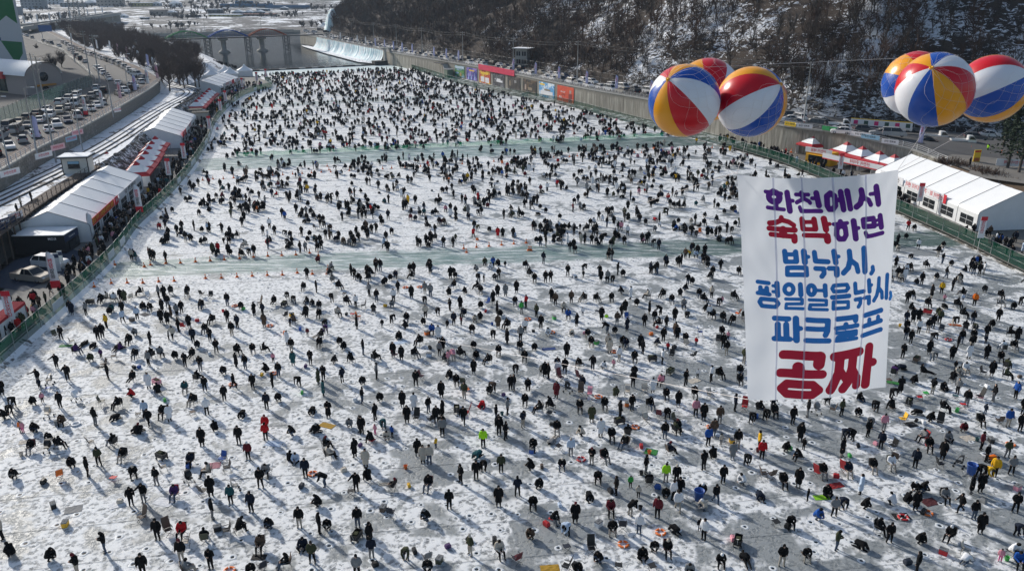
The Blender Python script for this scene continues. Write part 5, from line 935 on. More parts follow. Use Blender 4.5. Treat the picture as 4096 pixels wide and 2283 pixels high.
def car_parts(kind):
    L, w, low, roof = CART[kind]; z0 = low[0][1]; low2 = low + [(low[-1][0] - .1, .22), (low[0][0] + .1, .22)]; b = MB(); V, F = shell(low2, w * .96, w); b.add(V, F)
    V, F = shell(roof, w * .95, w * .74); zt = max(p[1] for p in roof); g = MB().add(V, F)
    r = MB(); xs = [p[0] for p in roof]; r.add(*shell([(xs[1] - .08, zt - .035), (xs[1] + .1, zt + .02), (xs[2] - .1, zt + .02), (xs[2] + .12, zt - .05)], w * .76, w * .72))
    pil = MB()     # pillars
    for s in (-1, 1):
        for a, c in ((0, 1), (3, 2)):
            p, q = roof[a], roof[c]; pil.tube([(p[0], s * w * .475, p[1] - .01), (q[0], s * w * .372, q[1])], .045, 4)
        mx = (xs[1] + xs[2]) / 2 - .1; pil.tube([(mx, s * w * .478, roof[0][1]), (mx, s * w * .375, zt)], .04, 4)
    ll = [MB().box((L / 2 - .12, s * w * .36, low[-2][1] + .06), (.22, .38, .16), 0, 0, .8) for s in (-1, 1)]; tl = [MB().box((-L / 2 + .05, s * w * .4, low[1][1] - .06), (.14, .3, .2), 0, 0, .85) for s in (-1, 1)]
    return b, g, r, pil, ll, tl
_wh = MB().lathe([(.2, -.1), (.31, -.11), (.33, -.06), (.33, .06), (.31, .11), (.2, .1)], 16, 0, M=Matrix.Rotation(math.pi / 2, 4, 'X')).mesh('wheel', M_TYRE); _rim = MB().lathe([(.01, -.1), (.2, -.115), (.2, .115), (.01, .1)], 12, 0, M=Matrix.Rotation(math.pi / 2, 4, 'X')).mesh('rim', M_RIMW)
CARM = {}
def car(kind, colour, loc, rz, detail, name='parked_car'):
    key = (kind, colour, detail)
    if key not in CARM:
        b, g, r, pil, ll, tl = car_parts(kind); pm = PAINT[colour]
        if detail: CARM[key] = dict(body=b.mesh('body', pm), windows=g.mesh('windows', GLASS), roof=r.mesh('roof', pm), pillars=pil.mesh('pillars', pm), hl=[q.mesh('headlight', M_LAMP) for q in ll], tl=[q.mesh('tail_light', M_TAIL) for q in tl])
        else:
            al = MB()
            for q, mi in ((b, 0), (g, 1), (r, 0), (pil, 0), (ll[0], 2), (ll[1], 2), (tl[0], 3), (tl[1], 3)): al.add(q.v, q.f, mi)
            L, w = CART[kind][:2]
            for sx in (-.31, .30):
                for s in (-1, 1): al.lathe([(.001, -.1), (.32, -.1), (.32, .1), (.001, .1)], 10, 4, M=Matrix.Translation((L * sx, s * w * .44, .33)) @ Matrix.Rotation(math.pi / 2, 4, 'X'), smooth=False)
            CARM[key] = al.mesh('car', [pm, GLASS, M_LAMP, M_TAIL, M_TYRE])
    if not detail: return link(name, CARM[key], None, loc, rz)
    e = empty(name, loc, rz); m = CARM[key]; L, w = CART[kind][:2]
    link('body', m['body'], e); link('windows', m['windows'], e); link('roof', m['roof'], e); link('pillars', m['pillars'], e)
    for q in m['hl']: link('headlight', q, e)
    for q in m['tl']: link('tail_light', q, e)
    for sx in (-.31, .30):
        for s in (-1, 1): o = link('wheel', _wh, e, (L * sx, s * w * .43, .33)); link('rim', _rim, o)
    return e
def truck(loc, rz, label):
    e = empty('flatbed_truck', loc, rz); tag(e, label, 'truck', 'small white trucks'); pm = PAINT['white']
    MB().add(*shell([(.75, .45), (.75, 1.95), (.95, 2.05), (1.75, 2.0), (2.35, 1.15), (2.45, .95), (2.45, .4)], 1.7, 1.55)).build('cab', pm, e); MB().add(*shell([(1.0, 1.2), (1.05, 1.88), (1.72, 1.86), (2.3, 1.2)], 1.73, 1.63)).build('windows', GLASS, e)
    MB().box((-.95, 0, .78), (3.2, 1.75, .12)).build('bed', M_STEEL, e)
    for a in ((-.95, .86, 3.2, .05), (-.95, -.86, 3.2, .05), (-2.53, 0, .05, 1.75), (.62, 0, .05, 1.75)): MB().box((a[0], a[1], 1.0), (a[2], a[3], .36)).build('side_board', pm, e)
    for x, y in ((1.65, .75), (1.65, -.75), (-1.6, .75), (-1.6, -.75)): link('wheel', _wh, e, (x, y, .33))
    for s in (-1, 1): MB().box((2.44, s * .6, .75), (.06, .26, .18)).build('headlight', M_LAMP, e)
    MB().box((0, 0, .55), (4.4, .7, .16)).build('chassis', M_BLACK, e); return e
def utility_pole(x, y, z, h, label, arms=2, rz=0.0):
    e = empty('utility_pole', (x, y, z), rz); tag(e, label, 'pole', 'utility poles'); MB().tube([(0, 0, -.3), (0, 0, h)], [.19, .11], 8).build('shaft', M_POLE, e)
    for k in range(arms): MB().box((0, 0, h - .5 - k * .9), (1.9, .1, .1)).build('crossarm', M_STEEL, e)
    for k in range(arms):
        for dx in (-.8, 0, .8): MB().lathe([(.05, 0), (.07, .08), (.03, .2)], 6, c=(dx, 0, h - .45 - k * .9)).build('insulator', M_WHITE, e)
    return e
def wires(a, b, sag, n, label, dz=(0,), side=0.0):
    e = empty('power_line', a); tag(e, label, 'wires', 'overhead wires'); a, b = Vector(a), Vector(b)
    for k in range(n):
        off = Vector((side * (k % 3 - 1), 0, -(k // 3) * .9)); MB().tube([(b - a) * t + off - Vector((0, 0, sag * 4 * t * (1 - t))) for t in np.linspace(0, 1, 12)], .022, 3, cap=False).build('wire', M_WIRE, e)
    return e
def street_lamp(x, y, z, h, rz, label):
    e = empty('street_lamp', (x, y, z), rz); tag(e, label, 'lamp', 'street lamps'); MB().tube([(0, 0, 0), (0, 0, h)], [.13, .08], 8).build('post', M_STEEL, e); MB().tube([(0, 0, h - .1), (.6, 0, h + .15), (1.4, 0, h + .2)], .045, 6).build('arm', M_STEEL, e); MB().box((1.6, 0, h + .18), (.7, .26, .12), 0, 0, .8).build('lamp_head', M_LAMP, e); return e
# ================================================================ left bank
mesh_fence(LF[(LF[:, 1] > 66) & (LF[:, 1] < 350)], .15, 2.3, 3.2, 'green mesh fence between the promenade and left edge of the ice', boards=.22)
mesh_fence(RF[(RF[:, 1] > 85)], .1, 2.3, 4.0, 'green mesh fence along the right edge of the ice', boards=.08)
big_tent((-63.8, 116.5), (-6.7, 33.6), 11, 34, 'nearest long white marquee on left promenade with red and white sign boards', 6, banners=[(.6, 13.5, 2.75, 1.15, RED_P, [('참숯 산천어 회센터 | 구이 포장', .95, YEL_P, 0)]), (14.2, 16.2, 2.7, 1.3, RED_P, [('축제', .7, FLAGC['w'], 0)]), (17, 32, 2.75, 1.1, FLAGC['w'], [('낚시용품 판매 · 접수', .95, INK, 0)])])
big_tent((-79.6, 193), (-9.4, 35), 12, 36, 'middle white marquee on left promenade beyond the first red peaked tents', 6, banners=[(2, 9, 2.7, 1.2, RED_P, [('안내소', .9, FLAGC['w'], 0)]), (10, 26, 2.7, 1.1, FLAGC['w'], [('산천어 체험', .9, RED_P, 0)])])
big_tent((-106, 297), (-2, 30), 13, 30, 'farthest white marquee at the end of left promenade', 5, banners=[(4, 16, 2.7, 1.3, FLAGC['w'], [('산천어축제', 1.0, RED_P, 0)]), (17, 20, 2.7, 1.5, RED_P, []), (21, 29, 2.7, 1.3, FLAGC['w'], [('매표소', 1.0, RED_P, 0)])])
for k, (x, y) in enumerate([(-73.3, 154.5), (-74.7, 160), (-76.2, 165.5), (-77.8, 171), (-83.5, 164), (-79.8, 177), (-81.5, 183)]): peak_tent(x, y, 5.3, .25, 'red and white peaked tent on left promenade, %s from the front' % nth(k), walls=(3, 0) if k == 0 else (3,))
for k in range(6): peak_tent(-95.8 - 1.35 * k, 247 + 6 * k, 5.7, .22, 'red and white peaked tent before the farthest marquee, %s from its near end' % nth(k), walls=(0, 3) if k == 0 else (3,))
for k, (x, y) in enumerate([(-131, 339), (-126, 346), (-120, 351), (-124.5, 358), (-118, 364)]): peak_tent(x, y, 6.6, .3, 'plain white peaked tent behind the farthest marquee, %s from left' % nth(k), red=False, peak=5.0, walls=(0, 1, 3))
q = P(18, 1345, .6); peak_tent(q.x - 2.5, q.y + 1, 6.2, .1, 'red topped white tent cut by the left edge of the picture', walls=(0, 1))
for k, (x, y, w) in enumerate([(-90, 234, 4.2), (-93.5, 239.5, 3.4)]):
    e = empty('flat_roofed_shed', (x, y, .6), .25); tag(e, 'small grey flat roofed shed between tents, %s' % ('nearer the camera' if k == 0 else 'farther from the camera'), 'shed'); MB().box((0, 0, 1.3), (w, 3.4, 2.6)).build('walls', M_POLE, e); MB().box((0, 0, 2.7), (w + .5, 3.9, .18)).build('roof', M_DARK, e); MB().box((w / 2 + .01, 0, 1.1), (.06, 1.2, 2.1)).build('door', GLASS, e)
# vehicle show: blue mat, dark booth, white off-roader and beige pickup
sh = [P(*p, .62) for p in ((0, 1150), (95, 1165), (262, 1092), (340, 1015), (262, 985), (60, 1040), (0, 1085))]; mb = MB(); mb.add(sh, [tuple(range(len(sh)))]); o = mb.build('blue_mat', mat('show_mat', (0.035, 0.05, 0.08), .9, var=.1)); o.location.z = .012; tag(o, 'dark blue ground mat under the two show cars', 'mat')
a, b, c = P(89, 1022, .6), P(200, 1020, .6), P(264, 992, .6); e = empty('show_booth', (a + c) / 2 + Vector((0, 1.2, 0))); d1 = (b - a).normalized(); ang = math.atan2(d1.y, d1.x); e.rotation_euler.z = ang; tag(e, 'black box shaped show booth with white roof beside the marquee', 'booth')
MB().box((0, 0, 1.35), (7.2, 4.4, 2.7)).build('walls', mat('booth_black', (.012, .013, .018), .5), e); MB().box((0, 0, 2.76), (7.3, 4.5, .1)).build('roof', TENT_W, e); MB().box((3.63, 0, 2.1), (.06, 4.3, .9)).build('sign_board', NAVY_P, e); MB().box((3.62, .3, .95), (.06, 3.0, 1.2)).build('window', GLASS, e)
text_on(e, 'KGM', .55, FLAGC['w'], face_matrix(Vector((1.9, -2.23, 2.2)), (1, 0, 0))); text_on(e, 'KG MOBILITY', .32, FLAGC['w'], face_matrix(Vector((3.68, 0, 2.1)), (0, 1, 0)))
o = car('suv', 'white', P(205, 1066, .63), R(-12), True, 'show_car'); tag(o, 'white off-road car on the dark blue mat beside the booth', 'car')
CART['pickup'] = (5.4, 1.95, [(-2.7, .45), (-2.68, 1.02), (-2.6, 1.08), (1.1, 1.06), (2.4, .98), (2.68, .7), (2.66, .4)], [(-.95, 1.06), (-.65, 1.72), (.35, 1.74), (1.2, 1.06)])
o = car('pickup', 'beige', P(132, 1120, .63), R(-16), True, 'pickup_truck'); tag(o, 'beige pickup truck on the dark blue mat, nearest the fence', 'pickup'); MB().box((-1.82, 0, 1.075), (1.5, 1.5, .04)).build('load_bed', M_BLACK, o)
for k, (x, y) in enumerate([(236, 1085), (250, 1075)]):
    q = P(x, y, .6); e = empty('standing_sign', q, .3); tag(e, 'slim grey standing sign beside the show cars, %s one' % ('left' if k == 0 else 'right'), 'sign'); MB().box((0, 0, 1.3), (.6, .08, 2.6)).build('panel', PALE, e); MB().box((0, -.05, 2.2), (.6, .03, .5)).build('header', NAVY_P, e); MB().box((0, 0, .03), (.7, .5, .06)).build('foot', M_STEEL, e)
# boardwalk on stilts with its railing
BWL = spaced(TE[TE[:, 1] < 152], 2.4); bw = empty('boardwalk', (BWL[0][0], BWL[0][1], 0)); tag(bw, 'timber boardwalk on dark stilts above the tents on the left', 'boardwalk'); WOOD = mat('weathered_timber', (.105, .08, .065), .9, var=.3, vscale=3); o0 = Vector((BWL[0][0], BWL[0][1], 0))
for i in range(len(BWL) - 1):
    p = Vector((BWL[i][0], BWL[i][1], 0)) - o0; q = Vector((BWL[i + 1][0], BWL[i + 1][1], 0)) - o0; m = (p + q) / 2; an = math.atan2(q.y - p.y, q.x - p.x)
    MB().box((0, 0, 0), ((q - p).length - .04, 2.4, .2), 0).build('deck_panel', WOOD, bw, m + Vector((0, 0, 4.92)), an)
    if p.y + o0.y > 80: MB().tube([p + Vector((.9, 0, .5)), p + Vector((.9, 0, 4.8))], .12, 6).build('stilt', WOOD, bw)
railing(offset(BWL, 1.1), 5.0, 1.15, 2.0, 'brown railing along the boardwalk with small banners', WOOD, (1.0, .55, .15))
for k, (x0, y0, w, cm, t) in enumerate([(22, 885, 3.6, NAVY_P, 'KGM'), (62, 862, 2.6, FLAGC['w'], '산천어'), (5, 905, 2.0, NAVY_P, '')]):
    q = P(x0, y0, 5.5); e = empty('railing_banner', q, R(76)); tag(e, ['dark blue banner on the boardwalk railing', 'white banner with red lettering on the boardwalk railing', 'narrow dark banner on the railing at picture edge'][k], 'banner'); MB().box((0, 0, 0), (w, .05, 1.0)).build('cloth', cm, e)
    if t: text_on(e, t, .7, FLAGC['w'] if cm is NAVY_P else RED_P, face_matrix(Vector((0, -.04, 0)), (1, 0, 0)))
# cabin on the terrace
q = P(318, 690, 4.8); e = empty('ticket_cabin', q, R(10)); tag(e, 'small white cabin with snow covered flat roof on the terrace', 'cabin'); CAB = mat('cabin_wall', (.62, .60, .55), .7, var=.1)
MB().box((0, 0, 1.5), (4.4, 3.2, 3.0)).build('walls', CAB, e); MB().box((0, -.1, 3.12), (5.3, 4.2, .22)).build('roof', M_DARK, e); MB().box((0, -.1, 3.29), (5.15, 4.05, .14)).build('roof_snow', M_SNOW, e); o = MB().box((-.2, -1.62, 1.75), (2.0, .08, 1.3)).build('window', GLASS, e); MB().box((-.2, -1.67, 2.15), (1.9, .04, .45)).build('poster', mat('poster_sky', (.25, .45, .6), .6), o); MB().box((-.2, -1.75, 1.02), (2.3, .3, .06)).build('sill', M_STEEL, e)
for s in (-1, 1): MB().box((s * 2.17, -1.57, 1.5), (.14, .14, 3.0)).build('corner_post', M_DARK, e)
for k, (x, y, c) in enumerate([(86, 830, 'e'), (128, 808, 'k'), (72, 700 + 160, 'k')]):
    q = P(x, y, 4.9); o = link('person', BODY['s'][0][0], None, q, 2.6, 1.03); o.material_slots[0].link = 'OBJECT'; o.material_slots[0].material = CLOTH[c]; tag(o, ['person in beige jacket walking along the snowy terrace', 'person in black jacket on terrace left of the cabin', 'person in black leaning at the boardwalk railing'][k], 'person')
# ---- upper road on the left
M_RAILW = mat('white_rail', (.6, .6, .6), .6)
railing(offset(RR, -.1)[RR[:, 1] > 100], 8.14, 1.1, 2.6, 'pale railing on top of the stone wall beside the left road', M_RAILW, (1.0, .72, .44, .16))
GLS = seethrough('tinted_panel', (.10, .19, .17), .5, trans=.5); mesh_fence(RL[(RL[:, 1] > 120) & (RL[:, 1] < 262)], 7.9, 3.6, 3.0, 'tall glazed noise barrier on the far side of left road', GLS, 0, True)
railing(RL[(RL[:, 1] > 262) & (RL[:, 1] < 480)], 8.0, 1.2, 4, 'grey mesh railing along the far side of the bending left road', M_STEEL, (1, .75, .5, .25))
CARS = []
def row(line, d, z, y0, y1, gap, fill, where, turn=0.0, detail_y=232, flip=False):
    pts = spaced(offset(line, d), gap); n = 0
    for i in range(len(pts) - 1):
        p, q = pts[i], pts[i + 1]
        if not (y0 <= p[1] <= y1) or random.random() > fill: continue
        kind = random.choice(['sedan', 'sedan', 'suv', 'suv', 'hatch', 'van'] if random.random() < .85 else ['suv']); colr = random.choice(['white'] * 13 + ['silver'] * 3 + ['grey'] * 4 + ['black'] * 4 + ['navy', 'beige'])
        zz = z if np.isscalar(z) else z(p); o = car(kind, colr, (p[0] + random.uniform(-.25, .25), p[1] + random.uniform(-.3, .3), zz), math.atan2(q[1] - p[1], q[0] - p[0]) + turn + (math.pi if (random.random() < .4) != flip else 0) + random.uniform(-.04, .04), p[1] < detail_y); n += 1
        tag(o, '%s %s %s, %s in the row from its near end' % (colr, dict(sedan='saloon car', suv='off-road car', hatch='hatchback', van='van')[kind], where, nth(n - 1)), 'car', 'cars ' + where)
row(RR, -5.4, 8.02, 138, 300, 6.4, .9, 'parked beside the pavement', .45); row(RR, -5.6, 8.02, 300, 470, 6.4, .92, 'parked before the bare grove')
row(RR, -11.5, 8.02, 145, 262, 7.2, .75, 'in middle of left road', .1); row(RL, 4.0, 8.02, 150, 330, 6.8, .8, 'beside the glazed barrier', 0); row(RL, 3.0, 8.02, 330, 560, 8.0, .6, 'on the bending left road')
for k, (x, y, c) in enumerate([(340, 480, 'w'), (407, 448, 'w'), (478, 412, 'p'), (537, 378, 'b'), (588, 352, 'w'), (626, 328, 'p'), (612, 290, 'w'), (590, 276, 'b'), (553, 258, 'w'), (508, 240, 'p'), (470, 224, 'p'), (440, 210, 'w'), (388, 205, 'w'), (285, 172, 'w'), (145, 575, 'b')]):
    q = P(x, y, 8.12); feather_flag(q.x, q.y, 8.12, 5.6, R(random.uniform(-12, 12)), 'tall feather flag beside the left road, %s counted in a row' % nth(k), c, '산천어' if k < 6 else '', tail=k in (0,))
for k, (x, y, h) in enumerate([(225, 650, 20), (150, 560 + 60, 12), (40, 680, 12), (330, 600, 11), (455, 470, 12), (520, 400, 12), (400, 330, 15), (360, 300, 15), (300, 250, 15), (165, 445, 14)]):
    q = P(x, y, 4.8 if k == 0 else 8.0); (utility_pole if k in (0, 6, 7, 8, 9) else street_lamp)(q.x, q.y, q.z, h, *( (['tall grey concrete pole rising in front of the stone wall', '', '', '', '', '', 'utility pole beside the bending left road, first of three', 'utility pole beside the bending left road, second of three', 'utility pole beside the bending left road, third of three', 'utility pole behind the glazed barrier near the arched hall'][k],) if k in (0, 6, 7, 8, 9) else (0, 'steel street lamp on the left road, %s from near end' % nth(k)) ))
pl = [P(225, 650, 4.8) + Vector((0, 0, 19)), P(165, 445, 8) + Vector((0, 0, 13)), P(400, 330, 8) + Vector((0, 0, 14)), P(360, 300, 8) + Vector((0, 0, 14)), P(300, 250, 8) + Vector((0, 0, 14))]
for k, (a, b) in enumerate(zip(pl[:-1], pl[1:])): wires(a, b, 1.2, 6, 'sagging overhead wires above the left road, %s span' % nth(k), side=.8)
for k, (x, y, w, cm) in enumerate([(175, 620, 4, FLAGC['w']), (232, 588, 3.5, FLAGC['p']), (285, 555, 3, mat('poster_sky', (.25, .45, .6), .6)), (310, 530, 3.2, FLAGC['p']), (470, 440, 2.4, FLAGC['w']), (40, 690, 4, FLAGC['w'])]):
    q = P(x, y, 8.7); e = empty('railing_banner', q, R(77)); tag(e, 'printed banner tied to the stone wall railing, %s from left' % nth(k if k < 5 else 5), 'banner'); MB().box((0, 0, 0), (w, .05, 1.0)).build('cloth', cm, e); text_on(e, '화천산천어', .55, RED_P, face_matrix(Vector((0, -.04, 0)), (1, 0, 0)))
# promenade flags and sign banners
q = P(551, 880, .6); feather_flag(q.x, q.y, .6, 6.2, R(12), 'white feather flag with red tail beside the nearest marquee', 'w', '현장얼음', True); q = P(215, 1192, .6); feather_flag(q.x, q.y, .6, 6.2, R(8), 'white feather flag with red tail in front of the show cars', 'w', '현장얼음', True); q = P(362, 965, .6); feather_flag(q.x, q.y, .6, 4.6, R(8), 'dark feather flag at the corner of nearest marquee', 'w', '')
for k, (x, y) in enumerate([(60, 1345), (682, 742), (743, 672), (843, 548), (886, 470), (906, 430), (972, 372), (1030, 345), (1066, 330)]): q = P(x, y, .4); banner_pole(q.x, q.y, .4, 5.4, R(4), 'white vertical sign banner with red head on left fence, %s from near' % nth(k))
# ---- curved-roof hall and painted tower block
q = P(262, 385, 6.5); e = empty('arched_hall', (q.x - 5.5, q.y - 9.5, 5.0), R(-30)); tag(e, 'hall with white arched roof, red fascia and round windows beside left road', 'building'); HW = mat('hall_wall', (.33, .29, .28), .85, var=.1); Wd, Ln = 11, 60
arc = [(Wd * (.5 + .5 * math.sin(t)), 7.0 + 4.6 * math.cos(t)) for t in np.linspace(-1.35, 1.35, 15)]
MB().prism([(0, 0)] + arc + [(Wd, 0)], 'x', -10, 0, M=Matrix.Rotation(0, 4, 'Z')).build('end_block', HW, e); MB().add([(x, y - .6, z + .25) for x in (-Ln, .8) for y, z in [(a[0] * 1.06, a[1]) for a in arc]], [(i, i + 1, i + 16, i + 15) for i in range(14)], 0, True).build('arched_roof', M_SNOW, e)
MB().box((-Ln / 2 - 5, Wd / 2, 4.6), (Ln - 10, Wd - 2, 9.2)).build('main_block', mat('hall_cream', (.45, .42, .30), .8), e); MB().box((-34, .4, 8.0), (48, 2.2, 2.0)).build('red_fascia', TENT_RED, e); MB().box((-34, .9, 5.0), (48, .2, 3.6)).build('glazing', mat('green_glass', (.03, .06, .055), .15), e); MB().box((-34, .85, 2.1), (48, .3, 1.7)).build('cream_band', mat('hall_cream', (.45, .42, .30), .8), e)
for zz in (7.6, 3.6):
    o = MB().lathe([(.01, 0), (1.35, 0), (1.35, .1), (.01, .1)], 20, 0, M=Matrix.Translation((.0, Wd * .5, zz)) @ Matrix.Rotation(math.pi / 2, 4, 'Y')).build('round_window', GLASS, e)
for zz in (5.3, 1.6): MB().box((.3, Wd * .5, zz), (.8, 6, .5)).build('orange_ledge', mat('ledge_orange', (.5, .22, .04), .7), e)
for k in range(16): MB().box((-12 - k * 2.9, .72, 5.0), (.12, .2, 3.6)).build('mullion', M_DARK, e)
e = empty('painted_tower_block', (-200, 318, 5), R(30)); tag(e, 'tall white block painted with green shape and blue bubbles at left edge', 'building'); MB().box((-12, 8, 30), (48, 16, 60)).build('walls', mat('tower_white', (.55, .56, .58), .8, var=.05), e)
GP = mat('mural_green', (.015, .16, .05), .8); MB().add([(-36, -.03, 24), (-20, -.03, 23), (-6, -.03, 20.6), (0, -.03, 22.4), (5, -.03, 19.6), (8, -.03, 22), (11.2, -.03, 19), (11.2, -.03, 31), (8, -.03, 45), (-36, -.03, 45)], [tuple(range(10))]).build('mural_patch', GP, e); MB().add([(4.5, -.03, 13), (11.4, -.03, 12.2), (11.0, -.03, 8), (8.2, -.03, 4.0)], [(0, 1, 2, 3)]).build('mural_patch', GP, e)
for x, zz, r in [(-9, 9, 1.9), (1, 8.6, 1.5), (4, 13.6, .8), (-3, 5.6, .7), (8, -2.2 + 3, 1.2), (3, -1.4 + 2, 1.3), (-6, 3.4, .6)]: MB().lathe([(.01, 0), (r, 0)], 18, 0, M=Matrix.Translation((x, -.04, zz)) @ Matrix.Rotation(math.pi / 2, 4, 'X')).build('mural_bubble', PAINT['blue'], e)
# ================================================================ right bank
railing(offset(RW, .15)[RW[:, 1] < 596], lambda p: rz_road(p) + .04, 1.05, 3.0, 'white steel railing on top of the concrete river wall', M_RAILW, (1.0, .66, .33), rr=.035)
row(RW, 2.9, rz_road, 182, 590, 5.9, .92, 'parked along the wall railing', 0, 240); row(RW, 9.2, rz_road, 186, 575, 6.0, .9, 'parked under the hill fence', 0, 240, True)
pxs = np.array([CX + FPX * p[0] / (p[1] * CT + (CAMH - 5) * ST) for p in RW])
def wall_at(px, off=-.03): i = np.interp(px, pxs[::-1], np.arange(len(RW))[::-1].astype(float)); i0 = int(i); f = i - i0; L = offset(RW, off); return Vector((*(L[i0] * (1 - f) + L[min(i0 + 1, len(RW) - 1)] * f), 0))
POST = [(250, 330, .9, 5.6, (.10, .22, .07), 'green landscape'), (348, 435, .7, 5.6, (.05, .07, .30), 'blue and violet'), (455, 545, .5, 5.6, (.55, .07, .02), 'red orange'), (565, 665, .5, 5.4, (.03, .035, .045), 'dark grey car'), (690, 795, .6, 5.4, (.02, .02, .025), 'black'), (818, 930, .6, 5.5, (.025, .022, .02), 'dark brown'), (953, 1080, .6, 5.7, (.12, .36, .62), 'sky blue'), (1105, 1242, .6, 5.8, (.62, .06, .015), 'orange red')]
for k, (x0, x1, za, zb, c, nm) in enumerate(POST):
    a, b = wall_at(1700 + x0 / 2.081, -.12), wall_at(1700 + x1 / 2.081, -.12); d = (b - a); e = empty('wall_poster', (a + b) / 2); e.rotation_euler.z = math.atan2(d.y, d.x); tag(e, 'large %s advertising poster hung on the concrete wall' % nm, 'poster', 'posters on the river wall'); w = d.length; h = zb - za
    g = NG('poster_%d' % k, .6); n = g.noise(.5, 3, .6, .6); z_ = g.sep()[2]; pal = [((.05, .2, .06), (.25, .40, .55)), ((.03, .04, .25), (.30, .20, .55)), ((.50, .05, .02), (.75, .45, .05)), ((.02, .022, .03), (.12, .13, .15)), ((.01, .01, .012), (.06, .05, .045)), ((.012, .012, .012), (.10, .06, .03)), ((.10, .35, .65), (.75, .82, .86)), ((.60, .05, .012), (.66, .08, .02))][k]
    MB().box((0, 0, (za + zb) / 2), (w, .06, h)).build('sheet', g.out(g.mix(g.step(n, .45, .6), *pal)), e); S = -1 if d.x * 1 + 0 < 0 else 1
    def deco(u, v, ww, hh, m, dy=.045): return MB().box((u * w, -.0 + (dy if S < 0 else -dy), za + v * h), (ww * w, .02, hh * h)).build('print_block', m, e)
    fm = lambda u, v: face_matrix(Vector((u * w, .06 if S < 0 else -.06, za + v * h)), (S, 0, 0))
    if k == 2: deco(-.2, .3, .34, .4, FLAGC['w']); deco(.22, .27, .34, .4, FLAGC['w']); deco(0, .78, .7, .16, YEL_P)
    if k == 3: deco(.08, .42, .5, .16, FLAGC['w']); deco(.02, .55, .3, .12, FLAGC['w']); text_on(e, 'KGM', h * .12, FLAGC['w'], fm(-.25, .55))
    if k == 1: deco(0, .78, .5, .1, YEL_P); [MB().prism([(x * w - .5, za + .1), (x * w, za + h * .62), (x * w + .5, za + .1)], 'y', .03 if S < 0 else -.05, .05 if S < 0 else -.03).build('print_block', mat('print_ice', (.35, .5, .8), .6), e) for x in (-.3, -.05, .28)]
    if k == 0: deco(0, .86, .9, .2, mat('print_pale_sky', (.5, .62, .7), .6)); deco(0, .5, .9, .12, mat('print_leaf', (.12, .32, .05), .6)); deco(.1, .25, .16, .3, mat('print_ochre', (.5, .3, .08), .6))
    if k == 4: text_on(e, '화천', h * .22, FLAGC['w'], fm(.12, .62)); deco(-.3, .45, .1, .4, mat('print_bronze', (.25, .2, .14), .6))
    if k == 5: text_on(e, 'EBONY & EVENING', h * .1, mat('print_bronze', (.25, .2, .14), .6), fm(0, .75)); deco(-.3, .42, .1, .4, mat('print_skin', (.4, .3, .25), .6)); deco(.05, .35, .3, .2, mat('print_bronze', (.25, .2, .14), .6))
    if k == 6: deco(0, .3, .8, .28, FLAGC['w']); deco(-.28, .85, .3, .12, YEL_P); deco(.05, .52, .4, .12, mat('print_bronze', (.25, .2, .14), .6))
    if k == 7: deco(.3, .3, .2, .55, mat('print_maroon', (.2, .02, .02), .6)); deco(.3, .7, .11, .2, mat('print_skin', (.4, .3, .25), .6)); text_on(e, '빛나는 축제', h * .12, FLAGC['w'], fm(-.15, .62)); text_on(e, 'GEYTJU', h * .15, mat('print_maroon', (.2, .02, .02), .6), fm(-.12, .45)); text_on(e, '제주', h * .2, FLAGC['w'], fm(-.3, .25))
a, b = wall_at(1700 + 452 / 2.081, -.35), wall_at(1700 + 750 / 2.081, -.35); d = b - a; e = empty('long_red_banner', (a + b) / 2); e.rotation_euler.z = math.atan2(d.y, d.x); tag(e, 'long bright red banner with white mirrored lettering on the wall railing', 'banner'); MB().box((0, 0, 6.7), (d.length, .05, 2.2)).build('cloth', mat('banner_crimson', (.62, .01, .07), .6), e)
text_on(e, 'Sancheoneo Ice Fishing', 1.5, FLAGC['w'], face_matrix(Vector((d.length * .24, .05, 6.7)), (-1, 0, 0))); text_on(e, '산천어 현장얼음낚시터', 1.5, FLAGC['w'], face_matrix(Vector((-d.length * .24, .05, 6.7)), (-1, 0, 0)))
for k, px in enumerate([1355, 1422, 1455, 1493, 1530, 1565, 1600, 1640, 1726, 1775, 1823, 2040, 2128, 2220, 2330, 2448, 2585, 3655]):
    p = wall_at(px, 1.0); feather_flag(p.x, p.y, rz_road(p) + .05, 5.4, R(-28), 'tall flag on the wall top, %s from far end' % nth(k), 'b' if k > 2 else 'w', '산천어' if k > 10 else '')
HPOLE = []
for k, (px, py, h) in enumerate([(1364, 137, 12), (1408, 150, 12), (1497, 178, 12), (1588, 203, 13), (1690, 225, 13), (1852, 252, 13), (2053, 290, 13), (2308, 335, 14), (2742, 418, 15), (3215, 487, 14), (3690, 560, 14)]):
    q = P(px, py, 6.5); HPOLE.append(q + Vector((0, 0, h))); utility_pole(q.x, q.y, 6.5, h, 'grey utility pole on the right road, %s from the far end' % nth(k), 2, R(30))
for k, (a, b) in enumerate(zip(HPOLE[:-1], HPOLE[1:])): wires(a - Vector((0, 0, .3)), b - Vector((0, 0, .3)), .9, 6, 'sagging overhead wires along the right road, %s span from far end' % nth(k), side=.8)
WIREN = seethrough('rockfall_net', (.05, .05, .05), .3, trans=0); mesh_fence(offset(RE, 0)[(RE[:, 1] > 183)], lambda p: 6.4 - 2.2 * min(1, max(0, (p[0] - 82) / 26)), 3.4, 4.5, 'tall rockfall fence of posts and netting at the foot of hill', WIREN, 0)
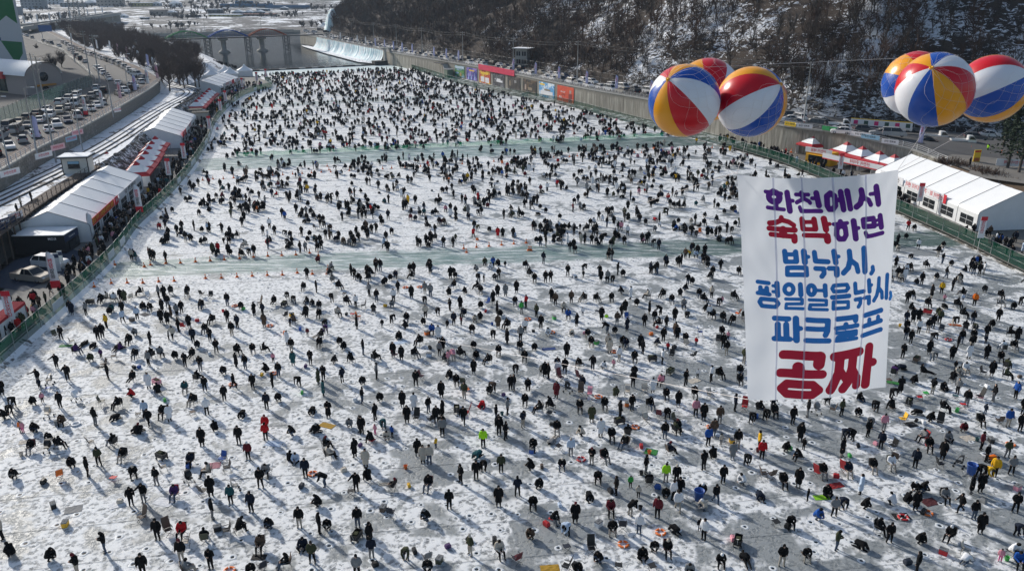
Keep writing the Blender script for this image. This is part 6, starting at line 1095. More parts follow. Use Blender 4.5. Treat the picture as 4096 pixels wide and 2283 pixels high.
# two-storey lookout hut
q = wall_at(1958, 15.5); q.z = 7.0; e = empty('lookout_hut', q, R(-25)); tag(e, 'narrow two storey concrete lookout hut with snowy roof by right road', 'hut'); MB().box((0, 0, 3.4), (5.2, 4.6, 6.8)).build('walls', M_CONC, e); MB().box((0, 0, 6.95), (7.6, 6.6, .25)).build('roof', M_CONC, e); MB().box((0, 0, 7.14), (7.4, 6.4, .14)).build('roof_snow', M_SNOW, e)
for zz in (1.9, 5.0):
    for sx in (-1.25, 1.25): o = MB().box((sx, -2.31, zz), (1.7, .08, 1.7)).build('window', GLASS, e); MB().box((sx, -2.37, zz), (.08, .06, 1.7)).build('frame', M_WHITE, o)
# stair platform on the wall, green kiosk, portal columns
p = wall_at(1775, -1.4); e = empty('stair_platform', (p.x, p.y, 0), R(118)); tag(e, 'steel lookout platform with stair bracketed on the concrete wall', 'platform'); MB().box((0, 0, 5.6), (9, 3.0, .25)).build('deck', M_DARK, e); MB().prism([(-9, .3), (-5, 5.4), (-4.2, 5.4), (-8.2, .3)], 'y', -1.2, 1.2).build('stair', M_CONC, e)
for x in np.arange(-4.4, 4.5, 1.1): MB().box((x, -1.45, 6.3), (.08, .08, 1.3)).build('post', M_DARK, e)
for zz in (6.9, 6.3): MB().box((0, -1.45, zz), (9, .08, .08)).build('rail', M_DARK, e)
p = wall_at(1812, -2.2); e = empty('green_kiosk', (p.x, p.y, .3), R(118)); tag(e, 'small green box kiosk at the foot of the concrete wall', 'kiosk'); MB().box((0, 0, 1.7), (3.4, 2.8, 3.4)).build('walls', mat('kiosk_green', (.14, .19, .14), .7), e); MB().prism([(-1.8, 3.4), (1.8, 3.4), (0, 3.9)], 'y', -1.6, 1.6).build('roof', M_POLE, e)
q = P(1552, 260, 0); e = empty('concrete_portal', q, R(28)); tag(e, 'dark concrete gate columns at the end of the ice wall', 'portal'); [MB().box((s * 1.5, 0, 4), (1.0, 2.0, 8)).build('column', M_CONC, e) for s in (-1, 1)]; MB().box((0, 0, 8.3), (7.5, 3.4, .6)).build('slab', M_CONC, e); MB().box((-4, 1, 1), (7, 5, 2.2)).build('footing', M_DARK, e)
# tents on the right bank
big_tent((73.6, 122.2), (-3.2, 31), 13.5, 31, 'long white marquee on the right bank with red and white sign boards', 6, 3.2, 6.2, -1, banners=[(9, 20.5, 3.0, 1.35, FLAGC['w'], [('산천어 회 · 구이 먹거리 센터', .95, RED_P, 0)]), (8.3, 9.1, 3.0, 1.5, RED_P, []), (21.2, 29, 3.0, 1.3, FLAGC['w'], [('산천어 회센터', .95, INK, 0)])])
for k, (px, py) in enumerate([(3335, 655), (3395, 675), (3462, 697), (3520, 712)]): q = P(px, py, .6); peak_tent(q.x + 3.0, q.y + 1.5, 5.8, .35, 'red and white peaked tent on right bank behind the banner, %s from left' % nth(k), walls=(1, 2))
q = P(3235, 632, .6); e = peak_tent(q.x + 2, q.y + 4, 5.2, .4, 'white tent with red peak beside the yellow booth on right bank', walls=(0, 1, 2)); q = P(3265, 655, .6); e = empty('yellow_booth', (q.x + 1, q.y, .6), R(-52)); tag(e, 'bright yellow sales booth with white and red sign on right bank', 'booth'); YB = mat('booth_yellow', (.70, .36, .01), .6); MB().box((0, 0, 1.4), (6, 3, 2.8)).build('walls', YB, e); MB().box((0, -1.52, 1.3), (4.6, .06, 1.4)).build('hatch', GLASS, e); MB().box((0, -1.9, 2.1), (5, .9, .06)).build('awning', YB, e); o = MB().box((0, -1.56, 3.0), (6.4, .1, 1.1)).build('sign_board', FLAGC['w'], e); text_on(e, '산천어 매점', .75, RED_P, face_matrix(Vector((0, -1.63, 3.0)), (1, 0, 0)))
e = empty('long_sign', P(3420, 700, .6) + Vector((-1.6, -1.2, 0)), R(-62)); tag(e, 'long white and red sign along the right bank tents', 'sign'); MB().box((0, 0, 3.0), (15, .08, 1.1)).build('board', FLAGC['w'], e); MB().box((0, -.01, 2.5), (15, .1, .18)).build('red_edge', RED_P, e); text_on(e, '산천어 구이터', .85, RED_P, face_matrix(Vector((2, -.06, 3.05)), (1, 0, 0))); [MB().tube([(x, .1, 0), (x, .1, 3)], .05, 6).build('pole', M_STEEL, e) for x in (-7, 0, 7)]
for k, (px, py) in enumerate([(3911, 1003), (3355, 715), (3670, 850)]): q = P(px, py, .4); banner_pole(q.x, q.y, .4, 5.2, R(-3), 'white vertical sign banner on the right fence, %s' % ['nearest', 'half behind the big banner', 'beside the right marquee'][k], '행사장안')
# square at the right: trucks, cones, sign, shrubs and pines
for k, (px, py, a) in enumerate([(3740, 560, 168), (3850, 578, 165), (3355, 512, 160)]): q = P(px, py, 4.6 if k < 2 else 6.5); truck(q + Vector((0, 0, .02)), R(a + 180), ['white flatbed truck behind the wall end, left of the next one', 'white flatbed truck nearest the cones on the square', 'white flatbed truck among the cars on right road'][k])
for k, (px, py, ty, cl) in enumerate([(3700, 575, 'sedan', 'black'), (3575, 545, 'van', 'silver'), (3600, 525, 'suv', 'white'), (3460, 530, 'suv', 'grey'), (3360, 540 - 5, 'hatch', 'white'), (3900, 560, 'suv', 'grey'), (3240, 500, 'sedan', 'silver'), (3170, 485, 'sedan', 'white'), (2640, 395, 'van', 'white'), (3300, 497, 'sedan', 'black'), (3420, 505, 'hatch', 'grey'), (3500, 515, 'sedan', 'navy'), (3520, 540, 'sedan', 'silver'), (3640, 540, 'sedan', 'black'), (3130, 475, 'van', 'grey'), (3960, 548, 'sedan', 'white')]): q = P(px, py, 6.3 if px < 3640 else 4.8); o = car(ty, cl, q, R(-18 if k % 2 else 162), True); tag(o, '%s %s near the wall bend at right, %s noted' % (cl, dict(sedan='saloon car', suv='off-road car', hatch='hatchback', van='van')[ty], nth(k)), 'car', 'cars near the wall bend')
for k, (px, py) in enumerate([(3823, 595), (3883, 601), (3940, 592), (3923, 588), (4005, 617), (4068, 622), (3771, 590), (3164, 610)]): q = P(px, py, 4.32 if k < 7 else .62); o = cone(q.x, q.y, q.z); o.scale = (1.25,) * 3; tag(o, 'orange and white traffic cone on the square at right, %s of them' % nth(k), 'traffic cone', 'cones on the square')
q = P(3903, 652, 4.3); e = empty('yellow_sign', q, R(10)); tag(e, 'yellow upright notice sign on the edge of the square', 'sign'); MB().box((0, 0, 1.3), (1.5, .1, 2.6)).build('board', YEL_P, e); MB().box((0, -.06, 2.3), (1.3, .03, .3)).build('red_strip', RED_P, e); MB().box((0, -.06, .7), (1.2, .03, .7)).build('picture', mat('sign_orange', (.45, .12, .02), .6), e); [MB().box((s * .6, .3, .6), (.06, .06, 1.3)).build('leg', M_STEEL, e) for s in (-1, 1)]
q = P(3948, 610, 4.3); o = link('person', BODY['a'][0][0], None, q, .6, 1.05); o.material_slots[0].link = 'OBJECT'; o.material_slots[0].material = CLOTH['z']; tag(o, 'traffic marshal in lime yellow vest among the cones', 'person')
q = P(3878, 665, 4.3); o = link('person', BODY['l'][0][0], None, q, .6, 1.05); tag(o, 'person in black coat beside the yellow sign', 'person'); q = P(4020, 665, 4.3); o = link('person', BODY['s'][0][0], None, q, .6, 1.05); tag(o, 'person in black jacket between pine trunks at right', 'person')
q = P(4062, 672, 4.3); e = empty('fence_banner', q, R(-14)); tag(e, 'white banner with red lettering strung between pine trunks', 'banner'); MB().box((0, 0, 1), (7, .05, 1.4)).build('cloth', FLAGC['w'], e); text_on(e, '화천산천어축제', .7, RED_P, face_matrix(Vector((0, -.04, 1)), (1, 0, 0)))
for k, (px, w, cm) in enumerate([(3160, 5, YEL_P), (3215, 6, FLAGC['w']), (3335, 10, mat('banner_green', (.03, .35, .10), .6)), (3440, 8, FLAGC['w']), (3480, 7, mat('poster_sky', (.25, .45, .6), .6)), (3560, 6, FLAGC['w'])]):
    p = wall_at(px, -.3); i = np.argmin(np.linalg.norm(RW - np.array([p.x, p.y]), axis=1)); d = RW[max(i - 1, 0)] - RW[min(i + 1, len(RW) - 1)]; e = empty('railing_banner', (p.x, p.y, rz_road(p) + .55), math.atan2(d[1], d[0])); tag(e, 'printed %s banner on the right wall railing, %s from left' % (cm.name.split('_')[-1], nth(k)), 'banner', 'banners on the right railing'); MB().box((0, 0, 0), (w * .6, .05, .95)).build('cloth', cm, e); text_on(e, '축제장 안내', .5, INK, face_matrix(Vector((0, -.05, 0)), (1, 0, 0)))
e = empty('coloured_wall_banner', P(3540, 500, 8) + Vector((0, 2, 0)), R(-32)); tag(e, 'long banner with coloured squares hung under the hill', 'banner'); MB().box((0, 0, 0), (13, .06, 1.5)).build('cloth', FLAGC['w'], e); MB().box((0, -.01, .68), (13, .08, .16)).build('yellow_edge', YEL_P, e); [MB().box((-5.4 + 2.2 * k, -.02, -.1), (.9, .08, .9)).build('square', [PINK_P, mat('print_dark_green', (.03, .08, .06), .6)][k % 2], e) for k in range(6)]
# boom across the river, floating walkway and the frozen wall
bm_ = spaced([(-131, 384.5), (-98, 405), (-63, 427)], 3.2); e = empty('floating_walkway', (bm_[0][0], bm_[0][1], 0)); tag(e, 'dark floating walkway with railings across the end of the ice', 'walkway'); o0 = Vector((bm_[0][0], bm_[0][1], 0))
for a, b in zip(bm_[:-1], bm_[1:]): c = (a + b) / 2; MB().box((0, 0, .35), (3.1, 2.2, .5)).build('pontoon', M_DARK if random.random() < .6 else M_POLE, e, Vector((c[0], c[1], 0)) - o0, math.atan2(b[1] - a[1], b[0] - a[0]))
for k, dd in enumerate((-1.0, 1.0)): railing(offset(bm_, dd), .6, 1.1, 2.6, '%s thin railing of the floating walkway' % ('far' if k == 0 else 'near'), M_POLE, (1, .5), rr=.02)
IW = RW[(RW[:, 1] > 430) & (RW[:, 1] < 556)]; iw = resample(IW, 260); nr = 16; G = np.zeros((260, nr, 3)); inn = offset(iw, -1) - iw; uu = np.arange(260) * .55
ridge = .9 * abs(np.sin(uu * .9 + 2 * fbm(uu / 5, uu * 0, 3, 1))) + .6 * fbm(uu / 1.3, uu * 0 + 3, 3, 7)
for j in range(nr): t = j / (nr - 1); out = .25 + ridge * (.5 + .8 * t) + 2.6 * t ** 3 + .25 * fbm(uu / 1.1, np.full(260, t * 6), 2, 5); G[:, j, :2] = iw + inn * out[:, None]; G[:, j, 2] = 6.35 - 6.35 * t + (.35 * fbm(uu / 2, uu * 0, 2, 3) if j == 0 else 0)
g = NG('blue_ice', .62); n = g.noise(.5, 4, .6, .5, g.map((1, 1, .25))); g.b.inputs['Subsurface Weight'].default_value = .25; g.b.inputs['Subsurface Radius'].default_value = (.4, .8, .9); M_BICE = g.out(g.mix(g.step(n, .35, .7), (.62, .82, .85), (.93, .96, .97)))
tag(link('frozen_wall', grid_mesh('frozen_wall', G, M_BICE)), 'long wall of pale blue icicles frozen over the far river wall', 'ice wall')
ruled('ice_shelf', z3(offset(IW, -2.2), .25), z3([(-66, 427), (-82, 441), (-114, 504), (-140, 560), (-146, 577)], .05), M_SNOW, 60, 5, noise=.1)
wl = spaced([(-72, 432), (-88, 446), (-116, 500)], 4); railing(wl, .3, 1.1, 3, 'thin railing along the snowy shelf under the frozen wall', M_POLE, (1, .5), rr=.02)
q = P(1335, 128, 6.5); V = []; nn = 22; mb = MB()
for j in range(12):
    t = j / 11
    for i in range(nn): a = 2 * math.pi * i / nn; r = (6.2 - 4.6 * t ** 1.6) * (1 + .22 * math.sin(i * 2.6 + 3 * t) + .1 * math.sin(i * 5.1)); V.append((r * math.cos(a), r * math.sin(a), 15.5 * t + (.8 * math.sin(i * 1.7) if j else 0)))
mb.add(V, [(j * nn + i, j * nn + (i + 1) % nn, (j + 1) * nn + (i + 1) % nn, (j + 1) * nn + i) for j in range(11) for i in range(nn)] + [tuple(range(11 * nn, 12 * nn))], 0, True); tag(mb.build('frozen_waterfall', M_BICE, None, q), 'tall white frozen waterfall cone at the left end of the hill', 'ice fall')
# ================================================================ trees
def branch_tree(seed, h, levels, kids, spread, up=.55, r0=.16, trunk_part=.45, thin=.62, twig=.022):
    r_ = random.Random(seed); tr = []; cr = []
    def grow(p, d, L, r, lv):
        n = 3 if lv == 0 else 2; q = p
        for k in range(n):
            d2 = (d + Vector((r_.uniform(-.16, .16), r_.uniform(-.16, .16), r_.uniform(-.02, .10)))).normalized(); q2 = q + d2 * L / n; ra, rb = r * (1 - .4 * k / n), r * (1 - .4 * (k + 1) / n); (tr if lv == 0 else cr).append((q, max(ra, twig), q2, max(rb, twig))); q, d = q2, d2
            if lv < levels and (lv > 0 or k >= 1):
                for _ in range(kids[lv]):
                    a = r_.uniform(0, 6.283); e = r_.uniform(.5, 1.0) * spread; nd = (d + Vector((math.cos(a) * e, math.sin(a) * e, up * r_.uniform(.2, 1)))).normalized(); grow(q - d * L / n * r_.random() * .7, nd, L * thin * r_.uniform(.75, 1.15), r * .5, lv + 1)
    grow(Vector((0, 0, -.4)), Vector((0, 0, 1)), h * trunk_part, r0, 0); return tr, cr
def seg_arrays(segs):
    V = np.zeros((len(segs) * 6, 3)); F = np.zeros((len(segs) * 3, 4), int); an = [0, 2.094, 4.189]
    for i, (p, ra, q, rb) in enumerate(segs):
        t = (q - p).normalized(); a = t.cross(Vector((.3, .2, 1))).normalized(); b = a.cross(t)
        for k in range(3): o = a * math.cos(an[k]) + b * math.sin(an[k]); V[i * 6 + k] = p + o * ra; V[i * 6 + 3 + k] = q + o * rb
        for k in range(3): F[i * 3 + k] = (i * 6 + k, i * 6 + (k + 1) % 3, i * 6 + 3 + (k + 1) % 3, i * 6 + 3 + k)
    return V, F
def ribbons(segs):
    "thin twigs as single blades, for masses seen from far off"
    V = np.zeros((len(segs) * 4, 3)); r_ = random.Random(len(segs))
    for i, (p, ra, q, rb) in enumerate(segs):
        t = (q - p).normalized(); a = t.cross(Vector((r_.uniform(-1, 1), r_.uniform(-1, 1), .4))).normalized(); V[i * 4:i * 4 + 4] = (p - a * ra, p + a * ra, q + a * rb, q - a * rb)
    return V, np.arange(len(segs) * 4).reshape(-1, 4)
M_TWIG2 = mat('twigs_russet', (0.085, 0.05, 0.034), 0.95); M_TWIG3 = mat('twigs_grey', (0.075, 0.066, 0.06), 0.95); M_GROVE = mat('grove_twigs', (0.10, 0.072, 0.06), 0.95)
HT = []
for k in range(7):
    tr, cr = branch_tree(20 + k, random.uniform(8.5, 12), 3, [3, 2, 2], 1.0, r0=.15, twig=.028); HT.append((npmesh('trunk', *seg_arrays(tr), M_BARK), npmesh('crown', *seg_arrays(cr), [M_TWIG, M_TWIG2, M_TWIG3][k % 3])))
GT = []
for k in range(4):
    tr, cr = branch_tree(60 + k, 9.0, 4, [4, 3, 3, 2], 1.15, up=.75, r0=.22, trunk_part=.42, thin=.68, twig=.024); GT.append((npmesh('trunk', *seg_arrays(tr), M_BARK), npmesh('crown', *seg_arrays(cr), M_GROVE)))
print('TREE', [len(t[1].polygons) for t in HT], [len(t[1].polygons) for t in GT])
def put_tree(T, p, s, label, group, name='bare_tree'):
    o = link(name, T[0], None, p, random.random() * 6.28, s); tag(o, label, 'tree', group); link('crown', T[1], o); return o
def pixel(p): fw = p.y * CT - (p.z - CAMH) * ST; return (CX + FPX * p.x / fw, CY - FPX * (p.y * ST + (p.z - CAMH) * CT) / fw)
cand = []
for k in range(13000):
    s = random.random(); d = 2.0 + 105 * random.random() ** 1.15; p = hill_pt(s, d)
    if p.y < 120 or p.y > 780: continue
    u, v = pixel(p)
    if -200 < u < 4250 and -330 < v < 620 and u > 1330:
        if random.random() < .25 + 1.2 * fbm(np.array(p.x / 30), np.array(p.y / 30), 3, 31): cand.append((p.y + d * .2, p, u, v))
random.shuffle(cand); cand = cand[:3900]; cand.sort(key=lambda c: c[0]); vis_ = [c for c in cand if c[3] > -120]
indiv = vis_[:296]; rest_ = vis_[296:] + [c for c in cand if c[3] <= -120]
S_ = sorted(indiv, key=lambda c: c[2]); SECT = [(2650, 'above the left bunch of balloons'), (3150, 'between the two bunches of balloons'), (3500, 'left of the right bunch of balloons'), (3800, 'above the right bunch of balloons'), (9999, 'at the right edge of the hill')]; cnt = {}
for c in S_:
    sec = [n for b, n in SECT if c[2] < b][0]; hrow = 'low' if c[3] > 420 else 'midway' if c[3] > 200 else 'high'; key = (sec, hrow); cnt[key] = cnt.get(key, 0) + 1
    put_tree(random.choice(HT), c[1] - Vector((0, 0, .2)), random.uniform(.75, 1.25), 'bare brown tree %s on hill %s, %s from left' % (hrow, sec, nth(cnt[key] - 1)), 'bare trees on the hill')
def mass(name, spots, lib, mats, label):
    VV = []; FF = []; MI = []; nb = 0
    for p, s in spots:
        V, F, mi = random.choice(lib); a = random.random() * 6.28; ca, sa = math.cos(a) * s, math.sin(a) * s; VV.append(np.c_[V[:, 0] * ca - V[:, 1] * sa + p.x, V[:, 0] * sa + V[:, 1] * ca + p.y, V[:, 2] * s + p.z]); FF.append(F + nb); nb += len(V); MI.append(np.full(len(F), mi))
    return tag(link(name, npmesh(name, np.concatenate(VV), np.concatenate(FF), mats, np.concatenate(MI))), label, 'wood', kind='stuff')
lib = []
for k in range(6):
    tr, cr = branch_tree(120 + k, random.uniform(8, 12), 2, [3, 3], 1.0, r0=.16, twig=.05); lib.append((*ribbons(tr + cr), k % 3))
mass('hill_wood', [(c[1] - Vector((0, 0, .2)), random.uniform(.75, 1.3)) for c in rest_], lib, [M_TWIG, M_TWIG2, M_TWIG3], 'dense leafless wood covering the hillside behind')
br = []
for k in range(5):
    segs = []
    for _ in range(16): a = random.random() * 6.28; e = random.uniform(.2, 1.0); L = random.uniform(.7, 1.8); b = Vector((random.uniform(-.5, .5), random.uniform(-.5, .5), -.1)); m = b + Vector((math.cos(a) * e, math.sin(a) * e, 1)).normalized() * L; segs += [(b, .035, m, .03), (m, .03, m + Vector((math.cos(a + 1) * .6, math.sin(a + 1) * .6, .35)), .022)]
    br.append((*ribbons(segs), k % 3))
bs = []
for k in range(8000):
    p = hill_pt(random.random(), 1 + 95 * random.random() ** 1.3)
    if p.y < 780 and fbm(np.array(p.x / 14), np.array(p.y / 14), 3, 12) > .34: bs.append((p, random.uniform(.7, 1.7)))
mass('hill_brush', bs, br, [M_TWIG, M_TWIG2, M_BARK], 'dry brush and undergrowth on the hillside')
# grove of bare trees beside the left road
gs = [(-112, 280), (-109.5, 287), (-121, 284), (-117, 296), (-124, 311), (-128, 323), (-116, 286.5), (-122, 300)]
RRf = RR[RR[:, 1] > 262]
for k in range(2500):
    i = random.randrange(len(RRf) - 1); d = random.uniform(2, 34); p = offset(RRf, d)[i] + rng.normal(0, 1, 2)
    sx = SH[np.argmin(abs(SH[:, 1] - p[1])), 0] - 9 if p[1] > 384 else np.interp(p[1], [262, 284, 300, 345, 384], [-107, -108, -118, -135, -138])
    if p[0] > sx or p[1] > 640 or any((p[0] - q[0]) ** 2 + (p[1] - q[1]) ** 2 < 15 for q in gs): continue
    gs.append((p[0], p[1]))
    if len(gs) >= 135: break
gs.sort(key=lambda p: p[1])
for k, (x, y) in enumerate(gs): put_tree(random.choice(GT), (x, y, 4.7), random.uniform(1.15, 1.5), 'dark bare tree in the riverside grove, %s from its near end' % nth(k), 'trees of the riverside grove', 'grove_tree')
for k, (px, py, z) in enumerate([(200, 520, 8), (290, 490, 8), (370, 455, 8), (430, 425, 8), (530, 385, 8), (80, 575, 8), (150, 330, 7), (215, 300, 7), (250, 280, 7)]): q = P(px, py, z); put_tree(HT[k % 7] if k < 6 else GT[k % 4], q, .55 if k < 6 else 1.0, 'small bare street tree %s, %s from near' % ('on left road' if k < 6 else 'behind the arched hall', nth(k)), 'street trees', 'street_tree')
# pines at the right edge
M_NEED = mat('pine_needles', (.018, .034, .016), .9, var=.4, vscale=4)
def pine(p, h, label, seed):
    r_ = random.Random(seed); e = empty('pine_tree', p); tag(e, label, 'tree', 'pines at the right edge'); MB().tube([(0, 0, -.3), (.1, 0, h * .5), (0, .1, h)], [.28, .2, .05], 8).build('trunk', M_BARK, e); V = []; F = []
    for k in range(1500):
        t = r_.random() ** .8; z = h * (.22 + .78 * t); R_ = (1 - t) ** .8 * h * .30 + .25; a = r_.random() * 6.28; rr = R_ * math.sqrt(r_.random()); lump = .6 + .5 * math.sin(a * 3 + z * 1.5); c = Vector((math.cos(a) * rr * lump, math.sin(a) * rr * lump, z - rr * .25)); s = r_.uniform(.16, .38); n = Vector((r_.uniform(-1, 1), r_.uniform(-1, 1), r_.uniform(-.3, 1))).normalized(); u = n.cross(Vector((.2, .5, 1))).normalized(); v = n.cross(u); b = len(V); V += [c - u * s, c + v * s * .5, c + u * s, c - v * s * .5]; F.append((b, b + 1, b + 2, b + 3))
    MB().add(V, F).build('crown', M_NEED, e)
for k, (px, py, h) in enumerate([(4030, 672, 13), (4075, 690, 14), (4010, 600, 12), (4120, 640, 13)]): q = P(px, py, 4.3); pine(q, h, ['dark green pine at right edge with thin trunk, left one', 'dark green pine cut by the right picture edge', 'dark green pine farther back on the square', 'dark green pine outermost at the right edge'][k], k)
sbm = []
for k in range(5):
    segs = []
    for _ in range(90): a = random.random() * 6.28; e = random.uniform(.1, 1.2); L = random.uniform(.5, 1.1); b = Vector((random.uniform(-.8, .8), random.uniform(-.8, .8), 0)); segs.append((b, .03, b + Vector((math.cos(a) * e, math.sin(a) * e, 1)).normalized() * L, .015))
    sbm.append(npmesh('shrub', *seg_arrays(segs), M_TWIG2))
for k, (px, py, z, s) in enumerate([(3800, 655, 4.2, 1.5), (3850, 665, 4.2, 1.4), (3920, 690, 4.0, 1.6), (3960, 705, 3.8, 1.7), (4000, 722, 3.4, 1.6), (4045, 740, 3, 1.6), (4090, 755, 2.8, 1.6), (3760, 650, 4.2, 1.2)]): q = P(px, py, z); o = link('shrub', sbm[k % 5], None, q, k, (s * 1.3, s, s)); tag(o, 'brown leafless shrub on the grassy bank, %s from left' % nth(sorted([3800, 3850, 3920, 3960, 4000, 4045, 4090, 3760]).index(px)), 'shrub', 'shrubs on the grassy bank')
# ================================================================ bridges and the far bank
BRA = Vector((-179.3, 491.5, 0)); BRD = Vector((.809, .588, 0)); BRN = Vector((-.588, .809, 0)); DK = 9.2; brid = empty('arched_footbridge', BRA); brid.rotation_euler.z = math.atan2(BRD.y, BRD.x); tag(brid, 'footbridge with green, blue and orange steel arches on lattice piers', 'bridge'); SPAN = 24.0; DST = mat('dark_steel', (.05, .055, .06), .7)
for k in range(-2, 3):
    x0 = k * SPAN; MB().box((x0 + SPAN / 2, 0, DK), (SPAN - .06, 3.4, .6)).build('deck', DST, brid)
    if k in (-1, 0, 1):
        cm = [mat('arch_green', (.03, .22, .07), .6), mat('arch_blue', (.015, .09, .36), .6), mat('arch_orange', (.34, .07, .02), .6)][k + 1]
        for s in (-1, 1):
            A = [(x0 + SPAN * t, s * 1.6, DK + .4 + 4.0 * math.sin(math.pi * t)) for t in np.linspace(0.01, .99, 17)]; o = MB().tube(A, .34, 6).build('arch', cm, brid)
            for t in np.linspace(.1, .9, 9): MB().tube([(x0 + SPAN * t, s * 1.6, DK + .3), (x0 + SPAN * t, s * 1.6, DK + .4 + 4.0 * math.sin(math.pi * t))], .1, 4).build('hanger', cm, o)
    mb = MB()
    for dx in (-1.6, 1.6):
        for dy in (-1.4, 1.4): mb.tube([(x0 + dx, dy, -1), (x0 + dx, dy, DK - .3)], .22, 5)
        for z in np.arange(0, 8.5, 2.1):
            for dy in (-1.4, 1.4): mb.tube([(x0 - 1.6, dy, z), (x0 + 1.6, dy, z + 2.1)], .1, 4).tube([(x0 + 1.6, dy, z), (x0 - 1.6, dy, z + 2.1)], .1, 4)
    mb.build('lattice_pier', DST, brid)
    for s in (-1, 1): MB().tube([(x0, s * 1.65, DK + 1.3), (x0 + SPAN, s * 1.65, DK + 1.3)], .07, 4).build('handrail', M_STEEL, brid)
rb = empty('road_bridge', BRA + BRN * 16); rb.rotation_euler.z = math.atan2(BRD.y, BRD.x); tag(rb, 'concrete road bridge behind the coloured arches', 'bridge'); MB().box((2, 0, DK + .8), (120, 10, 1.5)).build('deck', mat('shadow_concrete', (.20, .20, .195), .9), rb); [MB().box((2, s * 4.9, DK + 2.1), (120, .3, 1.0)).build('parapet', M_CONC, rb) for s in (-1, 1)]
for x in (-34, -10, 14, 38): MB().lathe([(4.2, -1), (3, .6), (1.6, 1.2), (1.6, DK - 2.6), (3.0, DK - 2.2), (3.0, DK - 1.4), (1.6, DK - 1.2), (1.6, DK + .1)], 12, c=(x, 0, 0)).build('pier', M_CONC, rb)
for k, x in enumerate((-42, -6, 26)): o = car('sedan', ['white', 'grey', 'white'][k], BRA + BRN * 16 + BRD * x + Vector((0, 0, DK + 1.56)), math.atan2(BRD.y, BRD.x), False); tag(o, '%s car crossing the road bridge, %s from left' % (['white', 'grey', 'white'][k], nth(k)), 'car', 'cars on the bridge')
for k, x in enumerate((-30, 5, 40)): q = BRA + BRN * 20 + BRD * x; street_lamp(q.x, q.y, DK + 1.5, 9, 0, 'street lamp on the road bridge, %s from left' % nth(k))
q = P(1295, 122, 6.5); peak_tent(q.x, q.y, 9, .2, 'pale pink pavilion tent at the far end of right road', red=False, z=6.5, eave=3, peak=6)
for k, (px, py) in enumerate([(1225, 128), (1258, 131), (1280, 123), (1305, 131)]): q = P(px, py, 6.5); o = car('suv', ['white', 'white', 'grey', 'black'][k], q, .3, False); tag(o, '%s car near the pavilion at far end of right road, %s from left' % (['white', 'white', 'grey', 'black'][k], nth(k)), 'car', 'cars near the pavilion')
ruled('road_end', z3([(-150, 592), (-168, 640), (-190, 690)], 6.45), z3([(-118, 598), (-130, 640), (-140, 690)], 6.45), M_ASPH, 12, 3)
def ground_hit(x, y):
    for Yw in np.arange(700, 2600, 4.0):
        p = PY(x, y, Yw)
        if p.z < far_z(p.x, p.y): return p
    return PY(x, y, 1500)
ROOFS = dict(snow=M_SNOW, dark=mat('roof_dark', (.10, .11, .13), .8), blue=mat('roof_blue', (.08, .16, .28), .7), red=mat('roof_red', (.26, .10, .06), .8)); WALLS = dict(y=mat('house_yellow', (.42, .36, .14), .8), b=mat('house_beige', (.34, .30, .26), .8), g=mat('house_grey', (.22, .24, .26), .8), w=mat('house_white', (.50, .52, .54), .8), r=mat('house_rust', (.22, .11, .08), .8), d=mat('house_dark', (.10, .11, .13), .8))
HS = [(520, 606, 28, 15, 'y', 'snow', 0), (600, 660, 62, 18, 'b', 'dark', 0), (668, 702, 66, 16, 'b', 'snow', 1), (830, 882, 56, 17, 'd', 'snow', 0), (930, 972, 56, 8, 'g', 'snow', 1), (978, 1012, 56, 8, 'g', 'snow', 1), (1017, 1053, 56, 8, 'g', 'snow', 1), (830, 960, 68, 7, 'y', 'snow', 0), (965, 1097, 66, 7, 'b', 'red', 0), (82, 174, 34, 44, 'g', 'dark', 0), (176, 240, 16, 26, 'w', 'blue', 0), (390, 490, 26, 24, 'b', 'blue', 0), (407, 451, 70, 13, 'r', 'dark', 1), (678, 718, 29, 16, 'w', 'snow', 1), (335, 388, 24, 12, 'g', 'snow', 1), (610, 640, 26, 12, 'w', 'snow', 1), (240, 330, 30, 18, 'g', 'snow', 0), (470, 505, 72, 9, 'w', 'snow', 1), (560, 590, 80, 8, 'd', 'snow', 0), (740, 790, 72, 9, 'd', 'dark', 0), (1025, 1070, 45, 8, 'd', 'snow', 0), (20, 75, 60, 30, 'g', 'dark', 0), (1120, 1150, 40, 6, 'g', 'snow', 1)]
for k, (x0, x1, yb, hp, wc, rc, gable) in enumerate(HS):
    p = ground_hit((x0 + x1) / 2, yb); s = p.y * CT / FPX; w = (x1 - x0) * s; h = max(2.4, hp * s); e = empty('far_house', p - Vector((0, 0, .4)), random.uniform(-.12, .12)); tag(e, 'far %s building with %s roof across the river, %s from left' % (dict(y='yellow', b='beige', g='grey', w='white', r='rust red', d='dark')[wc], dict(snow='snowy', dark='dark', blue='blue', red='reddish')[rc], nth(sorted(q[0] for q in HS).index(x0))), 'building', 'far houses'); dp = min(12, w * .7)
    MB().box((0, dp / 2, h / 2), (w, dp, h)).build('wall', WALLS[wc], e)
    if gable: MB().prism([(-w / 2 - .4, h), (w / 2 + .4, h), (0, h + w * .22)], 'y', -.5, dp + .5).build('roof', ROOFS[rc], e)
    else: MB().box((0, dp / 2, h + .35), (w + 1, dp + 1, .7)).build('roof', ROOFS[rc], e)
    n = max(2, int(w / 5)); fl = max(1, int(h / 3.2))
    for f in range(fl):
        for i in range(n): MB().box((-w / 2 + w * (i + .5) / n, -.04, h * (f + .55) / fl), (min(1.8, w / n * .5), .1, min(1.5, h / fl * .45))).build('window', GLASS, e)
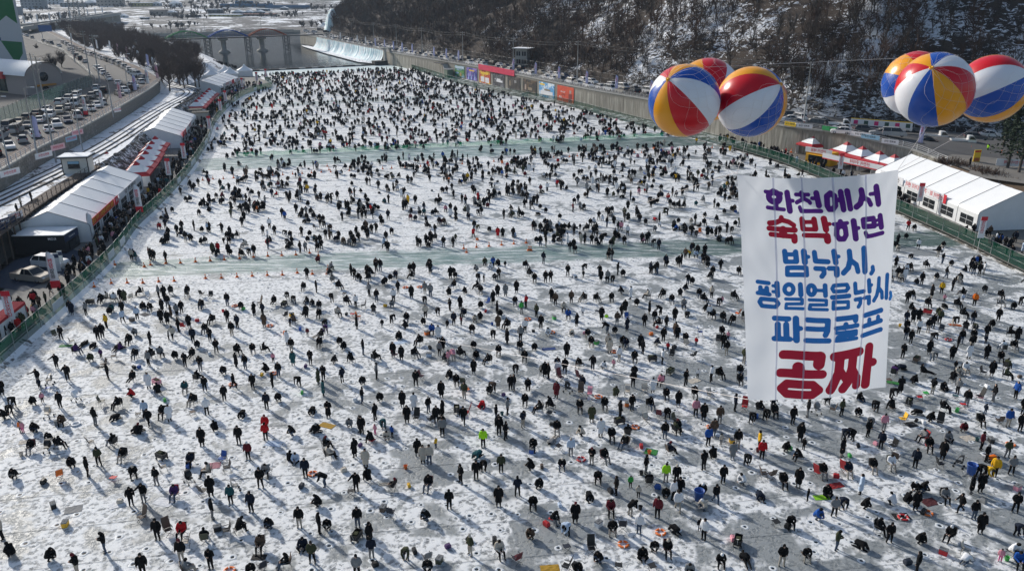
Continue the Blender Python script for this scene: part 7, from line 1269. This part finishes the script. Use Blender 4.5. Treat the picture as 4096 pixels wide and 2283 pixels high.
for k, (x0, x1, yb) in enumerate([(880, 1090, 29), (1060, 1237, 35), (940, 1010, 17)]):
    p = ground_hit((x0 + x1) / 2, yb); s = p.y * CT / FPX; w = (x1 - x0) * s; e = empty('greenhouse_row', p, .03); tag(e, 'long low blue covered greenhouse across the river, %s of three' % nth(k), 'greenhouse', 'far greenhouses'); MB().prism([(0, 0), (0, 2.5), (1.5, 4.2), (4.5, 4.2), (6, 2.5), (6, 0)], 'x', -w / 2, w / 2).build('cover', mat('blue_tarp', (.04, .12, .22), .7), e); MB().box((0, -.05, .5), (w, .1, 1.0)).build('base_wall', WALLS['g'], e)
# long road bridge at far left with flags, lattice tower
a, b = PY(60, 140, 560), PY(465, 80, 900); a.z = b.z = 11.5; d = b - a; e = empty('far_road_bridge', (a + b) / 2); e.rotation_euler.z = math.atan2(d.y, d.x); tag(e, 'long low road bridge at far left lined with small flags', 'bridge'); L_ = d.length; MB().box((0, 0, -.6), (L_, 12, 1.4)).build('deck', M_CONC, e); [MB().box((0, s * 5.8, .7), (L_, .3, 1.2)).build('parapet', M_CONC, e) for s in (-1, 1)]; [MB().box((x, 0, -6), (3, 9, 10)).build('pier', M_CONC, e) for x in np.arange(-L_ / 2 + 15, L_ / 2, 42)]
for k in range(9): p = a + d * (.12 + .095 * k) + Vector((-2, -6, .2)); feather_flag(p.x, p.y, 12, 7, .1, 'small white flag on the far left bridge, %s from left' % nth(k), 'w', '')
for k in range(7): p = a + d * (.15 + .11 * k); o = car(random.choice(['sedan', 'suv', 'van']), random.choice(['white', 'grey', 'silver']), p + Vector((0, 0, .12)), math.atan2(d.y, d.x), False); tag(o, 'vehicle on the far left bridge, %s from left' % nth(k), 'car', 'cars on the far bridge')
p = PY(318, 108, 640); e = empty('lattice_tower', p); tag(e, 'steel lattice tower on a concrete base beyond the grove', 'tower'); hT = 30; [MB().tube([(sx * 4.2, sy * 4.2, 0), (sx * 3.3, sy * 3.3, hT)], .35, 5).build('leg', M_POLE, e) for sx in (-1, 1) for sy in (-1, 1)]
for z in np.arange(0, hT - 2, 4.5):
    for s in (-1, 1): MB().tube([(-4, s * 4, z), (4, s * 4, z + 4.5)], .2, 4).tube([(4, s * 4, z), (-4, s * 4, z + 4.5)], .2, 4).build('brace', M_POLE, e)
    MB().box((0, 0, z + 4.4), (8.4, 8.4, .3)).build('platform', M_POLE, e)
MB().box((0, 0, -5), (12, 12, 10)).build('base', M_CONC, e)
# shrubs and trees of the far bank
lib2 = []
for k in range(6):
    tr, cr = branch_tree(220 + k, 7, 2, [4, 3], 1.3, up=.5, r0=.25, twig=.14, trunk_part=.35); lib2.append((*ribbons(tr + cr), k % 3))
fs = []
for k in range(9000):
    x = random.uniform(-1000, 80); y = 760 + 800 * random.random() ** 1.4; z = far_z(x, y)
    if z < .5 or (x / y) < -.72: continue
    nearsh = z < 3.2; f = fbm(np.array(x / 45), np.array(y / 70), 3, 77)
    if f > (.42 if nearsh else .54): fs.append((Vector((x, y, z - .2)), random.uniform(.7, 1.9)))
fs = fs[:3000]; mass('far_scrub', fs, lib2, [mat('far_twigs', (.06, .062, .066), .95), M_BARK, M_TWIG], 'dark scrub and bare trees on the far bank')
town = []
for k in range(420):
    x = random.uniform(-420, -150); y = random.uniform(285, 620); i = np.argmin(abs(RL[:, 1] - y))
    if x < RL[i, 0] - 6 and not (-245 < x < -180 and 305 < y < 340) and not (-230 < x < -130 and y < 300): town.append((Vector((x, y, 6.5)), random.uniform(.5, .95)))
mass('town_scrub', town[:170], lib2, [M_BARK, M_TWIG, M_TWIG3], 'scrub and small trees behind the left road')
q = P(172, 158, 8); e = empty('road_sign_gantry', q); tag(e, 'blue direction sign over the far left road', 'sign'); MB().tube([(0, 0, 0), (0, 0, 7)], .15, 6).build('post', M_STEEL, e); MB().box((2.6, -.2, 6.3), (8, .12, 3.6)).build('panel', PAINT['blue'], e)
# ================================================================ air
hz = bpy.data.materials.new('haze_air'); hz.use_nodes = True; n = hz.node_tree; n.nodes.remove(n.nodes['Principled BSDF']); pv = n.nodes.new('ShaderNodeVolumePrincipled'); pv.inputs['Color'].default_value = (.60, .77, 1.0, 1); pv.inputs['Density'].default_value = .00009; pv.inputs['Anisotropy'].default_value = .25; n.links.new(pv.outputs[0], n.nodes['Material Output'].inputs['Volume'])
mb = MB(); mb.box((-200, 1530, 300), (5000, 3460, 626)); tag(mb.build('haze', hz), kind='stuff')
bpy.data.scenes.remove(_TMP)
